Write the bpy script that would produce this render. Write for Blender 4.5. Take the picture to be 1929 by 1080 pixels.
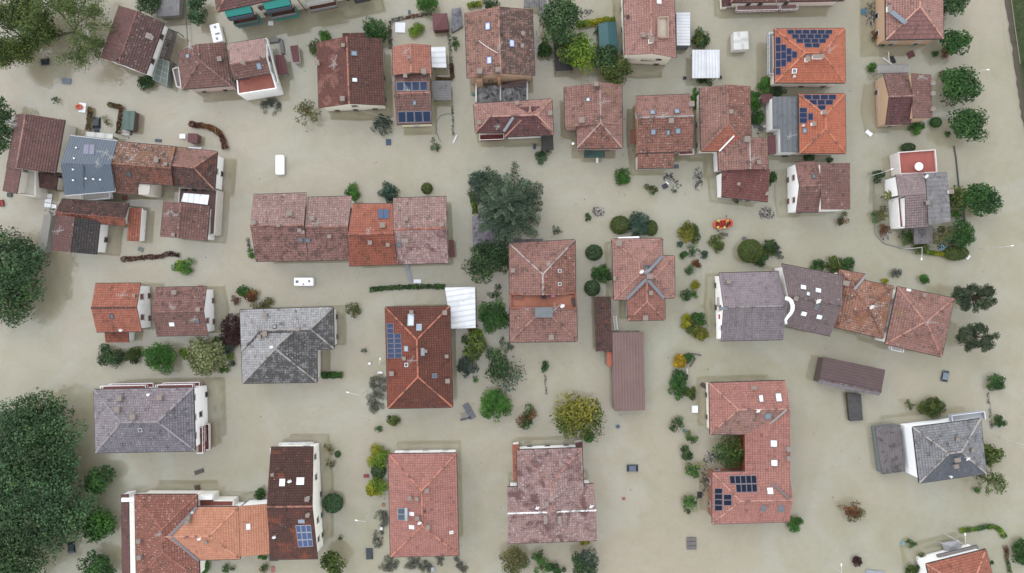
import bpy, math, random
import numpy as np
from mathutils import Vector, Matrix

for o in list(bpy.data.objects):
    bpy.data.objects.remove(o)
sc = bpy.context.scene
COL = sc.collection
rnd = random.Random(7)
nrng = np.random.default_rng(11)
R = math.radians

# ------------------------------------------------------------------ camera, sky, sun, exposure
H = 143.0                 # drone height above the flood water, metres
S = 9.0                   # photo pixels per metre at water level
CX, CY = 964.5, 540.0
cam_d = bpy.data.cameras.new('camera')
cam_d.sensor_fit = 'HORIZONTAL'
cam_d.sensor_width = 36.0
cam_d.lens = 36.0 * H / (1929.0 / S)
cam_d.clip_start = 1.0
cam_d.clip_end = 5000.0
cam = bpy.data.objects.new('camera', cam_d)
cam.location = (0, 0, H)
COL.objects.link(cam)
sc.camera = cam

SUN_EL, SUN_AZ = 40.0, 318.0        # azimuth clockwise from the top of the picture
world = bpy.data.worlds.new('World')
sc.world = world
world.use_nodes = True
wn = world.node_tree
wn.nodes.clear()
sky = wn.nodes.new('ShaderNodeTexSky')
sky.sky_type = 'NISHITA'
sky.sun_disc = False
sky.sun_elevation = R(SUN_EL)
sky.sun_rotation = R(SUN_AZ)
sky.air_density = 1.0
sky.dust_density = 0.0
sky.ozone_density = 1.0
hsv = wn.nodes.new('ShaderNodeHueSaturation')      # thick cloud: the sky's blue is washed out
hsv.inputs['Saturation'].default_value = 0.14
bg = wn.nodes.new('ShaderNodeBackground')
bg.inputs['Strength'].default_value = 0.15
wo = wn.nodes.new('ShaderNodeOutputWorld')
wn.links.new(sky.outputs[0], hsv.inputs['Color'])
# an overcast sky is brightest overhead: luminance rises as (1 + 2 sin(elevation)) / 3
tc = wn.nodes.new('ShaderNodeTexCoord')
sp = wn.nodes.new('ShaderNodeSeparateXYZ')
wn.links.new(tc.outputs['Generated'], sp.inputs[0])
ov = wn.nodes.new('ShaderNodeMapRange')
ov.inputs[1].default_value = 0.0; ov.inputs[2].default_value = 1.0
ov.inputs[3].default_value = 1.9; ov.inputs[4].default_value = 3.8
wn.links.new(sp.outputs[2], ov.inputs[0])
cl = wn.nodes.new('ShaderNodeVectorMath'); cl.operation = 'SCALE'
wn.links.new(hsv.outputs[0], cl.inputs[0]); wn.links.new(ov.outputs[0], cl.inputs['Scale'])
wn.links.new(cl.outputs[0], bg.inputs[0])
wn.links.new(bg.outputs[0], wo.inputs[0])

sun_d = bpy.data.lights.new('sun', 'SUN')
sun_d.energy = 0.5
sun_d.angle = R(28)
sun_d.color = (1.0, 0.965, 0.92)
sun = bpy.data.objects.new('sun', sun_d)
_d = Vector((math.sin(R(SUN_AZ)) * math.cos(R(SUN_EL)), math.cos(R(SUN_AZ)) * math.cos(R(SUN_EL)), math.sin(R(SUN_EL))))
sun.rotation_euler = (-_d).to_track_quat('-Z', 'Y').to_euler()
sun.location = _d * 200
COL.objects.link(sun)

sc.view_settings.view_transform = 'Standard'
sc.view_settings.look = 'None'
sc.view_settings.exposure = 0.15
sc.view_settings.gamma = 1.0
sc.view_settings.use_curve_mapping = False
sc.cycles.max_bounces = 6
sc.cycles.diffuse_bounces = 3
sc.cycles.glossy_bounces = 3
sc.cycles.transparent_max_bounces = 6

# ------------------------------------------------------------------ helpers
def W(px, py, z=0.0):
    """ground plan: a surveyed photo pixel at height z, in metres"""
    k = (H - z) / (H * S)
    return Vector(((px - CX) * k, -(py - CY) * k, z))

def lin(c):
    return tuple((x / 12.92 if x <= 0.04045 else ((x + 0.055) / 1.055) ** 2.4) for x in c)

ALB = 0.55
def C(hx, k=1.0):
    if len(hx) == 3: hx = ''.join(ch*2 for ch in hx)
    c = lin(tuple(int(hx[i:i + 2], 16) / 255 for i in (0, 2, 4)))
    lum = 0.3*c[0] + 0.6*c[1] + 0.1*c[2]
    w = 1.0 + 0.75*min(1.0, max(0.0, (lum-0.5)/0.3))      # white paint stays near 0.8
    return tuple(min(0.86, x * ALB * k * w) for x in c) + (1.0,)

def grey(hx, f):
    """a dustier version of a colour"""
    c = [int(hx[i:i + 2], 16) for i in (0, 2, 4)]
    m = 0.35*c[0] + 0.5*c[1] + 0.15*c[2]
    return '%02x%02x%02x' % tuple(int(min(255, x*(1-f) + (m*1.03)*f)) for x in c)

class MB:
    """collects faces; build() links them as one mesh object"""
    def __init__(s):
        s.v = []; s.f = []; s.m = []; s.uv = []
    def poly(s, pts, m=0, uv=None):
        b = len(s.v)
        s.v += [tuple(p) for p in pts]
        s.f.append(tuple(range(b, b + len(pts))))
        s.m.append(m)
        s.uv += list(uv) if uv else [(p[0], p[1]) for p in pts]
    def obox(s, c, ex, ey, ez, m=0):
        """box: centre c, half-axis vectors"""
        c, ex, ey, ez = Vector(c), Vector(ex), Vector(ey), Vector(ez)
        P = lambda a, b, d: c + ex * a + ey * b + ez * d
        lx, ly, lz = ex.length, ey.length, ez.length
        for pts, su, sv in (([P(-1,-1,1),P(1,-1,1),P(1,1,1),P(-1,1,1)], lx, ly), ([P(-1,1,-1),P(1,1,-1),P(1,-1,-1),P(-1,-1,-1)], lx, ly),
                    ([P(-1,-1,-1),P(1,-1,-1),P(1,-1,1),P(-1,-1,1)], lx, lz), ([P(1,1,-1),P(-1,1,-1),P(-1,1,1),P(1,1,1)], lx, lz),
                    ([P(1,-1,-1),P(1,1,-1),P(1,1,1),P(1,-1,1)], ly, lz), ([P(-1,1,-1),P(-1,-1,-1),P(-1,-1,1),P(-1,1,1)], ly, lz)):
            s.poly(pts, m, [(-su,-sv),(su,-sv),(su,sv),(-su,sv)])
    def box(s, c, sx, sy, sz, rz=0.0, m=0):
        ca, sa = math.cos(rz), math.sin(rz)
        s.obox(c, (ca*sx/2, sa*sx/2, 0), (-sa*sy/2, ca*sy/2, 0), (0, 0, sz/2), m)
    def bar(s, p0, p1, w, h, m=0):
        p0, p1 = Vector(p0), Vector(p1)
        d = p1 - p0
        if d.length < 1e-5: return
        u = d.normalized()
        sd = u.cross(Vector((0,0,1)))
        sd = Vector((1,0,0)) if sd.length < 1e-3 else sd.normalized()
        up = sd.cross(u)
        s.obox((p0+p1)/2, d/2, sd*w/2, up*h/2, m)
    def tube(s, pts, rad, n=6, m=0, cap=True):
        pts = [Vector(p) for p in pts]
        if not hasattr(rad, '__len__'): rad = [rad]*len(pts)
        rings = []
        for i, p in enumerate(pts):
            d = pts[min(i+1, len(pts)-1)] - pts[max(i-1, 0)]
            d = d.normalized() if d.length > 1e-9 else Vector((0,0,1))
            a = d.cross(Vector((0,0,1)))
            a = Vector((1,0,0)) if a.length < 1e-3 else a.normalized()
            b = d.cross(a)
            rings.append([p + (a*math.cos(2*math.pi*k/n) + b*math.sin(2*math.pi*k/n))*rad[i] for k in range(n)])
        base = len(s.v)
        for r in rings: s.v += [tuple(q) for q in r]
        for i in range(len(rings)-1):
            for k in range(n):
                k2 = (k+1) % n
                s.f.append((base+i*n+k, base+i*n+k2, base+(i+1)*n+k2, base+(i+1)*n+k)); s.m.append(m); s.uv += [(0,0)]*4
        if cap:
            s.f.append(tuple(base+k for k in range(n))[::-1]); s.m.append(m); s.uv += [(0,0)]*n
            e = base+(len(rings)-1)*n
            s.f.append(tuple(e+k for k in range(n))); s.m.append(m); s.uv += [(0,0)]*n
    def prism(s, pts, z0, z1, m=0, mtop=None):
        """vertical prism over a plan polygon; z1 a number or one per corner"""
        n = len(pts)
        zt = z1 if hasattr(z1, '__len__') else [z1]*n
        a = sum(pts[i][0]*pts[(i+1)%n][1]-pts[(i+1)%n][0]*pts[i][1] for i in range(n))
        if a < 0:
            pts = pts[::-1]; zt = list(zt)[::-1]
        s.poly([(p[0],p[1],z) for p, z in zip(pts, zt)], m if mtop is None else mtop)
        for i in range(n):
            j = (i+1) % n
            L = math.hypot(pts[j][0]-pts[i][0], pts[j][1]-pts[i][1])
            s.poly([(pts[i][0],pts[i][1],z0),(pts[j][0],pts[j][1],z0),(pts[j][0],pts[j][1],zt[j]),(pts[i][0],pts[i][1],zt[i])], m,
                   [(0,z0),(L,z0),(L,zt[j]),(0,zt[i])])
    def mesh(s, name, mats, origin=(0,0,0), smooth=False):
        me = bpy.data.meshes.new(name)
        ox, oy, oz = origin
        me.from_pydata([(x-ox, y-oy, z-oz) for x, y, z in s.v], [], s.f)
        uvl = me.uv_layers.new(name='UVMap')
        uvl.data.foreach_set('uv', np.array(s.uv, dtype=np.float32).ravel())
        for mm in mats: me.materials.append(mm)
        me.polygons.foreach_set('material_index', s.m)
        if smooth: me.polygons.foreach_set('use_smooth', [True]*len(s.f))
        me.update()
        return me
    def build(s, name, mats, parent=None, smooth=False, root=None):
        if not isinstance(mats, (list, tuple)): mats = [mats]
        org = (root or parent).location if parent is not None else (0,0,0)
        o = bpy.data.objects.new(name, s.mesh(name, mats, org, smooth))
        COL.objects.link(o)
        if parent is not None: o.parent = parent
        return o

def tag(o, label=None, cat=None, group=None, kind=None):
    if label: o['label'] = label
    if cat: o['category'] = cat
    if group: o['group'] = group
    if kind: o['kind'] = kind
    return o

def thing(name, loc, label, cat, group=None):
    o = bpy.data.objects.new(name, None)
    o.empty_display_size = 0.5
    o.location = Vector(loc)
    COL.objects.link(o)
    return tag(o, label, cat, group)

def inst(name, me, parent, loc, rz=0.0, root=None, mat4=None):
    o = bpy.data.objects.new(name, me)
    COL.objects.link(o)
    o.parent = parent
    if mat4 is not None: o.matrix_local = mat4
    else:
        o.location = loc
        o.rotation_euler = (0, 0, rz)
    return o

def solo(name, mb, mats, label, cat, group=None, smooth=False):
    """a thing that is one mesh, with its origin at its base"""
    zs = min(p[2] for p in mb.v)
    xs = [p[0] for p in mb.v]; ys = [p[1] for p in mb.v]
    loc = Vector(((min(xs)+max(xs))/2, (min(ys)+max(ys))/2, zs))
    if not isinstance(mats, (list, tuple)): mats = [mats]
    o = bpy.data.objects.new(name, mb.mesh(name, mats, loc, smooth))
    o.location = loc
    COL.objects.link(o)
    return tag(o, label, cat, group)

# ------------------------------------------------------------------ materials
MATS = {}
class NT:
    def __init__(s, name):
        s.mat = bpy.data.materials.new(name)
        s.mat.use_nodes = True
        s.t = s.mat.node_tree
        s.b = s.t.nodes['Principled BSDF']
    def n(s, typ, **kw):
        x = s.t.nodes.new(typ)
        for k, v in kw.items(): setattr(x, k, v)
        return x
    def l(s, a, b): s.t.links.new(a, b)
    def val(s, x, sock):
        if isinstance(x, (int, float)): sock.default_value = x
        elif isinstance(x, tuple): sock.default_value = x
        else: s.l(x, sock)
    def math(s, op, a, b=0.0, c=None, clamp=False):
        x = s.n('ShaderNodeMath', operation=op, use_clamp=clamp)
        s.val(a, x.inputs[0]); s.val(b, x.inputs[1])
        if c is not None: s.val(c, x.inputs[2])
        return x.outputs[0]
    def mix(s, f, a, b, mode='MIX'):
        x = s.n('ShaderNodeMix', data_type='RGBA', blend_type=mode)
        s.val(f, x.inputs[0]); s.val(a, x.inputs[6]); s.val(b, x.inputs[7])
        return x.outputs[2]
    def step(s, x, lo, hi, a=0.0, b=1.0):
        r = s.n('ShaderNodeMapRange')
        s.val(x, r.inputs[0])
        r.inputs[1].default_value = lo; r.inputs[2].default_value = hi
        r.inputs[3].default_value = a; r.inputs[4].default_value = b
        return r.outputs[0]
    def noise(s, vec, scale, detail=3.0, rough=0.55, dist=0.0):
        x = s.n('ShaderNodeTexNoise')
        if vec is not None: s.l(vec, x.inputs['Vector'])
        x.inputs['Scale'].default_value = scale
        x.inputs['Detail'].default_value = detail
        x.inputs['Roughness'].default_value = rough
        x.inputs['Distortion'].default_value = dist
        return x.outputs[0]
    def pos(s): return s.n('ShaderNodeNewGeometry').outputs['Position']
    def bump(s, h, strength, dist=0.1):
        x = s.n('ShaderNodeBump')
        x.inputs['Strength'].default_value = strength
        x.inputs['Distance'].default_value = dist
        s.l(h, x.inputs['Height'])
        s.l(x.outputs[0], s.b.inputs['Normal'])

def plain(hx, rough=0.7, metal=0.0, dirt=0.18, name='paint', k=1.0):
    key = ('p', hx, rough, metal, dirt, k)
    if key in MATS: return MATS[key]
    t = NT(name + '_' + hx)
    c = C(hx, k)
    n1 = t.noise(t.pos(), 0.9, 4.0)
    n2 = t.noise(t.pos(), 7.0, 2.0)
    f = t.math('MULTIPLY', t.step(n1, 0.35, 0.75), dirt)
    c2 = tuple(x*0.45 for x in c[:3]) + (1,)
    cc = t.mix(f, c, c2)
    cc = t.mix(t.math('MULTIPLY', t.step(n2, 0.4, 0.7), dirt*0.5), cc, c2)
    t.l(cc, t.b.inputs['Base Color'])
    t.b.inputs['Roughness'].default_value = rough
    t.b.inputs['Metallic'].default_value = metal
    MATS[key] = t.mat
    return t.mat

DUST = 0.20
TK = 1.33
def wall_mat(hx):
    """rendered wall with a damp, muddy tide band above the flood line"""
    key = ('w', hx)
    if key in MATS: return MATS[key]
    t = NT('wall_' + hx)
    P = t.pos()
    sep = t.n('ShaderNodeSeparateXYZ'); t.l(P, sep.inputs[0])
    n1 = t.noise(P, 1.1, 4.0); n2 = t.noise(P, 5.0, 3.0)
    z = t.math('ADD', sep.outputs[2], t.math('MULTIPLY', t.math('SUBTRACT', n1, 0.5), 0.9))
    c = C(hx)
    mud = tuple(a*0.45 + b*0.35 for a, b in zip(c[:3], C('8f8468')[:3])) + (1,)
    base = t.mix(t.step(n2, 0.45, 0.8, 0.0, 0.14), c, tuple(x*0.6 for x in c[:3])+(1,))
    base = t.mix(t.step(z, 0.12, 0.5, 0.75, 0.0), base, mud)
    t.l(base, t.b.inputs['Base Color'])
    t.b.inputs['Roughness'].default_value = 0.85
    MATS[key] = t.mat
    return t.mat

def tile_mat(a, b, dark='4a3f38', light='b9a79c', groove=0.55, moss=0.25, lichen=0.15, patch=None, patch_amt=0.0, tw=0.48, tl=0.50, streak=0.2):
    """clay or concrete roof tiles laid in courses; u runs along the eave, v up the slope, both in metres"""
    a, b, dark, light = grey(a, DUST), grey(b, DUST), grey(dark, DUST), grey(light, DUST)
    if patch: patch = grey(patch, DUST)
    key = ('t', a, b, dark, light, groove, moss, lichen, patch, patch_amt, tw, tl, streak)
    if key in MATS: return MATS[key]
    t = NT('roof_tiles_' + a)
    uv = t.n('ShaderNodeUVMap').outputs[0]
    sep = t.n('ShaderNodeSeparateXYZ'); t.l(uv, sep.inputs[0])
    U = t.math('MULTIPLY', sep.outputs[0], 1.0/tw)
    V = t.math('MULTIPLY', sep.outputs[1], 1.0/tl)
    comb = t.n('ShaderNodeCombineXYZ')
    t.l(t.math('FLOOR', U), comb.inputs[0]); t.l(t.math('FLOOR', V), comb.inputs[1])
    wn_ = t.n('ShaderNodeTexWhiteNoise', noise_dimensions='2D'); t.l(comb.outputs[0], wn_.inputs['Vector'])
    tile_r = wn_.outputs['Value']
    P = t.pos()
    big = t.noise(P, 0.16, 3.0)
    med = t.noise(P, 0.75, 5.0, 0.65)
    fin = t.noise(P, 2.6, 4.0, 0.6)
    fr = t.math('FRACT', U); fv = t.math('FRACT', V)
    ca, cb, cd, cl = C(a, TK), C(b, TK), C(dark, TK), C(light, TK)
    ca2 = tuple(x*1.12 for x in ca[:3])+(1,)
    base = t.mix(t.step(big, 0.3, 0.7), ca, cb)
    # tile-to-tile variation
    base = t.mix(t.step(tile_r, 0.0, 0.40, 0.28, 0.0), base, cd)
    base = t.mix(t.step(tile_r, 0.76, 1.0, 0.0, 0.25), base, tuple(min(.9, x*1.45) for x in ca[:3])+(1,))
    # streaks of dirt down the slope
    sv = t.n('ShaderNodeCombineXYZ')
    t.l(t.math('MULTIPLY', sep.outputs[0], 1.3), sv.inputs[0]); t.l(t.math('MULTIPLY', sep.outputs[1], 0.13), sv.inputs[1])
    st = t.noise(sv.outputs[0], 1.0, 3.0)
    base = t.mix(t.step(st, 0.5, 0.75, 0.0, streak), base, cd)
    # moss settles tile by tile where the noise is high
    mv = t.math('ADD', med, t.math('MULTIPLY', tile_r, 0.22))
    base = t.mix(t.step(mv, 0.74 - moss*0.45, 0.86 - moss*0.40, 0.0, 0.75 if moss > 0 else 0.0), base, cd)
    lv = t.math('ADD', fin, t.math('MULTIPLY', t.step(tile_r, 0.3, 1.0), 0.12))
    base = t.mix(t.step(lv, 0.72 - lichen*0.5, 0.80 - lichen*0.45, 0.0, 0.7 if lichen > 0 else 0.0), base, cl)
    if patch:
        pn = t.noise(P, 0.32, 4.0, 0.6, 0.6)
        base = t.mix(t.step(pn, 0.62 - patch_amt*0.3, 0.72 - patch_amt*0.3, 0.0, 0.8), base, C(patch))
    # dirt in the channels between tiles and at the overlaps
    gu = t.step(t.math('ABSOLUTE', t.math('SUBTRACT', fr, 0.5)), 0.28, 0.5, 0.0, groove*0.75)
    gv = t.step(fv, 0.62, 0.92, 0.0, groove)
    g = t.math('MAXIMUM', gu, gv)
    base = t.mix(g, base, tuple(x*0.62 for x in cd[:3])+(1,))
    t.l(base, t.b.inputs['Base Color'])
    t.b.inputs['Roughness'].default_value = 0.85
    t.b.inputs['Specular IOR Level'].default_value = 0.25
    hgt = t.math('SUBTRACT', 1.0, t.math('POWER', t.math('ABSOLUTE', t.math('SUBTRACT', t.math('MULTIPLY', fr, 2.0), 1.0)), 2.0))
    hgt = t.math('ADD', hgt, t.math('MULTIPLY', tile_r, 0.5))
    t.bump(hgt, 0.6, 0.07)
    MATS[key] = t.mat
    return t.mat

def sheet_mat(a, b, pitch=0.45, depth=0.06, stain='55504c', amt=0.3, rough=0.55, metal=0.0, along_v=False):
    """corrugated or ribbed roof sheet: ribs run up the slope"""
    key = ('s', a, b, pitch, depth, stain, amt, rough, along_v)
    if key in MATS: return MATS[key]
    t = NT('roof_sheet_' + a)
    uv = t.n('ShaderNodeUVMap').outputs[0]
    sep = t.n('ShaderNodeSeparateXYZ'); t.l(uv, sep.inputs[0])
    fr = t.math('FRACT', t.math('MULTIPLY', sep.outputs[1 if along_v else 0], 1.0/pitch))
    P = t.pos()
    base = t.mix(t.step(t.noise(P, 0.35, 4.0), 0.35, 0.65), C(a), C(b))
    base = t.mix(t.step(t.noise(P, 0.8, 6.0, 0.65, 0.8), 0.62-amt*0.3, 0.72-amt*0.2, 0.0, 0.8), base, C(stain))
    tri = t.math('ABSOLUTE', t.math('SUBTRACT', t.math('MULTIPLY', fr, 2.0), 1.0))
    base = t.mix(t.step(tri, 0.5, 0.95, 0.0, 0.5), base, tuple(x*0.5 for x in C(a)[:3])+(1,))
    t.l(base, t.b.inputs['Base Color'])
    t.b.inputs['Roughness'].default_value = rough
    t.b.inputs['Metallic'].default_value = metal
    t.bump(tri, 0.7, depth)
    MATS[key] = t.mat
    return t.mat

def leaf_mat(c0, c1, c2, name='leaves'):
    key = ('l', c0, c1, c2)
    if key in MATS: return MATS[key]
    t = NT(name + '_' + c1)
    at = t.n('ShaderNodeAttribute', attribute_name='tone', attribute_type='GEOMETRY')
    cr = t.n('ShaderNodeValToRGB')
    e = cr.color_ramp.elements
    e[0].position = 0.15; e[0].color = C(c0, 1.2)
    e[1].position = 0.9; e[1].color = C(c2, 1.35)
    m = e.new(0.5); m.color = C(c1, 1.3)
    t.l(at.outputs['Fac'], cr.inputs[0])
    t.l(cr.outputs[0], t.b.inputs['Base Color'])
    t.b.inputs['Roughness'].default_value = 0.6
    t.b.inputs['Specular IOR Level'].default_value = 0.3
    tr = t.n('ShaderNodeBsdfTranslucent'); t.l(cr.outputs[0], tr.inputs[0])
    mx = t.n('ShaderNodeMixShader'); mx.inputs[0].default_value = 0.28
    out = [n for n in t.t.nodes if n.type == 'OUTPUT_MATERIAL'][0]
    t.l(t.b.outputs[0], mx.inputs[1]); t.l(tr.outputs[0], mx.inputs[2]); t.l(mx.outputs[0], out.inputs[0])
    MATS[key] = t.mat
    return t.mat

def glass_mat(hx='2b3440', rough=0.12):
    key = ('g', hx, rough)
    if key in MATS: return MATS[key]
    t = NT('pane_' + hx)
    t.b.inputs['Base Color'].default_value = C(hx)
    t.b.inputs['Roughness'].default_value = rough
    t.b.inputs['Specular IOR Level'].default_value = 0.3
    MATS[key] = t.mat
    return t.mat

def panel_mat(hx='2a3550', line='5d6f96', nx=6, ny=10, name='solar_cells'):
    key = ('pv', hx, line, nx, ny)
    if key in MATS: return MATS[key]
    t = NT(name + hx)
    uv = t.n('ShaderNodeUVMap').outputs[0]
    sep = t.n('ShaderNodeSeparateXYZ'); t.l(uv, sep.inputs[0])
    gx = t.step(t.math('ABSOLUTE', t.math('SUBTRACT', t.math('FRACT', t.math('MULTIPLY', sep.outputs[0], nx)), 0.5)), 0.42, 0.48)
    gy = t.step(t.math('ABSOLUTE', t.math('SUBTRACT', t.math('FRACT', t.math('MULTIPLY', sep.outputs[1], ny)), 0.5)), 0.42, 0.48)
    base = t.mix(t.math('MULTIPLY', t.math('MAXIMUM', gx, gy), 0.45), C(hx), C(line))
    t.l(base, t.b.inputs['Base Color'])
    t.b.inputs['Roughness'].default_value = 0.25
    t.b.inputs['Specular IOR Level'].default_value = 0.12
    MATS[key] = t.mat
    return t.mat

# ------------------------------------------------------------------ the setting: water, ground, embankment
GZ = -1.6                 # drowned ground
def water_mat():
    t = NT('flood_water')
    P = t.pos()
    n1 = t.noise(P, 0.012, 3.0, 0.5, 0.8)
    n2 = t.noise(P, 0.06, 5.0, 0.6, 1.5)
    n3 = t.noise(P, 0.35, 4.0, 0.6)
    n4 = t.noise(P, 0.028, 4.0, 0.55, 3.0)
    c = t.mix(t.step(n1, 0.3, 0.7), C('9b9882', 1.68), C('a49986', 1.68))
    c = t.mix(t.step(n2, 0.42, 0.7, 0.0, 0.6), c, C('928d71', 1.65))
    c = t.mix(t.step(n4, 0.48, 0.64, 0.0, 0.5), c, C('a4a395', 1.68))
    c = t.mix(t.step(n3, 0.5, 0.85, 0.0, 0.22), c, C('857d63', 1.6))
    # thin swirls of scum and silt drawn out by the current
    wv = t.noise(P, 0.045, 6.0, 0.6, 5.0)
    band = t.math('ABSOLUTE', t.math('SUBTRACT', wv, 0.5))
    c = t.mix(t.step(band, 0.0, 0.03, 0.13, 0.0), c, C('a8a598', 1.68))
    wv2 = t.noise(P, 0.09, 5.0, 0.6, 4.0)
    c = t.mix(t.step(t.math('ABSOLUTE', t.math('SUBTRACT', wv2, 0.55)), 0.0, 0.03, 0.12, 0.0), c, C('857d63', 1.6))
    t.l(c, t.b.inputs['Base Color'])
    t.b.inputs['Roughness'].default_value = 0.03
    # turbid water: light spreads a metre or two through the suspended silt before it comes out again
    t.b.subsurface_method = 'RANDOM_WALK'
    t.b.inputs['Subsurface Weight'].default_value = 1.0
    t.b.inputs['Subsurface Radius'].default_value = (1.0, 1.0, 1.0)
    t.b.inputs['Subsurface Scale'].default_value = 3.0
    t.b.inputs['IOR'].default_value = 1.45
    t.b.inputs['Specular IOR Level'].default_value = 1.0
    h = t.math('ADD', t.noise(P, 1.6, 2.0), t.math('MULTIPLY', t.noise(P, 0.5, 2.0), 0.8))
    t.bump(h, 0.09, 0.05)
    return t.mat

mb = MB()
mb.prism([Vector((-1500,-1500,0)),Vector((1500,-1500,0)),Vector((1500,1500,0)),Vector((-1500,1500,0))], -14.0, 0.0)
tag(mb.build('water', water_mat()), 'brown silty flood water covering streets and gardens', None, None, 'structure')
mb = MB()
mb.poly([(-1500,-1500,GZ),(1500,-1500,GZ),(1500,1500,GZ),(-1500,1500,GZ)])
tag(mb.build('ground', plain('7d725c', 0.95, name='mud')), 'muddy ground under the flood', None, None, 'structure')

def embankment():
    t = NT('embankment_grass')
    P = t.pos()
    sep = t.n('ShaderNodeSeparateXYZ'); t.l(P, sep.inputs[0])
    n1 = t.noise(P, 0.5, 5.0, 0.7); n2 = t.noise(P, 3.0, 4.0, 0.7)
    c = t.mix(t.step(n1, 0.35, 0.7), C('3a4a26'), C('5a6a3c'))
    c = t.mix(t.step(n2, 0.4, 0.7), c, C('2c3a20'))
    edge = t.math('ADD', sep.outputs[2], t.math('MULTIPLY', t.math('SUBTRACT', n1, 0.5), 0.5))
    c = t.mix(t.step(edge, 0.25, 0.75, 1.0, 0.0), c, C('6a6054'))
    t.l(c, t.b.inputs['Base Color'])
    t.b.inputs['Roughness'].default_value = 0.95
    t.bump(n2, 0.8, 0.15)
    line = [(1878,-160),(1888,0),(1902,90),(1915,180),(1927,260),(1934,330),(1946,460)]
    prof = [(0,-0.3),(6,0.15),(11,0.55),(18,1.1),(40,2.4),(80,2.6),(260,2.6)]
    mb = MB()
    rows = []
    fine = []
    for i in range(len(line)-1):
        for k in range(8):
            f = k/8
            fine.append((line[i][0]*(1-f)+line[i+1][0]*f, line[i][1]*(1-f)+line[i+1][1]*f))
    fine.append(line[-1])
    for (x, y) in fine:
        j = nrng.normal(0, 1.0)
        rows.append([Vector(W(x+dx+j*(1 if dx < 15 else .3), y)) + Vector((0,0,z + (nrng.normal(0,.05) if dx else 0))) for dx, z in prof])
    for i in range(len(rows)-1):
        for k in range(len(prof)-1):
            mb.poly([rows[i+1][k], rows[i+1][k+1], rows[i][k+1], rows[i][k]])
    tag(mb.build('embankment', t.mat), 'grassy embankment rising from the flood at the edge', None, None, 'structure')
embankment()

# ------------------------------------------------------------------ buildings
def lerp(a, b, t): return a + (b - a)*t

def inset(pts, d):
    n = len(pts)
    a = sum(pts[i].x*pts[(i+1)%n].y-pts[(i+1)%n].x*pts[i].y for i in range(n))
    sg = 1 if a > 0 else -1
    L = []
    for i in range(n):
        p, q = pts[i], pts[(i+1)%n]
        e = (q-p); e.z = 0; e.normalize()
        nn = Vector((-e.y, e.x, 0))*sg
        L.append((p + nn*d, e))
    out = []
    for i in range(n):
        p, e = L[i-1]; q, f = L[i]
        den = e.x*f.y - e.y*f.x
        if abs(den) < 1e-6: out.append(q.copy()); continue
        s = ((q.x-p.x)*f.y - (q.y-p.y)*f.x)/den
        r = p + e*s
        out.append(Vector((r.x, r.y, 0)))
    return out

def frame_of(vs):
    """plane frame of a roof face whose first edge is the eave"""
    u = (vs[1]-vs[0]).normalized()
    n = Vector((0,0,0))
    for i in range(len(vs)):
        a, b = vs[i], vs[(i+1) % len(vs)]
        n += Vector(((a.y-b.y)*(a.z+b.z), (a.z-b.z)*(a.x+b.x), (a.x-b.x)*(a.y+b.y)))
    n.normalize()
    if n.z < 0: n = -n
    v = n.cross(u)
    if v.z < 0 or (abs(v.z) < 1e-6 and (vs[2]-vs[1]).dot(v) < 0):
        u = -u; v = n.cross(u)
    return u, v, n

def clip(poly, k, lim, keep_ge):
    out = []
    m = len(poly)
    for i in range(m):
        a, b = poly[i], poly[(i+1) % m]
        ia = (a[k] >= lim) if keep_ge else (a[k] <= lim)
        ib = (b[k] >= lim) if keep_ge else (b[k] <= lim)
        if ia: out.append(a)
        if ia != ib:
            t = (lim-a[k])/(b[k]-a[k])
            out.append(tuple(a[j]+(b[j]-a[j])*t for j in range(2)))
    return out

def tile_face(mb, vs, mi, fascia=1, courses=True, step=0.50, lift=0.065, thick=0.16):
    u, v, n = frame_of(vs)
    o = vs[0]
    p2 = [((p-o).dot(u), (p-o).dot(v)) for p in vs]
    if sum(p2[i][0]*p2[(i+1)%len(p2)][1]-p2[(i+1)%len(p2)][0]*p2[i][1] for i in range(len(p2))) < 0: p2 = p2[::-1]
    v0 = min(p[1] for p in p2); v1 = max(p[1] for p in p2)
    off = (rnd.randint(0, 300)*2.4, rnd.randint(0, 300)*2.5)
    to3 = lambda q, h: o + u*q[0] + v*q[1] + n*h
    if courses:
        k = v0
        while k < v1-1e-4:
            k1 = min(k+step, v1)
            pl = clip(clip(p2, 1, k, True), 1, k1, False)
            if len(pl) >= 3:
                mb.poly([to3(q, lift*(1-(q[1]-k)/step)) for q in pl], mi, [(q[0]+off[0], q[1]-v0+off[1]) for q in pl])
                lo = [q for q in pl if abs(q[1]-k) < 1e-6]
                if len(lo) >= 2:
                    a = min(lo); b = max(lo)
                    mb.poly([to3(a, 0), to3(b, 0), to3(b, lift), to3(a, lift)], mi, [(a[0]+off[0], off[1]), (b[0]+off[0], off[1]), (b[0]+off[0], off[1]), (a[0]+off[0], off[1])])
            k = k1
    else:
        mb.poly([to3(q, 0) for q in p2], mi, [(q[0], q[1]-v0) for q in p2])
    dz = Vector((0,0,-thick))
    top = [to3(q, 0) for q in p2]
    mb.poly([p+dz for p in top][::-1], fascia)
    for i in range(len(top)):
        a, b = top[i], top[(i+1) % len(top)]
        mb.poly([a+dz, b+dz, b, a], fascia)

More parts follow.
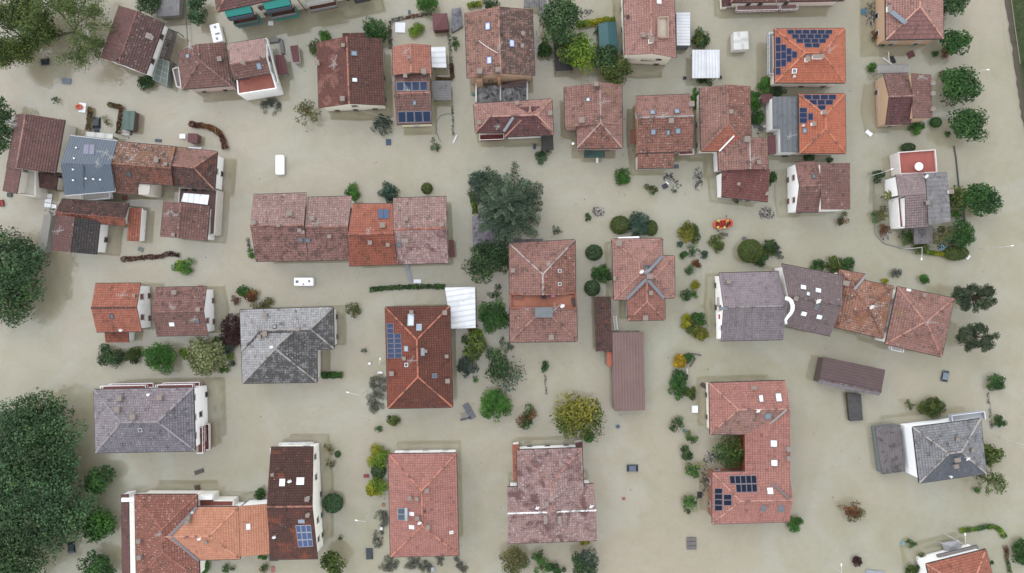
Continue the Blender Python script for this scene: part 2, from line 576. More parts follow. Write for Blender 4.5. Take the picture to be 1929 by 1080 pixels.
WIN = {}
def window_mesh(style, w, h):
    key = (style, w, h)
    if key in WIN: return WIN[key]
    shut = {'brown': '5b3a30', 'green': '38584c', 'dark': '4b4a4a', 'red': '8c5a50', 'white': 'cfcdc8', 'grey': '7f8488'}[style]
    f = MB()
    for sx in (-1, 1): f.box((sx*(w/2), 0.03, 0), 0.09, 0.10, h+0.09)
    for sz in (-1, 1): f.box((0, 0.03, sz*h/2), w-0.09, 0.10, 0.09)
    f.box((0, 0.07, -h/2-0.07), w+0.3, 0.22, 0.05)
    fm = f.mesh('window', [plain('d5d2cb', 0.6)])
    s = MB()
    if style == 'grey' or style == 'dark':
        s.box((0, 0.012, 0), w-0.09, 0.02, h-0.09)
        pm = s.mesh('pane', [glass_mat('2d3338')])
    else:
        nn = 6
        for k in range(nn):
            z = -h/2 + (k+0.5)*h/nn
            s.obox((0, 0.03, z), ((w-0.1)/2, 0, 0), (0, 0.012, -0.008), (0, 0.02, h/nn/2*0.9))
        pm = s.mesh('pane', [plain(shut, 0.6)])
    WIN[key] = (fm, pm)
    return WIN[key]

class House:
    def __init__(s, name, label, px, py, cat='house', group=None):
        p = W(px, py, 0)
        s.root = thing(name, (p.x, p.y, GZ), label, cat, group)
        s.faces = []          # roof faces
        s.roofs = []
    # ---- a ridged roof block with its walls
    def block(s, quad, axis='v', hips=(0, 0), ze=5.5, pitch=0.34, t=0.5, mat=None, mats=None, wall='e3ded6', ov=0.55, cap='a86a58',
              gut='3f3532', win='brown', zr=None, courses=True, win_floors=None, ridge=True):
        a, b, c, d = [W(x, y, ze) for x, y in quad]
        if axis == 'v': e0, e1, f0, f1 = a, b, d, c
        else: e0, e1, f0, f1 = a, d, b, c
        w = ((e1-e0).length + (f1-f0).length)/2
        if zr is None: zr = ze + pitch*w/2
        st, en = lerp(e0, e1, t), lerp(f0, f1, t)
        L = (en-st).length
        dr = (en-st).normalized()
        i0, i1 = hips[0]*w/2, hips[1]*w/2
        if i0+i1 > L*0.98:
            k = L*0.98/(i0+i1); i0 *= k; i1 *= k
        r0 = st + dr*i0; r1 = en - dr*i1
        r0.z = r1.z = zr
        mats = mats or {}
        if axis == 'v':
            F = {'left': [a, d, r1, r0], 'right': [c, b, r0, r1]}
            if hips[0]: F['top'] = [b, a, r0]
            if hips[1]: F['bottom'] = [d, c, r1]
            hl = [(a, r0), (b, r0)] if hips[0] else []
            hl += [(d, r1), (c, r1)] if hips[1] else []
        else:
            F = {'top': [b, a, r0, r1], 'bottom': [d, c, r1, r0]}
            if hips[0]: F['left'] = [a, d, r0]
            if hips[1]: F['right'] = [c, b, r1]
            hl = [(a, r0), (d, r0)] if hips[0] else []
            hl += [(b, r1), (c, r1)] if hips[1] else []
        ml = [mat, plain('4a403b', 1.5)]
        rb = MB()
        for k, vs in F.items():
            mm = mats.get(k, mat)
            if mm not in ml: ml.append(mm)
            tile_face(rb, vs, ml.index(mm), courses=courses)
            s.faces.append(vs)
        ro = rb.build('roof', ml, s.root)
        s.roofs.append(ro)
        up = Vector((0,0,0.03))
        if cap:
            cb = MB()
            for p, q in ([(r0, r1)] if ridge else []) + hl:
                if (p-q).length > 0.3:
                    nseg = max(1, int((p-q).length/0.5))
                    for i in range(nseg):
                        x, y = lerp(p, q, i/nseg)+up, lerp(p, q, (i+1)/nseg)+up
                        cb.tube([x, y], [0.15, 0.185], 6)
            if cb.v: cb.build('ridge_cap', tile_mat(cap, cap, groove=0.0, moss=0.15, lichen=0.1), ro, root=s.root)
        if gut:
            for k, vs in F.items():
                gb = MB()
                u, v, n = frame_of(vs)
                outv = Vector((-v.x, -v.y, 0)).normalized()
                x, y = vs[0]+outv*0.09+Vector((0,0,-0.09)), vs[1]+outv*0.09+Vector((0,0,-0.09))
                gb.bar(x, y, 0.15, 0.13)
                gb.build('gutter', plain(gut, 0.5), ro, root=s.root)
        # walls
        q = inset([a, b, c, d], ov)
        sl = (zr-ze)/(w*max(t, 1-t))
        zw = ze + sl*ov - 0.2
        sides = [('top', 0, 1), ('right', 1, 2), ('bottom', 2, 3), ('left', 3, 0)]
        wb = MB()
        for nm, i, j in sides:
            p0, p1 = q[i], q[j]
            Ls = (p1-p0).length
            P = [(p1.x,p1.y,GZ), (p0.x,p0.y,GZ), (p0.x,p0.y,zw)]
            U = [(0,GZ), (Ls,GZ), (Ls,zw)]
            gable = nm not in F
            if gable:
                tt = t if nm in ('top', 'right') else 1-t
                g = lerp(p0, p1, tt)
                P.append((g.x, g.y, zr-0.22)); U.append((Ls*(1-tt), zr))
            P.append((p1.x,p1.y,zw)); U.append((0,zw))
            wb.poly(P, 0, U)
        wb.build('wall', wall_mat(wall), s.root)
        if win: s.windows(q, zw, win, win_floors)
        return q, zw
    def windows(s, q, ztop, style, floors=None):
        floors = floors or [z for z in (0.55, 3.45, 6.3) if z+0.75 < ztop]
        n = len(q)
        for i in range(n):
            p0, p1 = q[i], q[(i+1) % n]
            e = p1-p0; e.z = 0
            L = e.length
            if L < 3.0: continue
            e.normalize()
            # a, b, c, d run clockwise seen from above
            nv = Vector((-e.y, e.x, 0))
            m = (p0+p1)/2
            ctr = sum(q, Vector((0,0,0)))/n
            if nv.dot(m-ctr) < 0: nv = -nv
            k = max(1, int(L/3.6))
            rz = math.atan2(nv.y, nv.x) - math.pi/2
            for z in floors:
                for a in range(k):
                    if rnd.random() < 0.12: continue
                    pos = p0 + e*(L*(a+0.5)/k + rnd.uniform(-.3, .3))
                    fm, pm = window_mesh(style, 1.15, 1.35)
                    wo_ = inst('window', fm, s.root, (pos.x-s.root.location.x, pos.y-s.root.location.y, z-s.root.location.z), rz)
                    inst('pane', pm, wo_, (0,0,0))
    # ---- a single plane of roof: tiles, sheet or slab
    def mono(s, quad, zs, mat, wall='e3ded6', ov=0.4, courses=True, name='roof', thick=0.16, fascia='4a403b', gut=None, win=None, posts=False, eave=None, plinth=GZ):
        if not hasattr(zs, '__len__'): zs = [zs]*len(quad)
        vs = [W(x, y, z) for (x, y), z in zip(quad, zs)]
        n = len(vs)
        if eave is None: eave = min(range(n), key=lambda i: vs[i].z+vs[(i+1)%n].z)
        vs2 = vs[eave:]+vs[:eave]
        rb = MB()
        tile_face(rb, vs2, 0, courses=courses, thick=thick)
        ro = rb.build(name, [mat, plain(fascia, 0.8)], s.root)
        s.faces.append(vs2)
        if gut:
            gb = MB()
            u, v, nn = frame_of(vs2)
            outv = Vector((-v.x, -v.y, 0)).normalized()
            gb.bar(vs2[0]+outv*0.09+Vector((0,0,-0.09)), vs2[1]+outv*0.09+Vector((0,0,-0.09)), 0.15, 0.13)
            gb.build('gutter', plain(gut, 0.5), ro, root=s.root)
        q = inset(vs, ov)
        if posts:
            for p in q:
                pb = MB()
                pb.tube([(p.x,p.y,GZ), (p.x,p.y,min(zs)-thick)], 0.07, 6)
                pb.build('post', plain('6d6a66', 0.6), s.root)
        elif wall:
            u, v, nn = frame_of(vs2)
            zt = []
            for p in q:
                z = vs[0].z - (nn.x*(p.x-vs[0].x)+nn.y*(p.y-vs[0].y))/nn.z
                zt.append(z-thick-0.03)
            wb = MB()
            wb.prism(q, plinth, zt)
            wb.build('wall', wall_mat(wall), s.root)
            if win: s.windows(q, min(zt), win)
        return q
    # ---- a flat terrace with parapet
    def terrace(s, quad, z, floor='a86a5c', rim='ded9d2', h=0.7, wall='e3ded6', th=0.18, plinth=GZ, rough=0.8):
        vs = [W(x, y, z) for x, y in quad]
        fb = MB()
        fb.prism(inset(vs, 0.02), plinth, z, 1, 0)
        fb.build('terrace', [plain(floor, rough, dirt=0.35), wall_mat(wall)], s.root)
        s.faces.append(vs)
        if h:
            pb = MB()
            n = len(vs)
            for i in range(n):
                a, b = vs[i].copy(), vs[(i+1)%n].copy()
                a.z = b.z = (z+h)/2 + plinth/2
                pb.bar(a, b, th, z+h-plinth)
            pb.build('parapet', plain(rim, 0.8), s.root)
    # ---- things fixed on a roof
    def hit(s, px, py):
        o = Vector((0,0,H)); d = (W(px, py, 0)-o).normalized()
        best = None
        for vs in s.faces:
            u, v, n = frame_of(vs)
            den = d.dot(n)
            if abs(den) < 1e-6: continue
            t = (vs[0]-o).dot(n)/den
            p = o + d*t
            q = [((x-vs[0]).dot(u), (x-vs[0]).dot(v)) for x in vs]
            x, y = (p-vs[0]).dot(u), (p-vs[0]).dot(v)
            ins = False
            for i in range(len(q)):
                (x0, y0), (x1, y1) = q[i], q[i-1]
                if (y0 > y) != (y1 > y) and x < (x1-x0)*(y-y0)/(y1-y0)+x0: ins = not ins
            if ins and (best is None or t < best[0]): best = (t, p, u, v, n)
        if best is None:
            t = (6.0-H)/d.z
            return o+d*t, Vector((1,0,0)), Vector((0,1,0)), Vector((0,0,1))
        return best[1:]
    def chimney(s, px, py, w=0.7, h=1.0, hx='c9bcb0', d=None):
        p, u, v, n = s.hit(px, py)
        d = d or w
        rz = math.atan2(u.y, u.x)
        b = MB(); b.box((p.x, p.y, p.z+h/2-0.25), w, d, h+0.5, rz)
        o = b.build('chimney', plain(hx, 0.85, dirt=0.3), s.root)
        c = MB()
        c.box((p.x, p.y, p.z+h+0.26), w+0.22, d+0.22, 0.08, rz)
        for sx in (-1, 1):
            for sy in (-1, 1):
                q = Vector((p.x, p.y, p.z+h+0.11)) + u*sx*w*0.38 + Vector((-u.y, u.x, 0))*sy*d*0.38
                c.box(q, 0.1, 0.1, 0.24, rz)
        c.build('chimney_cap', plain('a89a90', 1.5), o, root=s.root)
    def vent(s, px, py, hx='cfcac4', r=0.16, h=0.6):
        p, u, v, n = s.hit(px, py)
        b = MB(); b.tube([p+Vector((0,0,-.1)), p+Vector((0,0,h)), p+Vector((0,0,h+.02)), p+Vector((0,0,h+.14)), p+Vector((0,0,h+.18))], [r, r, r*1.7, r*1.7, r*.3], 8)
        b.build('roof_vent', plain(hx, 0.6), s.root)
    def skylight(s, px, py, w=0.9, h=1.2, frame='6f7478', pane='9fb0c2'):
        p, u, v, n = s.hit(px, py)
        b = MB()
        for sg in (-1, 1):
            b.obox(p+u*sg*w/2+n*0.09, u*0.06, v*(h/2+0.06), n*0.09)
            b.obox(p+v*sg*h/2+n*0.09, u*(w/2-0.06), v*0.06, n*0.09)
        o = b.build('skylight', plain(frame, 0.5), s.root)
        g = MB(); g.obox(p+n*0.08, u*(w/2-0.06), v*(h/2-0.06), n*0.05)
        g.build('pane', glass_mat(pane, 0.15), o, root=s.root)
    def solar(s, quad, nx, ny, mask=None, hx='27314a', line='46567a', frame='b9bcc4', inv=0.0):
        """nx by ny panels between four photo corners on the roof (TL, TR, BR, BL)"""
        p, u, v, n = s.hit(sum(c[0] for c in quad)/4, sum(c[1] for c in quad)/4)
        for j in range(ny):
            for i in range(nx):
                if mask and mask[j][i] != '1': continue
                g = 0.035
                cs = []
                for fx, fy in ((i+g, j+g), (i+1-g, j+g), (i+1-g, j+1-g), (i+g, j+1-g)):
                    fx /= nx; fy /= ny
                    x = (1-fy)*((1-fx)*quad[0][0]+fx*quad[1][0]) + fy*((1-fx)*quad[3][0]+fx*quad[2][0])
                    y = (1-fy)*((1-fx)*quad[0][1]+fx*quad[1][1]) + fy*((1-fx)*quad[3][1]+fx*quad[2][1])
                    cs.append((x, y))
                o = Vector((0,0,H))
                P = []
                for x, y in cs:
                    d = (W(x, y, 0)-o).normalized()
                    P.append(o + d*((p+n*0.13-o).dot(n)/d.dot(n)))
                b = MB()
                ctr = sum(P, Vector((0,0,0)))/4
                I = [lerp(x, ctr, 0.06) for x in P]
                b.poly([I[3], I[2], I[1], I[0]], 0, [(0,0),(1,0),(1,1),(0,1)])
                for k in range(4):
                    k2 = (k+1) % 4
                    b.poly([P[k2], P[k], I[k], I[k2]][::-1], 1)
                    b.poly([P[k]-n*0.05, P[k2]-n*0.05, P[k2], P[k]][::-1], 1)
                b.poly([x-n*0.05 for x in P], 1)
                b.build('solar_panel', [panel_mat(hx, line), plain(frame, 0.4)], s.root)
    def antenna(s, px, py, ang=30, L=1.4, h=1.7, hx='c4c4c0'):
        p, u, v, n = s.hit(px, py)
        b = MB()
        top = p+Vector((0,0,h))
        b.tube([p-Vector((0,0,.2)), top], 0.035, 5)
        a = R(ang)
        dv = Vector((math.cos(a), math.sin(a), 0)); sv = Vector((-dv.y, dv.x, 0))
        for zz, da, LL, ne in ((0, 0, L, 6), (-0.55, 1.0, L*0.75, 4)):
            d2 = Vector((math.cos(a+da), math.sin(a+da), 0)); s2 = Vector((-d2.y, d2.x, 0))
            c = top+Vector((0,0,zz))
            b.bar(c-d2*LL*0.35, c+d2*LL*0.65, 0.045, 0.04)
            for k in range(ne):
                q = c+d2*(LL*(k/(ne-1))-LL*0.35)
                w = 0.42-0.04*k
                b.bar(q-s2*w, q+s2*w, 0.028, 0.028)
        b.build('antenna', plain(hx, 0.4), s.root)
    def dish(s, px, py, r=0.5, ang=-60, hx='e4e4e2'):
        p, u, v, n = s.hit(px, py)
        b = MB()
        c = p+Vector((0,0,1.0))
        b.tube([p-Vector((0,0,.2)), c-Vector((0,0,.1))], 0.05, 5)
        a = R(ang)
        ax = Vector((math.cos(a)*0.7, math.sin(a)*0.7, 0.7)).normalized()
        e1 = ax.cross(Vector((0,0,1))).normalized(); e2 = ax.cross(e1)
        rings = []
        for k in range(4):
            rr = r*k/3
            rings.append([c+ax*(rr*rr*0.5/r)+(e1*math.cos(2*math.pi*i/14)+e2*math.sin(2*math.pi*i/14))*rr for i in range(14)])
        for k in range(3):
            for i in range(14):
                j = (i+1) % 14
                if k == 0: b.poly([rings[0][0], rings[1][i], rings[1][j]])
                else: b.poly([rings[k][i], rings[k+1][i], rings[k+1][j], rings[k][j]])
        b.bar(c-e2*r, c+ax*r*1.1, 0.04, 0.04)
        b.bar(c+ax*r*1.05, c+ax*r*1.2, 0.1, 0.1)
        b.build('satellite_dish', plain(hx, 0.45, dirt=0.05), s.root)
    # ---- a box placed on a wall line: base corners (photo px at water level), s along 0..1, outward to the picture's centre
    def wallbox(s, name, A, B, s0, s1, z0, z1, d0, d1, hx, parent=None, mat=None, rough=0.7):
        a, b = W(*A), W(*B)
        e = (b-a)
        nv = Vector((-e.y, e.x, 0)).normalized()
        if nv.dot(Vector((-a.x, -a.y, 0))) < 0: nv = -nv
        p, q = a+e*s0, a+e*s1
        mbx = MB()
        mbx.obox((p+q)/2+nv*(d0+d1)/2+Vector((0,0,(z0+z1)/2)), (q-p)/2, nv*(d1-d0)/2, Vector((0,0,(z1-z0)/2)))
        return mbx.build(name, mat or plain(hx, rough), parent or s.root, root=s.root)
    def balcony(s, A, B, s0, s1, z, d=1.5, floor='9a6a58', rail='e6e6e4', bars=True, panel=None):
        """slab, railing posts and top rail"""
        o = s.wallbox('balcony', A, B, s0, s1, z-0.2, z, 0.0, d, floor)
        a, b = W(*A), W(*B)
        e = (b-a); nv = Vector((-e.y, e.x, 0)).normalized()
        if nv.dot(Vector((-a.x, -a.y, 0))) < 0: nv = -nv
        p, q = a+e*s0, a+e*s1
        r = MB()
        path = [p+nv*0.05, p+nv*(d-0.06), q+nv*(d-0.06), q+nv*0.05]
        for i in range(3):
            x, y = path[i]+Vector((0,0,z+1.0)), path[i+1]+Vector((0,0,z+1.0))
            r.bar(x, y, 0.1, 0.06)
            r.bar(x-Vector((0,0,.85)), y-Vector((0,0,.85)), 0.05, 0.05)
            if panel is None:
                k = max(1, int((y-x).length/(0.9)))
                for j in range(k+1):
                    m = lerp(x, y, j/k); r.bar(m-Vector((0,0,1.0)), m, 0.04, 0.04)
            else:
                r.obox((x+y)/2-Vector((0,0,.5)), (y-x)/2*0.98, Vector((0,0,1)).cross((y-x).normalized())*0.025, Vector((0,0,.44)), 1)
        r.build('railing', [plain(rail, 0.5), plain(panel or rail, 0.6)], o, root=s.root)
        return o

# ------------------------------------------------------------------ roof coverings
T = {
 'redbrown': tile_mat('7d5550', '6f4c48', light='a8918a', moss=0.1, lichen=0.06),
 'rb_speck': tile_mat('6f4f4b', '664846', light='b7a7a0', moss=0.2, lichen=0.15),
 'brick':    tile_mat('8e635a', '80574e', moss=0.15, lichen=0.08),
 'pinkish':  tile_mat('b58f87', 'ab857d', groove=0.3, moss=0.02, lichen=0.06),
 'flaked':   tile_mat('7d483e', '70443c', dark='4a342f', patch='b07565', patch_amt=0.35, groove=0.5, moss=0.1, lichen=0.02),
 'darkgrid': tile_mat('774b41', '6a4239', dark='43322d', light='a9887c', groove=0.75, moss=0.2, lichen=0.05),
 'salmon':   tile_mat('bb7460', 'b56d59', dark='6d4a40', groove=0.5, moss=0.05, lichen=0.03),
 'old':      tile_mat('ac7a69', 'a37263', dark='54463e', patch='a98560', patch_amt=0.1, moss=0.3, lichen=0.06),
 'oldmoss':  tile_mat('a07365', '8f6a5d', dark='463d37', moss=0.55, lichen=0.12),
 'rose':     tile_mat('b38175', 'a97569', dark='6b4c46', moss=0.12, lichen=0.08),
 'wine':     tile_mat('77494a', '6b4140', dark='40302e', light='a08880', moss=0.2, lichen=0.08),
 'clay':     tile_mat('a8776a', '9b695d', dark='59463f', moss=0.2, lichen=0.1, patch='a9825a', patch_amt=0.08),
 'clay2':    tile_mat('9d6455', '95604f', dark='524039', moss=0.25, lichen=0.18, light='c0a090'),
 'orange':   tile_mat('c56b4c', 'be6547', dark='8a4a38', groove=0.45, moss=0.03, lichen=0.0, streak=0.1),
 'orange2':  tile_mat('d28c6a', 'cb8362', dark='a06048', groove=0.4, moss=0.03, lichen=0.0, streak=0.1),
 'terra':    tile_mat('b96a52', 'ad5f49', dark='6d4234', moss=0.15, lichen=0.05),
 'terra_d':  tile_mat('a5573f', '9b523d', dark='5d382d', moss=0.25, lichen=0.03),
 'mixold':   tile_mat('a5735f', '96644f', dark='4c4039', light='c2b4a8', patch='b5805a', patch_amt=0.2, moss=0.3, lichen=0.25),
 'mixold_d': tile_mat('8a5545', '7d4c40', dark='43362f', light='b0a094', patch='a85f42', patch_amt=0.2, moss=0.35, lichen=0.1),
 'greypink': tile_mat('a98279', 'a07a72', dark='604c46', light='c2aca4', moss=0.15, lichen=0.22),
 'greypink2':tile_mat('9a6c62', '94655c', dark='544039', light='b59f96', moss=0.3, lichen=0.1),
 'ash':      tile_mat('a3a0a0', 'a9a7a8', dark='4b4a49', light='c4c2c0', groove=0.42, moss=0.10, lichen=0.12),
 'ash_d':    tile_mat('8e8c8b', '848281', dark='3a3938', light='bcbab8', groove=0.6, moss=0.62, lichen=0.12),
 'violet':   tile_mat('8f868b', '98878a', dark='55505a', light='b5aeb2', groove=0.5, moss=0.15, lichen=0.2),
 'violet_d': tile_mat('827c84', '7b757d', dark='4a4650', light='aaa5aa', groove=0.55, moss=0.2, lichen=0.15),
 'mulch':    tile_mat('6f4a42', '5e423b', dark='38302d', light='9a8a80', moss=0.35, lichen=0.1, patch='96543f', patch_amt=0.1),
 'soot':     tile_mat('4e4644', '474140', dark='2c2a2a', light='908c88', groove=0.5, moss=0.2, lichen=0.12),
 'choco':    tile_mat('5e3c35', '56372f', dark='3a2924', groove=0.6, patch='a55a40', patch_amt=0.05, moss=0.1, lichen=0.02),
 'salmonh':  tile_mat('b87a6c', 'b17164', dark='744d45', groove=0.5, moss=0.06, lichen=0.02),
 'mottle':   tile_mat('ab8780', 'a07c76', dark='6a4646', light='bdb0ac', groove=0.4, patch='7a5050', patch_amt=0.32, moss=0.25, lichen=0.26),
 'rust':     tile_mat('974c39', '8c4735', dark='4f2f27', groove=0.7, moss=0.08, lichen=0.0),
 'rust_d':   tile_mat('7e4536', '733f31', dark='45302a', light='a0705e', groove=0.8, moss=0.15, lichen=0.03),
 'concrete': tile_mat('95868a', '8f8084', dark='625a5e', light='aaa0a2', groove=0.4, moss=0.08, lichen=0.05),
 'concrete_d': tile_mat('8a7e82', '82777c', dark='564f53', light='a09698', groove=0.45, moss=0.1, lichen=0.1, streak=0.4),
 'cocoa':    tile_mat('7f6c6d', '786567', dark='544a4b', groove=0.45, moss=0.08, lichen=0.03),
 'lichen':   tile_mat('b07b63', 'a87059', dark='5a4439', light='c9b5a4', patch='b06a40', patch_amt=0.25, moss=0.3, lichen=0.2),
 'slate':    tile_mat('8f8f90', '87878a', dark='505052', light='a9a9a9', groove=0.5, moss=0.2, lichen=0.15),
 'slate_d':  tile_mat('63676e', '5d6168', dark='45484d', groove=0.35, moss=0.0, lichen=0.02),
}
SH = {
 'blue':  sheet_mat('62707f', '5a6878', 0.5, 0.08, '47535f', 0.05, 0.5),
 'grey':  sheet_mat('8f8d8e', '7e7b7c', 0.5, 0.08, '575354', 0.35),
 'fibre': sheet_mat('9d9b9c', '7f7b7d', 0.9, 0.14, '504b4c', 0.35),
 'white': sheet_mat('dadcdf', 'd2d4d8', 0.62, 0.07, 'b9bcc0', 0.03, 0.45),
 'whiteflat': sheet_mat('dee0e3', 'd4d7da', 1.1, 0.03, 'b4b6ba', 0.12, 0.5),
 'teal':  sheet_mat('3d7377', '356a70', 0.4, 0.05, '4c5f60', 0.1, 0.5),
 'brown': sheet_mat('8f716b', '866862', 0.6, 0.1, '6c5550', 0.08, 0.55, along_v=True),
 'dkbrown': sheet_mat('6c5453', '634c4b', 0.6, 0.1, '4a3c3b', 0.08, 0.5, along_v=True),
 'green': sheet_mat('647d72', '5d756a', 1.2, 0.04, '4c5c52', 0.1, 0.6),
 'membrane': sheet_mat('808488', '777b80', 1.0, 0.01, '5c6064', 0.25, 0.8),
 'stained': sheet_mat('8b8484', '7a7373', 0.5, 0.05, '3f3a3a', 0.4, 0.8),
 'maroon': sheet_mat('7a4244', '6e3a3d', 0.4, 0.05, '55302f', 0.1, 0.6),
 'redflat': sheet_mat('b9655a', 'b05d53', 1.0, 0.02, '8d4c45', 0.15, 0.75),
 'tarp': sheet_mat('d5d4cf', 'cfcfcb', 2.0, 0.02, 'cfd0d0', 0.02, 0.6),
}
WH, CR, PE, PK = 'e9e8e6', 'e3dccb', 'dcb898', 'dcc0b8'

# ------------------------------------------------------------------ top row
h = House('apartment_building', 'cream apartment block with turquoise awnings over its balconies, top edge', 545, -30, 'building')
h.block([(388,-95), (668,-160), (698,-40), (410,22)], 'h', (1, 1), 8.0, mat=T['redbrown'], wall=CR, win=None)
A, B = (446,47.5), (702,-2.5)
LAB = (B[0]-A[0])
def SX(x): return (x-A[0])/LAB
h.wallbox('downpipe', A, B, SX(577), SX(578.2), -1, 7.6, 0.0, 0.12, '5a4038')
for (x0, x1, aw) in ((452, 496, True), (521, 565, True)):
    h.balcony(A, B, SX(x0), SX(x1), 2.9, 1.6, floor='7b4a3c', rail='5a7a78', panel='5f8984' if x0 < 500 else '8d9698')
    h.balcony(A, B, SX(x0), SX(x1), 5.9, 1.6, floor='5b6472', rail='515c66', panel='4f5c70')
    for (zz, oo) in ((7.9, 0.0), (2.2, 0.0)):
        p, q = W(*A), W(*B); e = q-p
        nv = Vector((-e.y, e.x, 0)).normalized(); nv = nv if nv.dot(-p) > 0 else -nv
        a, b = p+e*SX(x0-1), p+e*SX(x1+1)
        m = MB()
        for k in range(6):
            m.poly([lerp(a,b,k/6)+nv*0.05+Vector((0,0,zz)), lerp(a,b,(k+1)/6)+nv*0.05+Vector((0,0,zz)), lerp(a,b,(k+1)/6)+nv*1.25+Vector((0,0,zz-0.9)), lerp(a,b,k/6)+nv*1.25+Vector((0,0,zz-0.9))])
            m.poly([lerp(a,b,k/6)+nv*1.25+Vector((0,0,zz-0.9)), lerp(a,b,(k+1)/6)+nv*1.25+Vector((0,0,zz-0.9)), lerp(a,b,(k+1)/6)+nv*1.27+Vector((0,0,zz-1.15)), lerp(a,b,k/6)+nv*1.27+Vector((0,0,zz-1.15))])
        m.build('awning', plain('2f9c90' if not (x0 < 500 and zz < 4) else '5f8f88', 0.8, dirt=0.1), h.root)
h.balcony(A, B, SX(590), SX(640), 2.6, 1.6, floor='8e5a46', rail='b9bcbc', panel='9aa0a2')
h.balcony(A, B, SX(590), SX(640), 5.6, 1.6, floor='c8c4bc', rail='b9bcbc')
h.balcony(A, B, SX(672), SX(700), 2.4, 1.4, floor='55504e', rail='5c5f62', panel='4b4e52')
for x in (505, 512, 656):
    for z in (1.2, 4.4):
        h.wallbox('window', A, B, SX(x), SX(x+6), z, z+1.5, 0.0, 0.08, '5a5650')

h = House('shed', 'grey corrugated sheet roof with dark conifer against it at top edge', 318, 5, 'shed')
h.mono([(300,-45), (339,-45), (338,29), (294,32)], [2.9,2.9,2.6,2.6], SH['grey'], wall='9a968e', courses=False)

h = House('detached_house', 'tilted gable house with red-brown speckled roof beside pale leafing tree', 250, 75)
h.block([(225,11), (309.5,43), (274,139.5), (190.5,109)], 'v', (0,0), 4.8, mat=T['redbrown'], mats={'right': T['rb_speck']}, wall=WH, ov=0.35, cap='8a584e')
h.chimney(284, 71, 0.9, 0.7, 'cfc9c3')
h.vent(222, 114, '4a4040')

h = House('pergola', 'weathered dark timber pergola between white wall and greenhouse', 318, 85, 'pergola')
q = [(318,54), (335,61), (320,115), (301,109)]
vs = [W(x, y, 2.4) for x, y in q]
for f in (0.02, 0.36, 0.68, 0.98):
    m = MB(); m.bar(lerp(vs[0],vs[3],f), lerp(vs[1],vs[2],f), 0.14, 0.16); m.build('beam', plain('4b4440', 0.9), h.root)
for k in range(8):
    m = MB(); f = 0.04+0.92*k/7
    m.bar(lerp(vs[0],vs[1],f)+Vector((0,0,.12)), lerp(vs[3],vs[2],f)+Vector((0,0,.12)), 0.16, 0.06)
    m.build('slat', plain('5b524e', 0.9), h.root)
for p in vs:
    m = MB(); m.tube([(p.x,p.y,GZ), (p.x,p.y,2.4)], 0.08, 6); m.build('post', plain('4b4440', 0.9), h.root)

h = House('greenhouse', 'green-tinted glass lean-to at the corner of tilted gable house', 304, 137, 'greenhouse')
q = [(300,110), (319,117), (314,162), (288,150)]
vs = [W(x, y, 2.3) for x, y in q]
for i in range(2):
    for j in range(4):
        c = [lerp(lerp(vs[0],vs[1],(i+a)/2), lerp(vs[3],vs[2],(i+a)/2), (j+b)/4) for a, b in ((.03,.03),(.97,.03),(.97,.97),(.03,.97))]
        m = MB(); m.prism(c, 2.28, 2.32); m.build('pane', glass_mat('76827a', 0.2), h.root)
m = MB()
for i in range(3): m.bar(lerp(vs[0],vs[1],i/2), lerp(vs[3],vs[2],i/2), 0.1, 0.1)
for j in range(5): m.bar(lerp(vs[0],vs[3],j/4)+Vector((0,0,.003)), lerp(vs[1],vs[2],j/4)+Vector((0,0,.003)), 0.08, 0.1)
m.build('frame', plain('b9bcb8', 0.5), h.root)
m = MB(); m.prism(inset(vs, 0.1), GZ, 2.15); m.build('wall', plain('8c968e', 0.4), h.root)

h = House('detached_house', 'brick-red hipped house with white van behind its back eave', 388, 125)
h.block([(335,97), (424,80), (434.5,161), (344.5,168)], 'v', (0,1), 4.9, mat=T['brick'], wall=PK, cap='94685e')
h.skylight(354, 106, 0.8, 0.8, pane='a9b4c2'); h.antenna(365, 94, 100); h.chimney(417, 114, 0.7, 0.8, '6d6562')
m = MB()
h.terrace([(327,131), (338,128), (343,165), (335,165)], 1.2, 'a79c96', h=0.5)

h = House('detached_house', 'white house with salmon upper roof and red roof terrace', 480, 125)
h.block([(432,83), (499,72), (509,138), (441,150)], 'h', (0,0), 6.0, t=0.62, mat=T['pinkish'], mats={'bottom': T['brick']}, wall=WH, cap='a97d70', win='red')
h.terrace([(447,147), (512,138), (521,167), (450,178)], 4.2, 'b46c5c', 'e9e8e6', 0.3, th=0.22, wall=WH)
h.skylight(488, 125, 0.9, 1.2); h.chimney(460, 120, 0.5, 0.7); h.vent(493, 111, '555c52')
h.mono([(436,112), (452,110), (456,138), (441,142)], [6.6,6.6,5.2,5.2], SH['grey'], wall=WH, courses=False)
h.wallbox('bench', (452,175), (520,165), 0.05, 0.5, 3.85, 4.4, -1.8, -1.1, '4a3a38')
h.balcony((503,76), (528,174), 0.1, 0.92, 2.6, 1.0, floor='d8d4ce', rail='efefee', panel='e6e5e3')
h.wallbox('window', (451,177), (526,166), 0.1, 0.24, 0.5, 1.9, 0.0, 0.1, '8a4a40')
h.wallbox('window', (451,177), (526,166), 0.45, 0.6, 1.0, 2.6, 0.0, 0.1, '8a4a40')

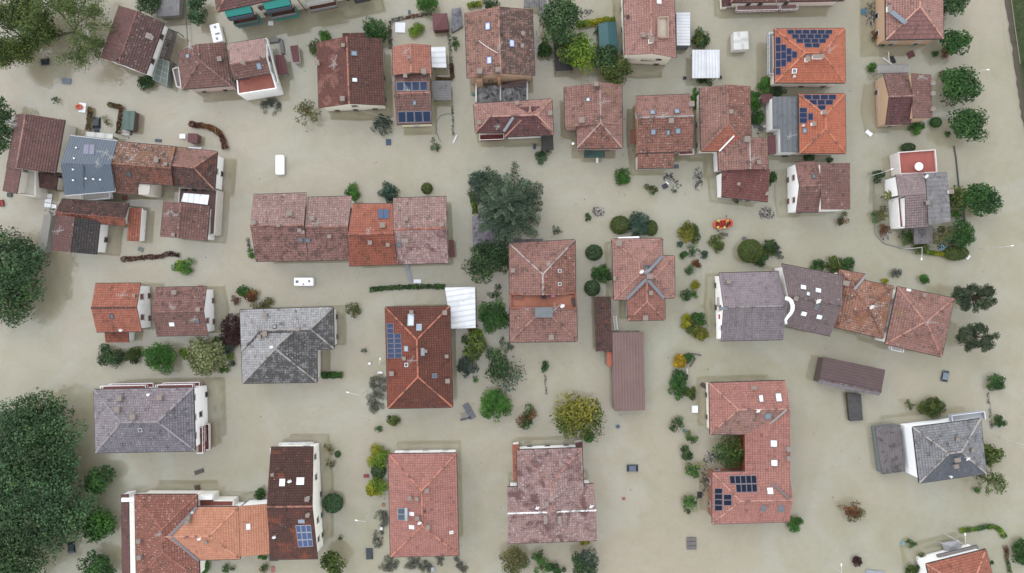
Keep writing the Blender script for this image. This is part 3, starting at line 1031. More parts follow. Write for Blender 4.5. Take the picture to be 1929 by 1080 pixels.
h = House('canopy', 'brown flat canopy beside white house with roof terrace', 531, 120, 'canopy')
h.mono([(518,104), (535,103.5), (542,139), (524,140)], 2.2, SH['maroon'], courses=False, posts=True)
h = House('garden_enclosure', 'grey low wall enclosure with silty water inside, above brown canopy', 522, 88, 'wall')
m = MB()
for a, b in (((507,79),(530,76)), ((530,76),(534,102))): m.bar(W(*a)+Vector((0,0,.1)), W(*b)+Vector((0,0,.1)), 0.7, 0.9)
m.build('wall', plain('9c9a9a', 0.9), h.root)
h = House('shed', 'small red-brown lean-to standing alone right of brown canopy', 555, 101, 'shed')
h.mono([(546,87), (561,85), (564,116), (552,117)], [1.9,1.7,1.7,1.9], SH['maroon'], wall='d5cfc8', courses=False, ov=0.12)

h = House('detached_house', 'large gable house with flaking left slope and dark gridded right slope', 660, 140)
h.block([(597.5,80), (718.7,72.5), (724.5,199), (601,204)], 'v', (0,0), 4.8, mat=T['flaked'], mats={'right': T['darkgrid']}, wall=CR, cap='b5705a', win='brown')
h.skylight(667, 101, 0.9, 1.1); h.skylight(668, 151, 0.8, 1.0, pane='e4e6ea'); h.antenna(634, 122, 70, 2.2); h.antenna(632, 128, 200, 1.4)
h.chimney(600, 121, 0.6, 0.9, 'c9c4bc'); h.chimney(647, 188, 0.7, 0.7, 'b3a69d'); h.chimney(648, 88, 0.5, 0.6, '7a665d')
h.mono([(645,63), (687,62), (688,74), (645,74)], [2.2,2.2,2.6,2.6], T['darkgrid'], wall=CR)

h = House('detached_house', 'narrow salmon-roofed house with two rows of solar panels', 777, 160)
h.block([(739.5,88), (810,85), (812.5,139.5), (740.5,142.5)], 'v', (0,0), 5.4, mat=T['salmon'], wall='e8e2c8', cap='c07a66', win=None)
h.block([(744,142), (810,140), (814,232.5), (747,234.5)], 'h', (0,0), 4.8, t=0.42, mat=T['brick'], wall='ece6c6', cap='b06f5d', win='white')
h.solar([(746,154), (805,153), (805.5,171), (747,172)], 4, 1, hx='33415c'); h.solar([(749,210), (811,208.5), (812.5,231), (750,232)], 4, 1, hx='2f3d58')
h.antenna(766, 103, 40, 2.0); h.antenna(769, 172, 120, 1.6); h.chimney(771, 110, 0.4, 0.4, '6d4c42'); h.chimney(799, 136, 0.8, 0.5, 'c2bdb5')
h.chimney(765, 146, 0.6, 1.0, '8a7a72'); h.wallbox('air_conditioner', (771,147), (779,147), 0, 1, 4.4, 5.2, 0.1, 0.7, 'e6e6e4'); h.skylight(781, 194, 0.6, 0.8)
h = House('carport', 'white translucent carport roof beside salmon gable, above lighter grey one', 826, 108, 'carport')
h.mono([(811,89), (839,88), (841,128), (813,127)], [2.7,2.5,2.5,2.7], SH['whiteflat'], courses=False, posts=True, fascia='8a8c90')
h = House('carport', 'pale grey two-panel carport roof beside solar panel rows', 832, 170, 'carport')
h.mono([(813,152), (849,152), (850,189), (816,189)], [2.7,2.4,2.4,2.7], SH['grey'], courses=False, posts=True, fascia='777a7e')

h = House('shed', 'maroon pyramid-roofed garden shed on flooded lawn', 829, 41, 'shed')
h.block([(814,26), (842.5,25), (845,55.5), (816,57.5)], 'v', (1,1), 1.9, 0.2, mat=SH['maroon'], courses=False, wall='6d3f3e', win=None, cap=None, gut=None, ov=0.1)

h = House('detached_house', 'big old gable house with three roof windows and peach rear wall', 942, 80)
h.block([(876,24.5), (1002.5,18), (1007,142.5), (880.5,148)], 'v', (0,0), 6.2, mat=T['old'], mats={'right': T['oldmoss']}, wall=PE, cap='b5826e', win=None)
for x, y in ((919,50), (922,114), (964,82)): h.skylight(x, y, 1.3, 0.9, '8a94b5', 'c9d2f0')
h.antenna(941, 95, 60, 2.0); h.chimney(904, 137, 0.8, 0.9, '9c948c'); h.chimney(938, 135, 0.7, 1.1, '7d7a78'); h.chimney(985, 66, 0.5, 0.8); h.chimney(984, 89, 0.5, 0.8); h.vent(946, 65, '4a4038')
m = MB(); m.tube([W(902,77,8), W(915,87,8.3), W(928,95,8.6), W(938,100,8.8)], 0.06, 5); m.build('antenna_mast', plain('dcdcd8', 0.5), h.root)
h.wallbox('chimney_breast', (899,163), (990,160), 0.0, 0.13, -1.6, 5.8, 0.0, 0.6, 'd3a888'); h.wallbox('chimney_breast', (899,163), (990,160), 0.43, 0.49, -1.6, 6.5, 0.0, 0.5, 'd8a17e')
for f in (0.24, 0.30):
    h.wallbox('window', (899,163), (990,160), f, f+0.035, 2.6, 3.9, 0.0, 0.06, '6a5a50')

h = House('courtyard', 'walled back yard with black and white stained roofs behind peach house', 945, 178, 'courtyard')
h.mono([(899,162), (941,161), (941,192), (899,194)], [1.0]*4, sheet_mat('bdbdbe','9a999b',1.4,0.02,'1d1b1b',0.7,0.9), wall='8c8a8a', courses=False, ov=0.1)
h.mono([(945,161), (991,160), (991,190), (945,192)], [0.8]*4, sheet_mat('c9c9ca','a5a4a6',1.4,0.02,'1d1b1b',0.75,0.9), wall='8c8a8a', courses=False, ov=0.1)
h.mono([(945,160), (991,150), (991,163), (945,166)], [2.4,2.4,2.0,2.0], SH['dkbrown'], wall=None, courses=False)
for a, b in (((897.5,161),(897.5,195)), ((943,160),(943,193)), ((993,158),(993,192))):
    m = MB(); m.bar(W(*a)+Vector((0,0,.3)), W(*b)+Vector((0,0,.3)), 0.3, 2.4); m.build('dividing_wall', plain('dcdad6', 0.8), h.root)

h = House('detached_house', 'long hipped house with rose north slope and wine-red south slopes', 968, 222)
h.block([(892.5,196), (1039,187), (1042.5,250), (896,250)], 'h', (1,1), 5.2, mat=T['rose'], mats={'bottom': T['wine']}, wall='e6e2da', cap='c08a78')
h.block([(957,206), (1040,201), (1042.5,254), (951,258)], 'v', (0,1), 5.1, 0.3, zr=6.25, mat=T['wine'], wall='e6e2da', cap='b57a68', win=None)
m = MB(); m.bar(W(967,221,6.35), W(949,248,5.55), 0.55, 0.08); m.build('valley_flashing', plain('9aa0a6', 0.5), h.root)
h.chimney(974, 196, 0.6, 0.7, '7f7a74'); h.chimney(903, 233, 0.6, 0.8, '9a9088'); h.antenna(938, 242, 180, 1.2); h.chimney(1036, 215, 0.7, 0.7, '9a9088')
h.balcony((900,260), (950,258), 0.1, 0.98, 2.6, 1.3, floor='8a3a36', rail='e8e4dc', panel='7d3a35')
h = House('canopy', 'black flat awning sheet south of long hipped house', 1031, 269, 'canopy')
h.mono([(1019,256), (1042,254), (1043,283), (1020,282)], [2.6,2.6,2.3,2.3], sheet_mat('45443f','3b3a36',0.8,0.02,'2a2926',0.2,0.8), courses=False, posts=True)

h = House('detached_house', 'clay hipped house with green striped awning on its south front', 1118, 222)
h.block([(1063,164), (1171,159.5), (1172,236), (1065,241)], 'v', (0,0), 5.4, 0.34, t=0.60, mat=T['clay'], wall='e0b6ae', cap='a98a80')
h.block([(1086,206), (1172,203), (1172.5,279), (1087,279)], 'v', (0,1), 5.3, zr=7.25, mat=T['clay'], mats={'bottom': T['clay2']}, wall='e0b6ae', cap='b09388', win='red')
h.antenna(1134, 197, 10, 2.2); h.chimney(1122, 161, 0.7, 0.8, '6e6660'); h.skylight(1108, 188, 0.7, 0.7, pane='cfd4da'); h.chimney(1095, 228, 0.9, 0.7, 'a89a90'); h.dish(1078, 272, 0.3)
h.wallbox('awning', (1097,288), (1136,288), 0.02, 1.0, 2.4, 2.7, 0.0, 1.5, '3f5f58', mat=sheet_mat('3c5a55','4a6d66',0.5,0.02,'27302e',0.3,0.8))

h = House('detached_house', 'clay-tiled house with five roof windows and peach left wall', 1250, 245)
h.block([(1197.5,182), (1299.5,178), (1304.5,285), (1201.5,288)], 'h', (0,0), 5.4, t=0.42, mat=T['clay'], mats={'bottom': T['clay2']}, wall='e2b79a', cap='9f9a96', win='red')
h.mono([(1201.5,286), (1270,284), (1268,316), (1201,317.5)], [5.3,5.3,4.2,4.2], T['clay2'], wall='e0d8cc', gut='3f3532')
for x, y in ((1229,212), (1275,210), (1230.5,249), (1277,247)): h.skylight(x, y, 0.9, 1.0)
h.skylight(1258.5, 250, 0.6, 0.9); h.chimney(1263, 229, 0.8, 0.6, 'a89f9a'); h.antenna(1246, 222, 30, 1.5); h.vent(1224, 228, '777')
h.chimney(1301, 198, 0.8, 0.8, 'c2b8ae')
h.balcony((1271,287), (1300,286), 0.02, 0.95, 2.4, 1.2, floor='8a4238', rail='e8e6e2')
h.wallbox('awning', (1192,250), (1192,276), 0.0, 1.0, 2.4, 2.6, 0.0, 0.9, '9a5a4c')

h = House('detached_house', 'stepped clay-roofed house with three joined roofs and white gutters', 1385, 270)
h.block([(1318,166), (1412.5,162.5), (1415,284), (1321,285)], 'v', (0,1), 5.4, mat=T['clay'], mats={'right': T['clay2'], 'bottom': T['terra']}, wall='e6ddd0', cap='9d6a5c')
h.block([(1352,262), (1445,261), (1446.5,320), (1354,322)], 'v', (0,0), 5.3, t=0.6, zr=6.6, mat=T['clay'], wall=WH, cap='b5a59e', win=None)
h.mono([(1360,320), (1450,318.5), (1446.5,380), (1359,371)], [5.4,5.4,4.2,4.2], tile_mat('87504a','7e4a44',dark='50332f',moss=0.12,lichen=0.03), wall=WH, gut='3f3532', win='red', eave=2)
h.chimney(1375, 212, 0.6, 0.5, 'c4bcb4'); h.chimney(1405, 264, 0.9, 0.8, 'a59c96'); h.antenna(1415, 302, 20, 2.0); h.chimney(1427, 307, 0.6, 0.6, '6d5a54'); h.chimney(1389, 348, 0.4, 0.7, 'b06a5c'); h.chimney(1444, 366, 0.5, 0.6, 'c4bcb4')
m = MB(); m.bar(W(1383,256,6.5), W(1355,285,5.6), 0.28, 0.1); m.build('valley_flashing', plain('e4e4e2', 0.5), h.root)

h = House('detached_house', 'bright orange hipped house with stepped solar arrays and grey deck', 1525, 105)
h.block([(1459,55), (1591,54), (1592,156), (1460,156)], 'h', (1,1), 5.0, 0.32, mat=T['orange'], wall='e3d8cc', cap='cf7856')
h.solar([(1482,55.8), (1569,55.8), (1557,89), (1499,89)], 6, 1, hx='27324e') if False else None
for k, (x0, x1, n) in enumerate(((1482,1569,6), (1491,1563,5), (1499,1557,4), (1515,1545,2))):
    y = 56.0+k*8.5
    h.solar([(x0,y), (x1,y), (x1-1,y+8.3), (x0+1,y+8.3)], n, 1, hx='27324e', frame='8f96a8')
for k, (y0, y1, n) in enumerate(((69,142,5), (83,126,3), (90,118,2), (96,110,1))):
    x = 1460.8+k*10.3
    h.solar([(x,y0), (x+10.2,y0+.5), (x+10.2,y1-.5), (x,y1)], 1, n, hx='2a3859', frame='8f96a8')
h.chimney(1538, 109, 2.0, 0.7, 'e4e2de', 0.6); h.chimney(1518, 114, 0.7, 0.7, 'e4e2de'); h.skylight(1520.5, 109, 0.7, 1.1); h.antenna(1558, 99, 35, 2.2); h.skylight(1496, 134, 0.8, 0.8, 'e6e6e6', '8d97a0'); h.vent(1494, 146)
h.balcony((1450,73), (1450,149), 0.0, 1.0, 2.5, 1.5, floor='9b9b9c', rail='dfe1e4')

h = House('detached_house', 'orange hipped house with small solar arrays and grey flat annexe', 1545, 233)
h.block([(1505,178), (1591.5,177), (1593,289), (1506,289)], 'v', (1,1), 4.9, 0.34, mat=T['orange'], wall='e6ded2', cap='cf7856', win=None)
h.mono([(1455,182.5), (1504,182), (1506,287), (1471,287), (1470,243), (1456,243)], 4.3, SH['membrane'], courses=False, wall=WH, ov=0.15, win=None, fascia='5a5e62', eave=0)
for y, x0, x1, n in ((178.3,1514,1576,4), (188.2,1524,1570,3), (198,1540,1556,1)):
    h.solar([(x0,y), (x1,y), (x1-.5,y+9.5), (x0+.5,y+9.5)], n, 1, hx='27324e', frame='8f96a8')
h.solar([(1505.5,202.5), (1521,203), (1521,232), (1505.5,232)], 1, 3, hx='2a3859', frame='8f96a8'); h.solar([(1522,213), (1532,213), (1532,227), (1522,227)], 1, 1, hx='2a3859', frame='8f96a8')
h.chimney(1549, 213, 0.6, 0.7, 'dcdad6'); h.chimney(1530, 235, 0.6, 0.7, 'ecebe8'); h.skylight(1516, 246.5, 0.9, 0.7); h.antenna(1483, 260, 15, 2.0); h.vent(1511, 238)
h = House('canopy', 'maroon flat porch roof against white annexe wall', 1454, 273, 'canopy')
h.mono([(1447,256), (1461,254), (1462,290), (1447,290)], [2.7,2.9,2.9,2.7], SH['maroon'], courses=False, posts=True)
h = House('shed', 'maroon roofed shed between two shrubs above white annexe', 1445, 186, 'shed')
h.mono([(1434,178), (1455,177), (1454,190), (1437,196)], 2.3, SH['maroon'], courses=False, wall='8a7a72')

h = House('apartment_building', 'pale pink apartment block with white-railed balconies, cut by top edge', 1475, -30, 'building')
h.block([(1372,-90), (1588,-92), (1590,1), (1376,5)], 'h', (1,1), 4.0, mat=tile_mat('7a4c42','6e443b',dark='463330'), wall='e6d6cc', win=None)
A, B = (1379,16), (1574,11)
SX = lambda x: (x-1379)/195
h.balcony(A, B, SX(1382), SX(1461), 0.9, 1.3, floor='b08a84', rail='efefef'); h.balcony(A, B, SX(1464), SX(1496), 0.9, 1.3, floor='b08a84', rail='efefef')
for x in (1400, 1422, 1470): h.wallbox('window', A, B, SX(x), SX(x+8), 1.2, 3.0, 0.0, 0.06, '4a4442')
h = House('shed', 'dark red-brown tiled porch at left end of balconied pink block', 1368, 3, 'shed')
h.mono([(1358,-20), (1376,-22), (1378,11), (1360,13)], [2.6,2.9,2.9,2.6], T['wine'], wall=CR)

h = House('detached_house', 'clay gable house with beige sunken roof terrace, cut by top edge', 1223, 20)
h.block([(1172,-75), (1268,-75), (1273,109), (1178,104)], 'v', (0,0), 6.6, mat=T['rose'], wall=CR, cap='bb7a68', win='brown')
for (z_, dd) in ((0.0, 0),):
    p, u, v, n = h.hit(1248, 52)
    a = [W(1238,34,7.2), W(1258,33,6.4), W(1258,71,6.4), W(1238,71,7.2)]
m = MB()
cs = []
o_ = Vector((0,0,H))
for x, y in ((1239,34), (1257.5,33), (1257.5,71), (1239,71)):
    d = (W(x, y, 0)-o_).normalized(); cs.append(o_+d*((p+n*0.1-o_).dot(n)/d.dot(n)))
m.poly(cs[::-1])
o = m.build('roof_terrace', plain('cfc0ae', 0.9), h.root)
m = MB()
for i in range(4): m.bar(cs[i]+n*0.12, cs[(i+1)%4]+n*0.12, 0.28, 0.5)
m.build('parapet', plain('c4a894', 0.9), o, root=h.root)
h.chimney(1225, 79, 0.8, 1.0, 'e4e2e0'); h.chimney(1211, 69, 0.6, 0.5, '8a5040'); h.antenna(1223, 70, 100, 1.3); h.skylight(1241, 2, 1.1, 0.9, 'd5d5d5', 'e8ecf2')
h.vent(1182, 34, '3a3230', 0.22)
h.wallbox('porch_roof', (1176,111), (1200,109), 0.0, 1.0, 2.6, 2.9, 0.0, 1.2, 'd2c4b4'); h.balcony((1200,110), (1262,112), 0.05, 0.85, 2.4, 1.3, floor='5a4844', rail='8a8078')

h = House('shed', 'teal corrugated shed roof beside cream wall', 1147, 70, 'shed')
h.block([(1127.5,45), (1160,41), (1166,97.5), (1129,94)], 'v', (0,0), 2.4, 0.2, mat=SH['teal'], courses=False, wall='5a6a66', win=None, cap=None, gut=None, ov=0.1)
h = House('container', 'long white ribbed container alongside sunken roof terrace house', 1287, 55, 'container')
h.mono([(1274,24), (1300,23), (1300,86), (1275,86)], 2.6, SH['white'], courses=False, wall='7d8488', ov=0.05, eave=1)
h = House('carport', 'large white ribbed double carport roof in open water', 1330, 121, 'carport')
h.mono([(1304,94), (1329.6,94), (1329.6,147.3), (1304,147.5)], [2.7,2.85,2.85,2.7], SH['white'], courses=False, posts=True, fascia='9a9ea2', eave=0)
h.mono([(1330,94), (1355.5,94), (1355.5,147), (1330,147.3)], [2.85,2.7,2.7,2.85], SH['white'], courses=False, posts=True, fascia='9a9ea2', eave=0)
h = House('gazebo', 'small cream-white canvas gazebo in open water beside solar house', 1396, 77, 'gazebo')
h.block([(1381,60.5), (1409,59), (1411,93), (1381.5,94.5)], 'v', (1,1), 2.1, 0.12, mat=SH['tarp'], courses=False, wall='dcdad2', win=None, cap=None, gut=None, ov=0.08)

h = House('detached_house', 'peach house with large dusty rose hipped roof and balcony rubbish, top right', 1722, 15)
h.block([(1668,-50), (1775,-50), (1777,73), (1669,75)], 'v', (1,1), 5.0, 0.34, mat=T['rose'], mats={'bottom': tile_mat('9b6a64','92625c',dark='5c4440',groove=0.5,moss=0.1,lichen=0.03,tl=0.84)}, wall=PE, cap='cc927c', win='dark')
m = MB(); m.bar(W(1679,22,5.9), W(1707,44,6.9), 0.9, 0.1); m.build('valley_flashing', plain('8d97a2', 0.5), h.root)
h.wallbox('terrace', (1655,-20), (1655,36), 0.0, 1.0, -1.6, 2.0, -1.6, 0.3, 'a89a92'); h.chimney(1672, 19, 1.0, 0.5, 'efefec', 0.6); h.wallbox('canopy', (1660,-20), (1660,22), 0, 1, 4.6, 4.8, -1.6, -0.2, '777d84')

h = House('detached_house', 'peach house with two offset brick-red roofs and slatted annexe', 1710, 185)
h.block([(1664,139.5), (1710,138), (1716,232.5), (1668,234)], 'h', (0,0), 4.0, mat=T['brick'], mats={'bottom': T['wine']}, wall=PE, cap='9a6c62', ov=0.3)
h.mono([(1717.5,138), (1754,141), (1756.5,222.5), (1720,223)], [5.8,5.1,5.1,5.8], T['brick'], wall=PE, ov=0.2)
for x, y in ((1754,159), (1754,178), (1754,207)): h.chimney(x, y, 0.6, 0.5, 'b39d92')
h.antenna(1727, 150, -20, 1.8)
h = House('pergola', 'pale grey slatted pergola at the head of peach offset-roof house', 1684, 130, 'pergola')
vs = [W(*p, 2.3) for p in ((1655,122), (1712,122), (1712,137), (1655,138))]
for k in range(15):
    m = MB(); f = 0.02+0.96*k/14
    m.bar(lerp(vs[0],vs[1],f), lerp(vs[3],vs[2],f), 0.22, 0.07); m.build('slat', plain('b5b3b4', 0.6), h.root)
for i in (0, 2):
    m = MB(); m.bar(vs[i]-Vector((0,0,.12)), vs[i+1]-Vector((0,0,.12)), 0.14, 0.16); m.build('beam', plain('8c8a8b', 0.6), h.root)
for p in vs:
    m = MB(); m.tube([(p.x,p.y,GZ), (p.x,p.y,2.15)], 0.07, 6); m.build('post', plain('8c8a8b', 0.6), h.root)

h = House('detached_house', 'white-walled house with two offset dull red roofs split by white parapet', 1545, 352)
h.block([(1498,306), (1540,304.5), (1542,399), (1499.5,399.5)], 'h', (0,0), 5.0, mat=T['greypink2'], mats={'bottom': T['brick']}, wall=WH, cap='94685e', ov=0.3, win='red')
h.mono([(1545.5,308), (1601,307), (1601.5,395), (1547,395)], [6.6,5.7,5.7,6.6], T['brick'], wall=WH, ov=0.2)
h.wallbox('parapet', (1544,306), (1544,396), 0, 1, 4, 6.75, -0.9, -0.5, 'efeeec') if False else None
h.skylight(1533, 333, 0.6, 0.9, '5a5a5a', '7d8890')

h = House('detached_house', 'grey-pink tiled house with ribbed grey sheet roof on its right half', 1735, 370)
h.mono([(1687,329), (1741,325), (1745,365), (1693,371)], [5.0,5.0,5.8,5.8], tile_mat('9b8584','947e7d',dark='655858',groove=0.4,moss=0.08,lichen=0.06), wall=WH)
h.mono([(1705,368), (1745,365), (1748,427), (1706,430)], [5.8,5.8,4.8,4.8], tile_mat('97807f','8f7978',dark='5c5050',groove=0.75,moss=0.08,lichen=0.04), wall=WH, gut='4a4543')
h.mono([(1744,326), (1784.5,324), (1791.5,418), (1749,422.5)], [5.6,4.4,4.4,5.6], SH['fibre'], wall='d5d2cc', courses=False)
h.terrace([(1689,373), (1703,371), (1706,429), (1693,429)], 3.0, 'b0605a', 'e6e4e2', 0.5)
h.dish(1738.5, 333, 0.45); h.chimney(1743, 383, 0.6, 0.6, '55504e'); h.chimney(1787, 362, 0.7, 0.7, 'dcdad5')
h.wallbox('window', (1672,338), (1676,372), 0.3, 0.7, 2.2, 4.0, 0.0, 0.1, '9a6a60')
h.terrace([(1691.5,288), (1760,283), (1763.5,325), (1695,328)], 3.0, 'bf6a5e', 'e0d6d2', 0.35)
p = W(1731,314,3.6); m = MB(); m.tube([(p.x,p.y,3.0), (p.x,p.y,3.55)], 0.12, 8); m.tube([(p.x,p.y,3.55), (p.x,p.y,3.68)], 0.85, 16); o = m.build('round_table', plain('f4f4f2', 0.5), h.root)
h = House('lean_to', 'grey weathered lean-to roof below ribbed grey sheet roof', 1739, 442, 'lean-to')
h.mono([(1721,428), (1756.5,425), (1758,458), (1721.5,461)], [2.7,2.7,2.3,2.3], SH['stained'], wall=None, courses=False, posts=True)

# ------------------------------------------------------------------ left side
h = House('detached_house', 'brown-tiled gable house with cream terrace at far left, beside blue roof', 68, 285)
h.block([(31,215.5), (122,226), (104,327), (13,316)], 'v', (0,0), 4.9, t=0.30, pitch=0.3, mat=T['redbrown'], wall='d9d3c6', cap='a87a6e', win=None)
h.mono([(13,316), (40,319), (32,366), (5,360)], [4.9,6.1,6.1,4.9], T['redbrown'], wall='d9d3c6')
h.terrace([(46,319), (68,322), (68,371), (38,366)], 3.3, 'd2cdc0', 'dcd8cc', 0.3, th=0.25)
h.mono([(69,324), (110,331), (106,360), (70,353)], [2.9,2.9,2.5,2.5], T['mulch'], wall='d9d3c6')
h.antenna(30, 232, 20, 2.4); h.antenna(36, 238, 170, 1.8)

h = House('terraced_house', 'terraced house with blue-grey metal roof and twin solar collector', 170, 315)
h.block([(132,256), (221,266), (216,360), (122,368)], 'h', (0,0), 5.4, mat=SH['blue'], courses=False, wall=WH, cap=None, gut='c9ccd0', win=None)
h.solar([(158,271), (179,271.5), (177.5,292.5), (156,291)], 2, 1, hx='9496aa', line='a2a4b6', frame='5d6070')
h.antenna(193, 312, 80, 1.8); h.antenna(205, 290, 170, 2.2)
for x, y in ((145,279), (141,299), (139,320), (139,340), (163,337), (177,338), (190,339)): h.vent(x, y, 'e4e6e8', 0.1, 0.2)
m = MB(); m.bar(W(157,312,7.3), W(157,356,5.7), 0.25, 0.1); m.build('flashing', plain('4c5a69', 0.5), h.root)
h.mono([(162,248), (213,253), (212,262), (161,257)], 2.5, SH['tarp'], courses=False, posts=True, name='canopy', wall=None)
h.balcony((168,371), (228,365), 0.05, 0.95, 2.6, 1.4, floor='c9c4be', rail='d8dadc')

h = House('terraced_house', 'terraced house with patchy orange-brown tiles between blue roof and hipped end', 273, 315)
h.block([(221,267), (331,277), (326,349), (217,342)], 'h', (0,0), 5.3, t=0.58, mat=T['mixold'], mats={'bottom': T['mixold_d']}, wall='ddd6c8', cap='9a6650', win=None)
h.mono([(217,341), (260,344), (260,366), (219,364)], [5.4,5.4,4.7,4.7], T['mixold_d'], wall='ddd6c8')
h.mono([(260,341), (284,343), (281,367), (261,367)], 5.0, plain('cfc8be', 0.85), courses=False, wall='ddd6c8', ov=0.05)
h.antenna(255, 303, 40, 2.4); h.chimney(298, 303, 0.7, 0.6, '6a5d56'); h.chimney(315, 310, 0.5, 0.5, '7a6c64'); h.skylight(243, 328, 0.8, 0.9, '4a4a4c', '5a6066'); h.antenna(218, 298, 150, 2.0)
h = House('terraced_house', 'hipped end house of short terrace with white gable wall', 368, 318)
h.block([(331,277.5), (409,286), (404,358), (327,350)], 'h', (0,1), 4.8, mat=T['clay'], mats={'bottom': T['mulch'], 'right': T['mulch']}, wall=WH, cap='a8705c', win='dark')

h = House('detached_house', 'low dark mossy gable house with blackened right slope on its wing', 165, 425)
h.block([(116,375), (244,384), (237,426), (106,413)], 'h', (0,0), 4.0, t=0.68, mat=T['mulch'], mats={'bottom': T['terra_d']}, wall='d5cfc2', cap='8a4c3c', win=None)
h.block([(106,404), (188,416), (181,480), (97,472)], 'v', (0,0), 4.2, mat=T['redbrown'], mats={'right': T['soot']}, wall=WH, cap='6d5048', win='brown', zr=5.4)
h.antenna(117, 437, 10, 2.2)
h.wallbox('lean_to', (103,407), (92,478), 0.0, 1.0, -1.6, 1.6, -1.2, 0.4, 'a8a49c')
h = House('shed', 'small orange-tiled lean-to with white edge beside mossy dark house', 254, 424, 'shed')
h.mono([(244.5,392), (267,392.5), (262.5,455), (239,454)], [3.0,2.5,2.5,3.0], T['terra'], wall=WH, ov=0.2, gut='dcdad5')

h = House('detached_house', 'brick gable house with white canopy and brown terrace behind', 350, 420)
h.terrace([(340,354), (410,359), (405,442), (396,442), (396,390), (338,383)], 2.8, '8a6c66', 'd8d2ca', 0.4, th=0.2)
h.block([(309,379.5), (395,389), (389,454), (302.5,446)], 'v', (0,0), 4.6, t=0.45, mat=T['brick'], wall=WH, cap='94685e', win='brown', ov=0.4)
h.mono([(346,364), (394,367.5), (391,386), (341,380)], [4.9,4.9,5.3,5.3], SH['whiteflat'], courses=False, wall=None, name='canopy')
h.antenna(322, 404, 30, 1.8); h.antenna(337, 406, 140, 1.4); h.chimney(330, 443, 0.5, 0.7, '6d5a54')
for x in (357, 375, 392): h.wallbox('trough', (x,363), (x+7,363.5), 0, 1, 2.85, 3.3, -0.4, 0.1, '2c2826')

# terrace row in the middle
h = House('terraced_house', 'left end terraced house with pale worn upper slope, four in a row', 530, 430)
h.block([(477.5,367), (577.5,364), (581,491), (482,492)], 'h', (0,0), 5.4, t=0.49, mat=T['greypink'], mats={'bottom': T['greypink2']}, wall='e2ddd2', cap='a06a5c', win='brown')
h.chimney(547, 403, 0.8, 0.8, 'cfcac2'); h.chimney(480, 420, 0.7, 0.7, 'b5aca4'); h.chimney(566, 435, 0.5, 0.6, 'c9c4bc'); h.chimney(526, 425, 0.5, 0.4, '8a6a60')
h.skylight(566, 452, 0.8, 0.8, '6a7078', '7d8890'); h.chimney(572, 438, 0.5, 0.5, 'b5b0aa')
h.balcony((496,486), (540,486), 0.0, 0.95, 2.4, 1.6, floor='5a3c38', rail='d5d2cc') if False else None
h = House('terraced_house', 'second terraced house with speckled pink-grey roof left of orange one', 620, 430)
h.block([(579,372.5), (663,370), (657.5,489), (582,491)], 'h', (0,0), 5.3, t=0.49, mat=T['greypink'], mats={'bottom': T['greypink2']}, wall='e2ddd2', cap='a06a5c', win='brown')
h.chimney(590, 412, 0.7, 0.7, 'b8b4ae'); h.antenna(600, 422, 10, 2.2); h.chimney(622, 446, 0.5, 0.5, '9a8f86'); h.skylight(580, 453, 0.9, 0.8, '6a7078', '7d8890')
h.skylight(656, 435, 0.8, 1.2, '9aa0a6', '7d858c')
h = House('terraced_house', 'terraced house with orange roof and blue skylight, third of row', 704, 440)
h.block([(664,385), (740,384), (749,498), (657.5,501)], 'h', (0,0), 5.7, t=0.50, mat=T['terra'], mats={'bottom': T['terra_d']}, wall=WH, cap='b4644c', win='brown')
h.solar([(712,393.5), (733,393.5), (733,413), (712,413)], 2, 1, hx='5d7192', line='6c80a2', frame='6a5048')
h.chimney(722, 425, 0.8, 0.8, 'c4b6aa'); h.antenna(697, 438, 60, 1.6); h.chimney(699, 458, 0.6, 0.9, '9a6a58'); h.chimney(732, 462, 0.5, 0.8, 'c4bcb4'); h.chimney(743, 451, 0.5, 0.8, 'd5cfc8')
h = House('terraced_house', 'right end terraced house with lichen-grey roof and orange ridge band', 797, 432)
h.block([(740.5,374), (841,370.5), (845,495), (750,498)], 'h', (0,0), 5.4, t=0.49, mat=T['greypink'], mats={'bottom': T['mottle']}, wall='e6dccb', cap='b0634e', win='brown')
h.mono([(741,417), (841,413), (842,428), (744,434)], [7.02,7.02,7.5,7.5], T['terra'], wall=None) if False else None
h.chimney(766, 413, 0.6, 0.8, 'cfcac2'); h.chimney(833, 424, 0.6, 0.7, 'b8aca2'); h.chimney(764, 454, 1.1, 0.5, 'e4e4e2', 0.6); h.skylight(752, 461, 0.8, 0.8, '6a7078', '7d858c')
h.mono([(845,452), (855,452), (857,484), (846,485)], 2.6, SH['maroon'], courses=False, posts=True, name='canopy')

h = House('detached_house', 'ash-grey L-shaped hipped house with blackened tile edges', 535, 650)
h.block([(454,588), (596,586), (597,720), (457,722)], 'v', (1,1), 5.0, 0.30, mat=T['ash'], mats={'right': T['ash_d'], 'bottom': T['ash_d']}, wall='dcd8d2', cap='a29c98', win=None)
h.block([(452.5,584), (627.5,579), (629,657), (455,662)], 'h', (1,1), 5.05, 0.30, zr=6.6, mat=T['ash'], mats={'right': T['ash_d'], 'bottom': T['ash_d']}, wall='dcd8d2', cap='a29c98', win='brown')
h.chimney(502, 593, 0.5, 0.5, '5a5654'); h.skylight(517.5, 616, 0.6, 0.7, '3c3c3c', 'b5b3b3'); h.chimney(502, 628, 0.7, 0.8, '7a6058'); h.chimney(491, 634, 0.5, 0.6, '7a6058'); h.dish(514, 652, 0.4); h.antenna(526, 651, 60, 1.4); h.chimney(563, 619, 0.6, 0.6, 'b0a898')

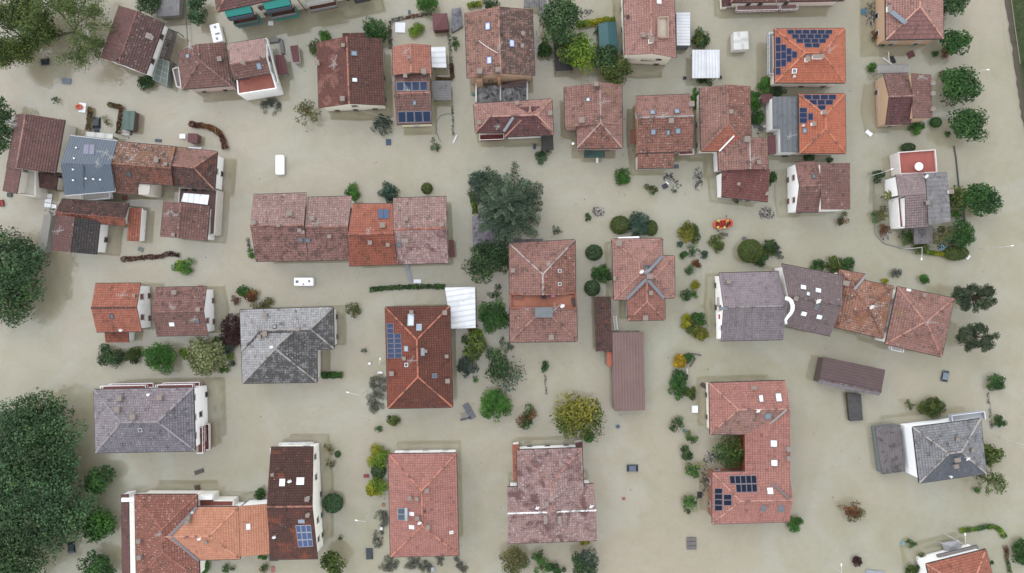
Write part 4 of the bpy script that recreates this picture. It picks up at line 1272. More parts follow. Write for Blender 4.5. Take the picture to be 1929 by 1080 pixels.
h = House('detached_house', 'small bright orange gable house with low orange porch', 223, 585)
h.block([(180,534.5), (265,534), (267,624), (182,625.5)], 'h', (0,0), 4.7, t=0.5, mat=T['terra'], wall=WH, cap='5a3c38', win='red')
h.mono([(197,625.5), (242,625.5), (243,645), (199,645.5)], [2.9,2.9,2.5,2.5], T['terra_d'], wall=WH, ov=0.2)
h.antenna(236, 556, 0, 2.2); h.skylight(211, 596, 0.6, 1.0, '5a5a60', '7d8894'); h.dish(232, 621, 0.35); h.chimney(255, 557, 0.4, 0.4, '7a4a40')
h = House('detached_house', 'dull brown gable house beside orange one, white gable wall right', 343, 587)
h.block([(293,542), (389.5,540.5), (392,631), (295.5,633)], 'h', (0,0), 4.5, mat=T['greypink2'], mats={'bottom': T['brick']}, wall=WH, cap='8f6056', win='red')
h.chimney(331, 551, 0.7, 0.6, 'a8a29c'); h.antenna(332, 579, 120, 1.4); h.chimney(377, 583, 0.6, 0.8, '8a6a60'); h.skylight(324, 611, 0.9, 0.7, 'dcdcdc', 'e6eaee'); h.antenna(370, 602, 10, 1.6); h.skylight(372, 605, 0.8, 0.8, '6d5a54', '7d8894')

h = House('apartment_building', 'three-storey white block with violet-grey hipped roof and balconies', 272, 790, 'building')
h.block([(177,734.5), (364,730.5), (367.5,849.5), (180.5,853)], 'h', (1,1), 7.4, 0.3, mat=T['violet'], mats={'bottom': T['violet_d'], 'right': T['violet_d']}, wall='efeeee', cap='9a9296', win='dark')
for x, y in ((229,749), (304,748), (225,770), (254,784)): h.chimney(x, y, 0.8, 0.7, 'a09890')
h.vent(282, 743, 'f0f0f0'); h.skylight(264.5, 810, 0.7, 0.7, 'c4c4c4', '5d646c')
for x0, x1 in ((216,298), (316,384)):
    for z, d in ((1.0,1.5), (3.9,1.5)):
        h.balcony((190,735), (384,731), (x0-190)/194, (x1-190)/194, z, d, floor='8a453c', rail='eceef0')
for z in (1.0, 3.9): h.balcony((388,735), (390,846), 0.55, 0.98, z, 1.4, floor='7e3a32', rail='e9e9e9', panel='e2c8be' if z < 2 else None)

h = House('detached_house', 'speckled brick-red pyramid-roofed house with white parapet, bottom left corner', 312, 1010)
h.block([(254,932), (371,932), (376,1092), (258,1094)], 'v', (1,1), 4.9, 0.3, mat=tile_mat('a0604f','995a4a',dark='5c4038',light='d0a390',moss=0.15,lichen=0.2), wall='e8e4dc', cap='a86450', win=None)
h.wallbox('parapet', (246,929), (413,925), 0, 1, -1.6, 3.4, -0.8, 0, 'f2f1ef')
h.chimney(265, 1017, 0.6, 0.7, 'b3a8a0'); h.chimney(267, 1047, 0.6, 0.9, 'a8a098'); h.antenna(305, 1002, 10, 1.4)
h.wallbox('gutter_strip', (260,934), (262,1080), 0, 1, 2.9, 3.2, 0.0, 1.0, 'e6e2d8')
h.terrace([(375,932), (403,932), (403,943), (440,943), (440,955), (375,955)], 2.4, 'a05a4c', 'e6e2da', 0.2, th=0.25)
h = House('lean_to', 'long brown tiled strip roof along left side of bottom corner house', 235, 1010, 'lean-to')
h.mono([(228,932), (242,931), (245,1095), (230,1097)], [2.8,3.2,3.2,2.8], T['redbrown'], wall=WH, ov=0.1)
h = House('detached_house', 'pale orange hipped house joined to speckled brick-red roof', 410, 1005)
h.block([(318,956), (449,955), (452,1053), (322,1056)], 'h', (0,1), 5.0, 0.30, mat=T['orange2'], wall=WH, cap='d88f70', win=None)
h.mono([(450,954), (505,949.5), (507.5,1044), (453,1049)], [5.1,4.6,4.6,5.1], T['orange2'], wall=WH, ov=0.3, gut='6a4a40', eave=1)
h.skylight(468, 992, 1.3, 0.9, 'c9a890', 'e4e4ea'); h.dish(379, 1011, 0.4); h.chimney(359, 973, 0.5, 0.8, 'a8a098'); h.chimney(356, 981, 0.5, 0.8, 'c4bcb4'); h.vent(352, 1011, '9a6a58'); h.chimney(390, 1020, 0.4, 0.4, '8a7a70'); h.vent(365, 964, 'cfcfcf')
m = MB(); m.bar(W(320,1010,6.75), W(371,955,5.2), 0.5, 0.08); m.bar(W(320,1010,6.75), W(374,1057,5.2), 0.5, 0.08); m.build('valley_flashing', plain('8a8a90', 0.5), h.root)

h = House('detached_house', 'tall chocolate-roofed house with nine-panel solar array and white right wall', 552, 948)
h.block([(510,843), (590.5,842.5), (599,1052.5), (510,1054)], 'h', (0,0), 6.0, 0.2, mat=T['choco'], mats={'bottom': tile_mat('5e3c35','6a4035',dark='382823',groove=0.6,patch='b0583c',patch_amt=0.2,moss=0.1,lichen=0.02)}, wall='eceae0', cap='b4735e', win='green')
h.solar([(556.5,990), (585.5,989), (590,1030), (562,1031.5)], 3, 3, hx='5a6c92', line='7286ac', frame='d5dae2')
h.skylight(532, 909, 1.0, 1.3, 'dcdcdc', 'f0f2f6'); h.skylight(566, 906.5, 1.4, 1.3, 'dcdcdc', 'f0f2f6'); h.dish(548, 903, 0.45); h.chimney(581, 938, 0.6, 0.9, 'c4bab0'); h.chimney(582, 968, 0.5, 0.9, 'b5aba2'); h.skylight(568, 982, 1.1, 0.6, 'b9c2cc', 'aab8c6'); h.dish(519, 1008, 0.4); h.chimney(515, 893, 0.4, 0.5, 'b0a49c')
h.balcony((524,848), (597,847), 0.0, 0.95, 3.6, 1.5, floor='c2c4c6', rail='eef0f0'); h.balcony((524,848), (597,847), 0.1, 0.95, 0.8, 1.8, floor='c2c4c6', rail='eef0f0')

h = House('detached_house', 'salmon hipped house with solar water heater on left slope', 797, 952)
h.block([(732,855.5), (859.5,854), (864,1046), (736,1049)], 'v', (1,1), 5.5, 0.33, mat=T['salmonh'], wall='efeeec', cap='cf7d64', win='white')
h.solar([(748.5,957.5), (763,957.5), (763,980.5), (748.5,980.5)], 1, 2, hx='5d6a76', line='6c7884', frame='c4ccd4')
p, u, v, n = h.hit(765.5, 969); m = MB(); m.tube([W(765.5,957,7.6), W(765.5,981,7.6)], 0.28, 10); m.build('water_tank', plain('bcc4cc', 0.35), h.root, smooth=True)
h.skylight(776, 968, 0.6, 0.9, 'e6e6e6', 'dfe3e6'); h.skylight(776, 993, 0.6, 1.0, 'e6e6e6', 'dfe3e6'); h.dish(791, 981, 0.45); h.chimney(787, 974, 0.6, 0.7, '8a7a74'); h.chimney(807, 991, 0.6, 0.6, 'a0948c'); h.skylight(850, 1003, 0.5, 0.7, 'e0ddd8', 'd5d0cc'); h.chimney(805, 923, 0.6, 0.6, 'b8b0a8'); h.chimney(773, 936, 0.6, 0.9, 'a89a90'); h.chimney(786, 938, 0.5, 0.6, '9a8c84'); h.vent(801, 962, '4a4044')
h.wallbox('balcony', (750,861), (800,860), 0.05, 0.98, 1.2, 1.6, 0.0, 0.7, 'f2f1ee')

h = House('detached_house', 'mottled grey-pink house with cross wings and white long ridge parapet', 1040, 930)
h.block([(956,918), (1118,912), (1125,1018), (957,1024)], 'h', (0,0), 5.2, t=0.42, pitch=0.3, mat=T['mottle'], wall='f0efed', cap='e8e6e4', win='dark')
h.block([(974,848), (1096,844), (1101,962), (976,965)], 'v', (1,0), 5.5, 0.30, zr=7.3, mat=T['mottle'], wall='f4f4f4', cap='b0766a', win='dark')
h.chimney(1027, 978, 0.5, 0.7, 'dcd6c8', 1.2); h.chimney(1053.5, 978, 0.5, 0.7, 'dcd6c8', 1.2); h.dish(1011, 953, 0.45); h.dish(1112, 950, 0.45); h.antenna(1040, 935, 40, 2.0); h.chimney(1030, 947, 0.8, 0.6, '5a4a4a', 0.5)
h.mono([(965,838), (978,837), (974,905), (967,906)], [2.6,3.0,3.0,2.6], T['terra'], wall='e6e0d8', ov=0.1)
h.mono([(1083,835), (1097,832), (1098,848), (1086,850)], [2.6,2.6,2.9,2.9], T['wine'], wall='e6e0d8', ov=0.1)
for f in (0.42, 0.56): h.wallbox('window', (980,842), (1086,838), f, f+0.05, 1.4, 2.0, 0.0, 0.06, '7a7c80')

# ------------------------------------------------------------------ centre and right
h = House('detached_house', 'deep rust hipped house with blue solar column and white carport', 788, 673)
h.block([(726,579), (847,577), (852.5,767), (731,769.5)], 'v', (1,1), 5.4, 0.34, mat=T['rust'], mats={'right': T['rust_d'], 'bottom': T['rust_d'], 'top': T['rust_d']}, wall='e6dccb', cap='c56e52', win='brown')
h.solar([(728,609.5), (741.5,609), (741.8,628), (728.3,628.3)], 1, 2, hx='44536f', line='55668a', frame='b5bcc8')
h.solar([(728.5,628.6), (755.5,628.2), (757.5,675), (729.5,675.5)], 2, 5, hx='44536f', line='55668a', frame='b5bcc8')
h.skylight(774, 603, 1.2, 2.4, 'aab0b6', 'c9d6e2'); h.skylight(789.5, 617, 0.9, 1.2, 'c4c9ce', 'a8c0d5'); h.chimney(839, 589, 0.7, 0.9, 'c4bab0'); h.skylight(765.5, 657, 1.0, 0.8, 'a8aeb4', 'b9c4ce'); h.skylight(796, 663, 1.4, 0.6, 'b0b6bc', 'b5bec8'); h.antenna(776, 678, 0, 2.0); h.skylight(766, 687.5, 0.7, 0.7, 'd5d5d5', '6a6a6c')
h.chimney(739, 703, 0.7, 0.7, 'a88a80'); h.skylight(818.5, 708, 0.8, 0.9, '8a8f94', '6d7882'); h.chimney(844, 717, 0.7, 0.7, 'c9c0b8'); h.chimney(842, 671, 0.5, 0.5, 'a88a80'); h.chimney(776, 588, 0.6, 0.7, 'b0887a'); h.chimney(762, 675, 0.5, 0.5, 'a88a80'); h.chimney(803, 661, 0.4, 0.7, '9a7468')
h = House('carport', 'large bright white sheet carport against rust hipped house', 868, 580, 'carport')
h.mono([(838,542), (895,541), (896,618), (850,619.5)], [2.5,2.7,2.7,2.5], SH['whiteflat'], courses=False, posts=True, fascia='9a9c9e')

h = House('detached_house', 'clay hipped house cut across by open orange roof terrace', 1022, 550)
h.block([(959.5,459), (1083,452), (1084,556), (960,556)], 'v', (1,0), 5.2, 0.32, mat=T['clay'], mats={'right': T['clay2']}, wall='e2d6c6', cap='b5a49c', win='red')
h.block([(961,578), (1086,578), (1087,643), (960.5,644.5)], 'v', (0,1), 5.2, 0.26, mat=T['clay'], wall='e2d6c6', cap='ad7a6c', win=None)
h.terrace([(962,555), (1084,552), (1085,580), (962,580)], 5.4, 'c07c62', 'a8644f', 0.5, th=0.3)
h.mono([(1008,579), (1041,579), (1041,598.5), (1008,598.5)], 7.7, plain('8a8f92', 0.9, dirt=0.4), courses=False, wall='8a8078', ov=0.05, name='flat_roof', plinth=5.0)
h.chimney(966, 510, 0.6, 0.9, '8a6a5c'); h.skylight(1054, 510.5, 0.6, 0.6, 'cfcfcf', '6a6c70'); h.skylight(1054, 535.5, 0.6, 0.6, 'cfcfcf', '6a6c70'); h.antenna(1032, 498, 60, 1.0); h.dish(1058, 575, 0.5); h.antenna(1045, 582, 40, 2.2); h.chimney(1038, 635, 0.8, 0.5, 'cfc4b8')
h.wallbox('railing', (988,581), (1026,579), 0, 1, 5.5, 6.2, -0.1, 0.1, 'b8b0a8'); h.wallbox('bench', (968,562), (984,562), 0, 1, 5.4, 5.9, 0, 0.6, '7a4a3c'); h.wallbox('washing', (1035,559), (1042,559), 0, 1, 5.5, 6.2, 0, 0.5, 'd890c0'); h.wallbox('planter', (1018,562), (1026,562), 0, 1, 5.5, 6.3, 0, 0.7, '2c2a28'); h.wallbox('planter', (1075,560), (1078,574), 0, 1, 5.5, 6.4, -.2, 0.4, '33302c')
h = House('lean_to', 'narrow dark green strip roof at the head of terrace-cut clay house', 990, 452, 'lean-to')
h.mono([(964,451), (1023,450), (1023,456), (964,459)], 2.5, SH['stained'], courses=False, wall='8a8c86', ov=0.05)

h = House('detached_house', 'clay multi-hipped house with grey valleys and satellite dish', 1210, 520)
h.block([(1153,451), (1247.5,449.5), (1249,563), (1157,565)], 'v', (1,1), 5.4, 0.33, mat=T['rose'], wall='efece6', cap='b57a68', win='white')
h.block([(1196,483), (1270,482.5), (1271,561), (1196,562)], 'h', (0,1), 5.35, 0.33, mat=T['rose'], wall='efece6', cap='b57a68', win=None)
h.block([(1181,518), (1251,517), (1252.5,602.5), (1182.5,604)], 'v', (0,1), 5.35, 0.36, mat=tile_mat('a5695a','9c6253',dark='5c4038',moss=0.15,lichen=0.05), wall='efece6', cap='b57a68', win=None)
m = MB(); m.bar(W(1248,482.5,5.55), W(1216,517,7.5), 0.6, 0.1); m.bar(W(1181,563,5.6), W(1218,526,7.45), 0.6, 0.1); m.bar(W(1251,562,5.6), W(1221,528,7.4), 0.6, 0.1); m.build('valley_flashing', plain('8a9098', 0.5), h.root)
h.chimney(1165, 459, 0.9, 0.7, 'b0aea6'); h.dish(1206, 511, 0.5); h.antenna(1215, 511, 20, 1.4); h.chimney(1223, 521, 0.8, 0.9, 'e8e4e0'); h.skylight(1218, 503, 0.7, 1.0, '7a7e84', '5d656e'); h.chimney(1225, 552, 0.6, 0.5, 'cfc9c2'); h.chimney(1215, 599, 0.8, 0.4, 'a59a92'); h.chimney(1157, 525, 0.6, 0.3, 'a59a92', 0.3)
h.wallbox('balcony', (1160,452), (1201,450), 0.05, 1.0, 1.6, 2.0, -0.4, 0.7, 'f2f2f0'); h.wallbox('balcony', (1247,458), (1247,481), 0.0, 1.0, 1.6, 2.0, -1.6, -0.3, 'f2f2f0') if False else None
h = House('lean_to', 'long dark mossy tiled lean-to ending at brown sheet shed', 1136, 611, 'lean-to')
h.mono([(1119,560), (1151,559), (1153,661), (1122,662.5)], [2.5,3.1,3.1,2.5], T['mulch'], wall='c4bab0', ov=0.2)
h = House('shed', 'long brown ribbed sheet shed roof below clay multi-hipped house', 1184, 700, 'shed')
h.mono([(1153,626.5), (1212.5,625.5), (1215.5,773), (1157,775)], [2.9,2.6,2.6,2.9], SH['brown'], courses=False, wall='a59a90', ov=0.15, eave=1)
h = House('canopy', 'small orange plastic canopy at left flank of brown sheet shed', 1148, 677, 'canopy')
h.mono([(1143,663), (1152,663), (1152.5,690), (1144,691)], 2.2, plain('cc6a4e', 0.6), courses=False, posts=True, ov=0.1)
h = House('ladder', 'white ladder lying on wall between dark lean-to and clay house', 1159, 605, 'ladder')
m = MB()
for x in (1155.5, 1161): m.bar(W(x,595,1.2), W(x+3,622,1.2), 0.09, 0.07)
m.build('rail', plain('e6e6e4', 0.5), h.root)
for k in range(9):
    m = MB(); y = 597+k*2.8; m.bar(W(1155.5+(y-595)/9,y,1.2), W(1161+(y-595)/9,y,1.2), 0.06, 0.05); m.build('rung', plain('e6e6e4', 0.5), h.root)

h = House('detached_house', 'grey-brown concrete tiled gable house with white awning on left', 1415, 578)
h.block([(1354,515), (1467,512), (1475,639.5), (1358,642)], 'h', (0,0), 4.8, mat=T['concrete'], mats={'bottom': T['concrete_d']}, wall='f0eeea', cap='948a8c', win='brown')
h.chimney(1370, 531, 0.6, 0.6, '7d7678'); h.skylight(1363, 581, 1.4, 0.5, '8a9098', '9aa2aa')
h.wallbox('awning', (1347,588), (1348,636), 0.0, 1.0, 2.2, 3.4, -0.3, 0.5, 'f2f0ec'); h.wallbox('sign_panel', (1346,590), (1346,601), 0.1, 0.9, 3.3, 3.45, -0.1, 0.2, 'b04038'); h.wallbox('balcony', (1348,560), (1348,578), 0, 1, 2.6, 3.0, -0.3, 0.5, 'c4c0bc')
h.wallbox('chimney', (1343,577), (1343,580), 0, 1, -1.6, 6.6, -0.5, 0.1, 'b8b4ae') if False else None
h = House('detached_house', 'dark cocoa gable house with four bright skylights and white curved flue', 1530, 566)
h.block([(1472.5,497.5), (1588,520), (1564,633), (1482,615)], 'h', (0,0), 5.6, mat=T['cocoa'], wall='ece9e4', cap='6a5a5a', win=None)
for x, y in ((1513,541.5), (1541,547.5), (1514,591), (1543,597)): h.skylight(x, y, 1.1, 0.9, '9aa0a6', 'eef2f6')
h.skylight(1522, 554, 0.6, 0.7, '9aa0a6', 'eef2f6'); h.skylight(1538, 578, 0.6, 1.0, '8a9098', '7d858c'); h.dish(1536, 566, 0.6); h.chimney(1497, 563, 0.6, 0.4, 'c09a84')
pts = [W(1479,562,8.2), W(1485,563,8.4), W(1490,567,8.4), W(1493,575,8.3), W(1493,583,8.1), W(1490,590,7.9), W(1485,596,7.6), W(1480,603,7.2), W(1481,610,6.6)]
m = MB(); m.tube(pts, [0.36,0.4,0.4,0.4,0.38,0.34,0.3,0.26,0.22], 10); m.build('flue', plain('eef0f2', 0.4, dirt=0.05), h.root, smooth=True)
h.wallbox('parapet', (1467,507), (1477,562), 0.05, 1.0, -1.6, 5.6, -0.5, 0.4, 'e8e4dc')
h = House('detached_house', 'lichen-spotted orange-brown hipped house with north wing', 1627, 572)
h.block([(1589,521), (1682.5,540), (1662.5,637.5), (1571,616)], 'h', (1,1), 5.3, mat=T['lichen'], wall='ece6da', cap='8a5545', win=None)
h.block([(1581,508), (1631,517.5), (1620,562), (1573,552)], 'v', (1,0), 5.2, mat=T['lichen'], wall='ece6da', cap='8a5545', win=None, zr=6.1)
m = MB(); m.bar(W(1632,518,5.5), W(1609,546,6.2), 0.5, 0.1); m.build('valley_flashing', plain('a8a4a0', 0.6), h.root)
h.dish(1636, 577, 0.55); h.antenna(1643, 577, 10, 2.0); h.chimney(1591, 534, 0.8, 0.7, 'dcc8b4')
h.wallbox('sign_panel', (1609,628), (1623,631), 0, 1, 1.8, 2.2, -0.6, 0.2, 'b5b0a4')
h = House('detached_house', 'dusty rose pyramid-roofed house at right end of angled row', 1732, 605)
h.block([(1691,540.5), (1797,562.5), (1774,672.5), (1668,648)], 'h', (1,1), 5.5, 0.34, mat=T['clay'], wall='f0eeea', cap='b97d6a', win='white')
h.antenna(1742, 607, 0, 2.4); h.chimney(1737, 556, 0.5, 0.6, 'a08a80'); h.wallbox('parapet', (1684,541), (1663,645), 0.03, 1.0, 3.5, 5.7, -0.4, 0.5, 'dcd9d2')
h.balcony((1664,646), (1686,651), 0, 1, 2.4, 1.2, floor='c9c4bc', rail='f0f0ee')

h = House('shed', 'long dark brown ribbed shed with shiny lower edge, angled in open water', 1605, 710, 'shed')
h.block([(1551,672.5), (1668,697), (1656,746), (1540,722)], 'h', (0,0), 2.8, 0.16, t=0.84, mat=SH['dkbrown'], mats={'bottom': sheet_mat('8f8688','857b7d',0.5,0.05,'5a5052',0.3,0.35)}, courses=False, wall='6a5a56', win=None, cap='6d5c5c', gut=None, ov=0.3)
h = House('shed', 'small blackened corrugated hut roof below angled brown shed', 1611, 767, 'shed')
h.mono([(1595.5,741), (1622,742.5), (1626,792), (1601,794)], [1.0,0.8,0.8,1.0], sheet_mat('5a5755','504d4c',0.4,0.06,'34312f',0.4), courses=False, wall='4a4644', ov=0.1)

h = House('detached_house', 'C-shaped salmon house with solar arrays and walled courtyard', 1420, 850)
h.block([(1336,722), (1479,717.5), (1486,818), (1338,818)], 'h', (1,0), 4.6, 0.32, mat=T['salmonh'], mats={'bottom': tile_mat('a5776a','a07265',dark='6d5048',groove=0.5,patch='b5813f',patch_amt=0.02)}, wall='e8ddd0', cap='c08674', win='brown', t=0.5)
zr_ = 4.6+0.32*(((W(1336,722,4.6)-W(1338,818,4.6)).length+(W(1479,717.5,4.6)-W(1486,818,4.6)).length)/4)
h.mono([(1403,800), (1488,770), (1489,950), (1404,918)], [4.55,zr_-0.05,zr_-0.05,4.55], T['salmonh'], wall='a8553f', ov=0.3, eave=3)
h.block([(1342,890), (1487,888), (1487,983), (1342,987)], 'h', (1,0), 4.6, 0.33, mat=T['salmonh'], wall='b06a55', cap='c08674', win='brown', gut='6a5c5a', t=0.52)
h.solar([(1374,896), (1425,895), (1427,927.5), (1377,928.5)], 5, 2, ['11111','01111'], hx='1e2638', line='33405c', frame='b5bac4')
h.solar([(1345.5,920), (1361.5,920), (1361.5,962.5), (1345.5,962.5)], 1, 4, hx='1e2638', line='33405c', frame='b5bac4'); h.solar([(1362.5,931.5), (1379,931.5), (1379,953), (1362.5,953)], 1, 2, hx='1e2638', line='33405c', frame='b5bac4')
for x, y, a, b in ((1433.5,751,0.8,1.3), (1466.5,749,1.1,1.6), (1457.5,835.5,1.3,1.2), (1458.5,872,1.2,1.2), (1450.5,925,1.2,1.3)): h.skylight(x, y, a, b, 'a8a4a4', 'f2f4f8')
h.skylight(1446.5, 784, 1.2, 1.1, '8a8c90', '8fa0aa'); h.skylight(1438, 957.5, 0.8, 1.2, '8a8c90', '7d858c'); h.skylight(1471, 958, 1.1, 1.5, '8a8c90', '7d858c'); h.dish(1424, 771, 0.5); h.chimney(1418, 730, 0.8, 0.5, 'c9b09c', 0.5); h.chimney(1483, 845, 0.7, 0.7, '9aa09a'); h.chimney(1484, 862, 0.7, 0.7, '9aa09a')
m = MB(); m.bar(W(1482,772,6.45), W(1431,815,4.85), 0.4, 0.12); m.build('valley_flashing', plain('b0a8a4', 0.6), h.root)
m = MB(); m.bar(W(1431,889,4.85), W(1487,940,6.5), 0.45, 0.12); m.build('valley_flashing', plain('857a7a', 0.6), h.root)
h.wallbox('window', (1403,820), (1404,880), 0.1, 0.9, 0.2, 2.6, 0.0, 0.1, '6a2c24')
h.wallbox('wall_strip', (1345,885), (1403,884), 0, 1, -1.6, 2.8, -0.3, 0.1, 'a8452f')

h = House('detached_house', 'grey slate hipped house with tall white wall and balcony', 1788, 850)
h.block([(1719.7,805.5), (1847,789.4), (1858,892), (1732,910)], 'h', (1,1), 5.9, 0.3, mat=T['slate'], mats={'bottom': T['slate_d']}, wall='eff0f2', cap='a8a09a', win=None)
h.chimney(1799, 865, 1.0, 0.6, '7d8288', 0.6); h.chimney(1797, 877, 0.7, 0.6, '8a8f94', 0.6); h.dish(1816, 861, 0.5); h.chimney(1828, 847, 0.5, 0.6, '6a6a6c'); h.chimney(1801, 827, 0.5, 0.3, '55555a'); h.vent(1788, 897, 'd5d5d5')
h.balcony((1710,800), (1838,784), 0.5, 0.97, 2.6, 1.7, floor='c4c6ca', rail='e4e8ec', panel='b5bcc4')
for f in (0.12, 0.32): h.wallbox('window', (1704,802), (1838,784), f, f+0.08, 1.0, 2.8, 0.0, 0.08, '8a8c90')
h = House('garage', 'flat grey garage roof with black stains left of slate house', 1677, 847, 'garage')
h.mono([(1649,805), (1696,800.5), (1706,888.5), (1661,894)], 2.0, SH['stained'], courses=False, wall='8a9496', ov=0.15, fascia='3f3c3a')

h = House('detached_house', 'red-tiled hipped house with grey side terrace, bottom right corner', 1800, 1075)
h.block([(1745,1063), (1857,1035), (1882,1135), (1768,1162)], 'h', (1,1), 4.8, 0.34, mat=T['terra'], wall=WH, cap='c88068', win=None)
h.wallbox('terrace', (1754,1043), (1832,1024), 0, 0.96, 1.9, 2.3, -1.2, 0.6, '6a6668'); h.wallbox('parapet', (1754,1043), (1832,1024), 0, 0.96, 2.3, 2.8, 0.4, 0.6, 'a59c9a')
h.wallbox('wing', (1727,1072), (1768,1060), 0, 1, -1.6, 3.0, -3, 0.0, 'efeeec')
h = House('gazebo', 'wind-blown pale grey awning afloat by red-tiled corner house', 1793, 1030, 'gazebo')
m = MB(); P_ = [W(x, y, z) for x, y, z in ((1774,1024,1.0), (1790,1021,1.25), (1807,1019,1.0), (1812,1032,0.8), (1798,1038,1.0), (1782,1041,0.8))]
c_ = W(1793,1030,1.6)
for i in range(6): m.poly([P_[(i+1)%6], P_[i], c_]); m.poly([P_[i]-Vector((0,0,.35)), P_[i], P_[(i+1)%6], P_[(i+1)%6]-Vector((0,0,.35))])
m.build('canvas', plain('bcbcc0', 0.8, dirt=0.1), h.root)
for p in (P_[0], P_[2], P_[3], P_[5]):
    m = MB(); m.tube([(p.x,p.y,GZ), (p.x,p.y,p.z-.02)], 0.06, 6); m.build('post', plain('d5d5d5', 0.5), h.root)

# sheds and covers without a house of their own
for q, z, mt, wl, nm, lb, cat in (
  ([(889.5,408), (938,408), (940,464), (891,465)], 1.3, sheet_mat('b5b0b8','8f8890',1.2,0.03,'4c4650',0.5,0.8), '8a8690', 'shed', 'mottled grey-white flat shed roof half under the big conifer', 'shed'),
  ([(1042,72), (1060,72), (1080,132), (1046,134)], 2.2, sheet_mat('3a3638','34302f',0.7,0.03,'242122',0.2,0.8), '4a4644', 'canopy', 'black shade-cloth canopy left of the lime-green tree', 'canopy'),
  ([(232,209), (255,209.5), (251,246), (228.5,244)], 1.9, SH['green'], '6a5a52', 'shed', 'small green panelled shed roof beside L-shaped brown hedge', 'shed'),
  ([(354,251), (373,252), (371,270), (353,268)], 1.7, SH['maroon'], '7a5a56', 'shed', 'tiny rose-brown hut roof inside curved rusty hedge', 'shed'),
  ([(987,0), (1018,0), (1018,13), (987,14)], 2.0, SH['grey'], '6a6c70', 'canopy', 'dark grey slatted canopy at top edge beside dark tree', 'canopy'),
  ([(1015,-6), (1030,-6), (1028,34), (1018,34)], 2.3, SH['grey'], '6a6c70', 'walkway_roof', 'narrow grey ribbed walkway roof left of dark tree, top edge', 'canopy'),
  ([(851,17), (868,14), (872,50), (850,62)], 0.5, sheet_mat('a5a4ac','85838c',1.0,0.02,'5a5862',0.6,0.9), '8a8690', 'shed', 'mottled grey paving slab roof at shoulder of old big gable', 'shed'),
):
    cx = sum(p[0] for p in q)/4; cy = sum(p[1] for p in q)/4
    hh = House(nm, lb, cx, cy, cat)
    hh.mono(q, z, mt, wall=wl if nm == 'shed' else None, posts=nm != 'shed', courses=False, ov=0.12)

# ------------------------------------------------------------------ vegetation
def leaf_object(name, pts, nrm, tone, size, asp, mat, parent):
    """one mesh of small folded leaves"""
    n = len(pts)
    r = nrng.normal(size=(n, 3))
    nrm = nrm/np.linalg.norm(nrm, axis=1, keepdims=True)
    t = r - nrm*np.sum(r*nrm, axis=1, keepdims=True)
    t /= np.linalg.norm(t, axis=1, keepdims=True)
    b = np.cross(nrm, t)
    s = size*nrng.uniform(0.65, 1.35, (n, 1))
    V = np.empty((n, 4, 3))
    V[:, 0] = pts + t*s; V[:, 1] = pts + b*s*asp + nrm*s*0.15
    V[:, 2] = pts - t*s; V[:, 3] = pts - b*s*asp + nrm*s*0.15
    V = V.reshape(-1, 3) - np.array(parent.location)[None]
    me = bpy.data.meshes.new(name)
    me.vertices.add(n*4); me.vertices.foreach_set('co', V.ravel())
    me.loops.add(n*4); me.loops.foreach_set('vertex_index', np.arange(n*4, dtype=np.int32))
    me.polygons.add(n); me.polygons.foreach_set('loop_start', np.arange(0, n*4, 4, dtype=np.int32))
    me.polygons.foreach_set('loop_total', np.full(n, 4, dtype=np.int32))
    at = me.attributes.new('tone', 'FLOAT', 'FACE'); at.data.foreach_set('value', tone.astype(np.float32))
    me.materials.append(mat); me.update(calc_edges=True); me.validate()
    o = bpy.data.objects.new(name, me); COL.objects.link(o); o.parent = parent
    return o

def rdir(n):
    v = nrng.normal(size=(n, 3)); return v/np.linalg.norm(v, axis=1, keepdims=True)

def crown_pts(c, rx, ry, rz, nc, cr, n, up=0.5, ball=False, spread=0.85):
    d = rdir(nc); d[:, 2] = np.abs(d[:, 2])*1.0 - 0.25
    rad = nrng.uniform(0.25, 1.0, (nc, 1))**0.5*spread
    cc = d*rad*np.array([rx, ry, rz])*(1-cr*0.55)
    cc[0] = (0, 0, rz*0.3)
    rr = cr*min(rx, ry)*nrng.uniform(0.65, 1.35, nc)
    if ball: cc[:] = 0; 
    ct = nrng.uniform(0, 1, nc)
    w = rr**2; idx = nrng.choice(nc, n, p=w/w.sum())
    dd = rdir(n); dd[:, 2] = dd[:, 2]*0.8 + 0.25
    dd /= np.linalg.norm(dd, axis=1, keepdims=True)
    if ball:
        p = dd*np.array([rx, ry, rz])*nrng.uniform(0.86, 1.02, (n, 1))
        idx = (nrng.uniform(0, 1, n)*nc).astype(int)
    else:
        sq = np.array([1, 1, min(1.0, rz/min(rx, ry)*1.1)])
        p = cc[idx] + dd*sq*rr[idx][:, None]*nrng.uniform(0.55, 1.08, (n, 1))
    nn = dd*0.6 + rdir(n)*0.55 + np.array([0, 0, up])
    tone = np.clip(ct[idx]*0.5 + nrng.uniform(0, 1, n)*0.5, 0, 1)
    return p + np.array(c)[None], nn, tone, cc + np.array(c)[None], rr

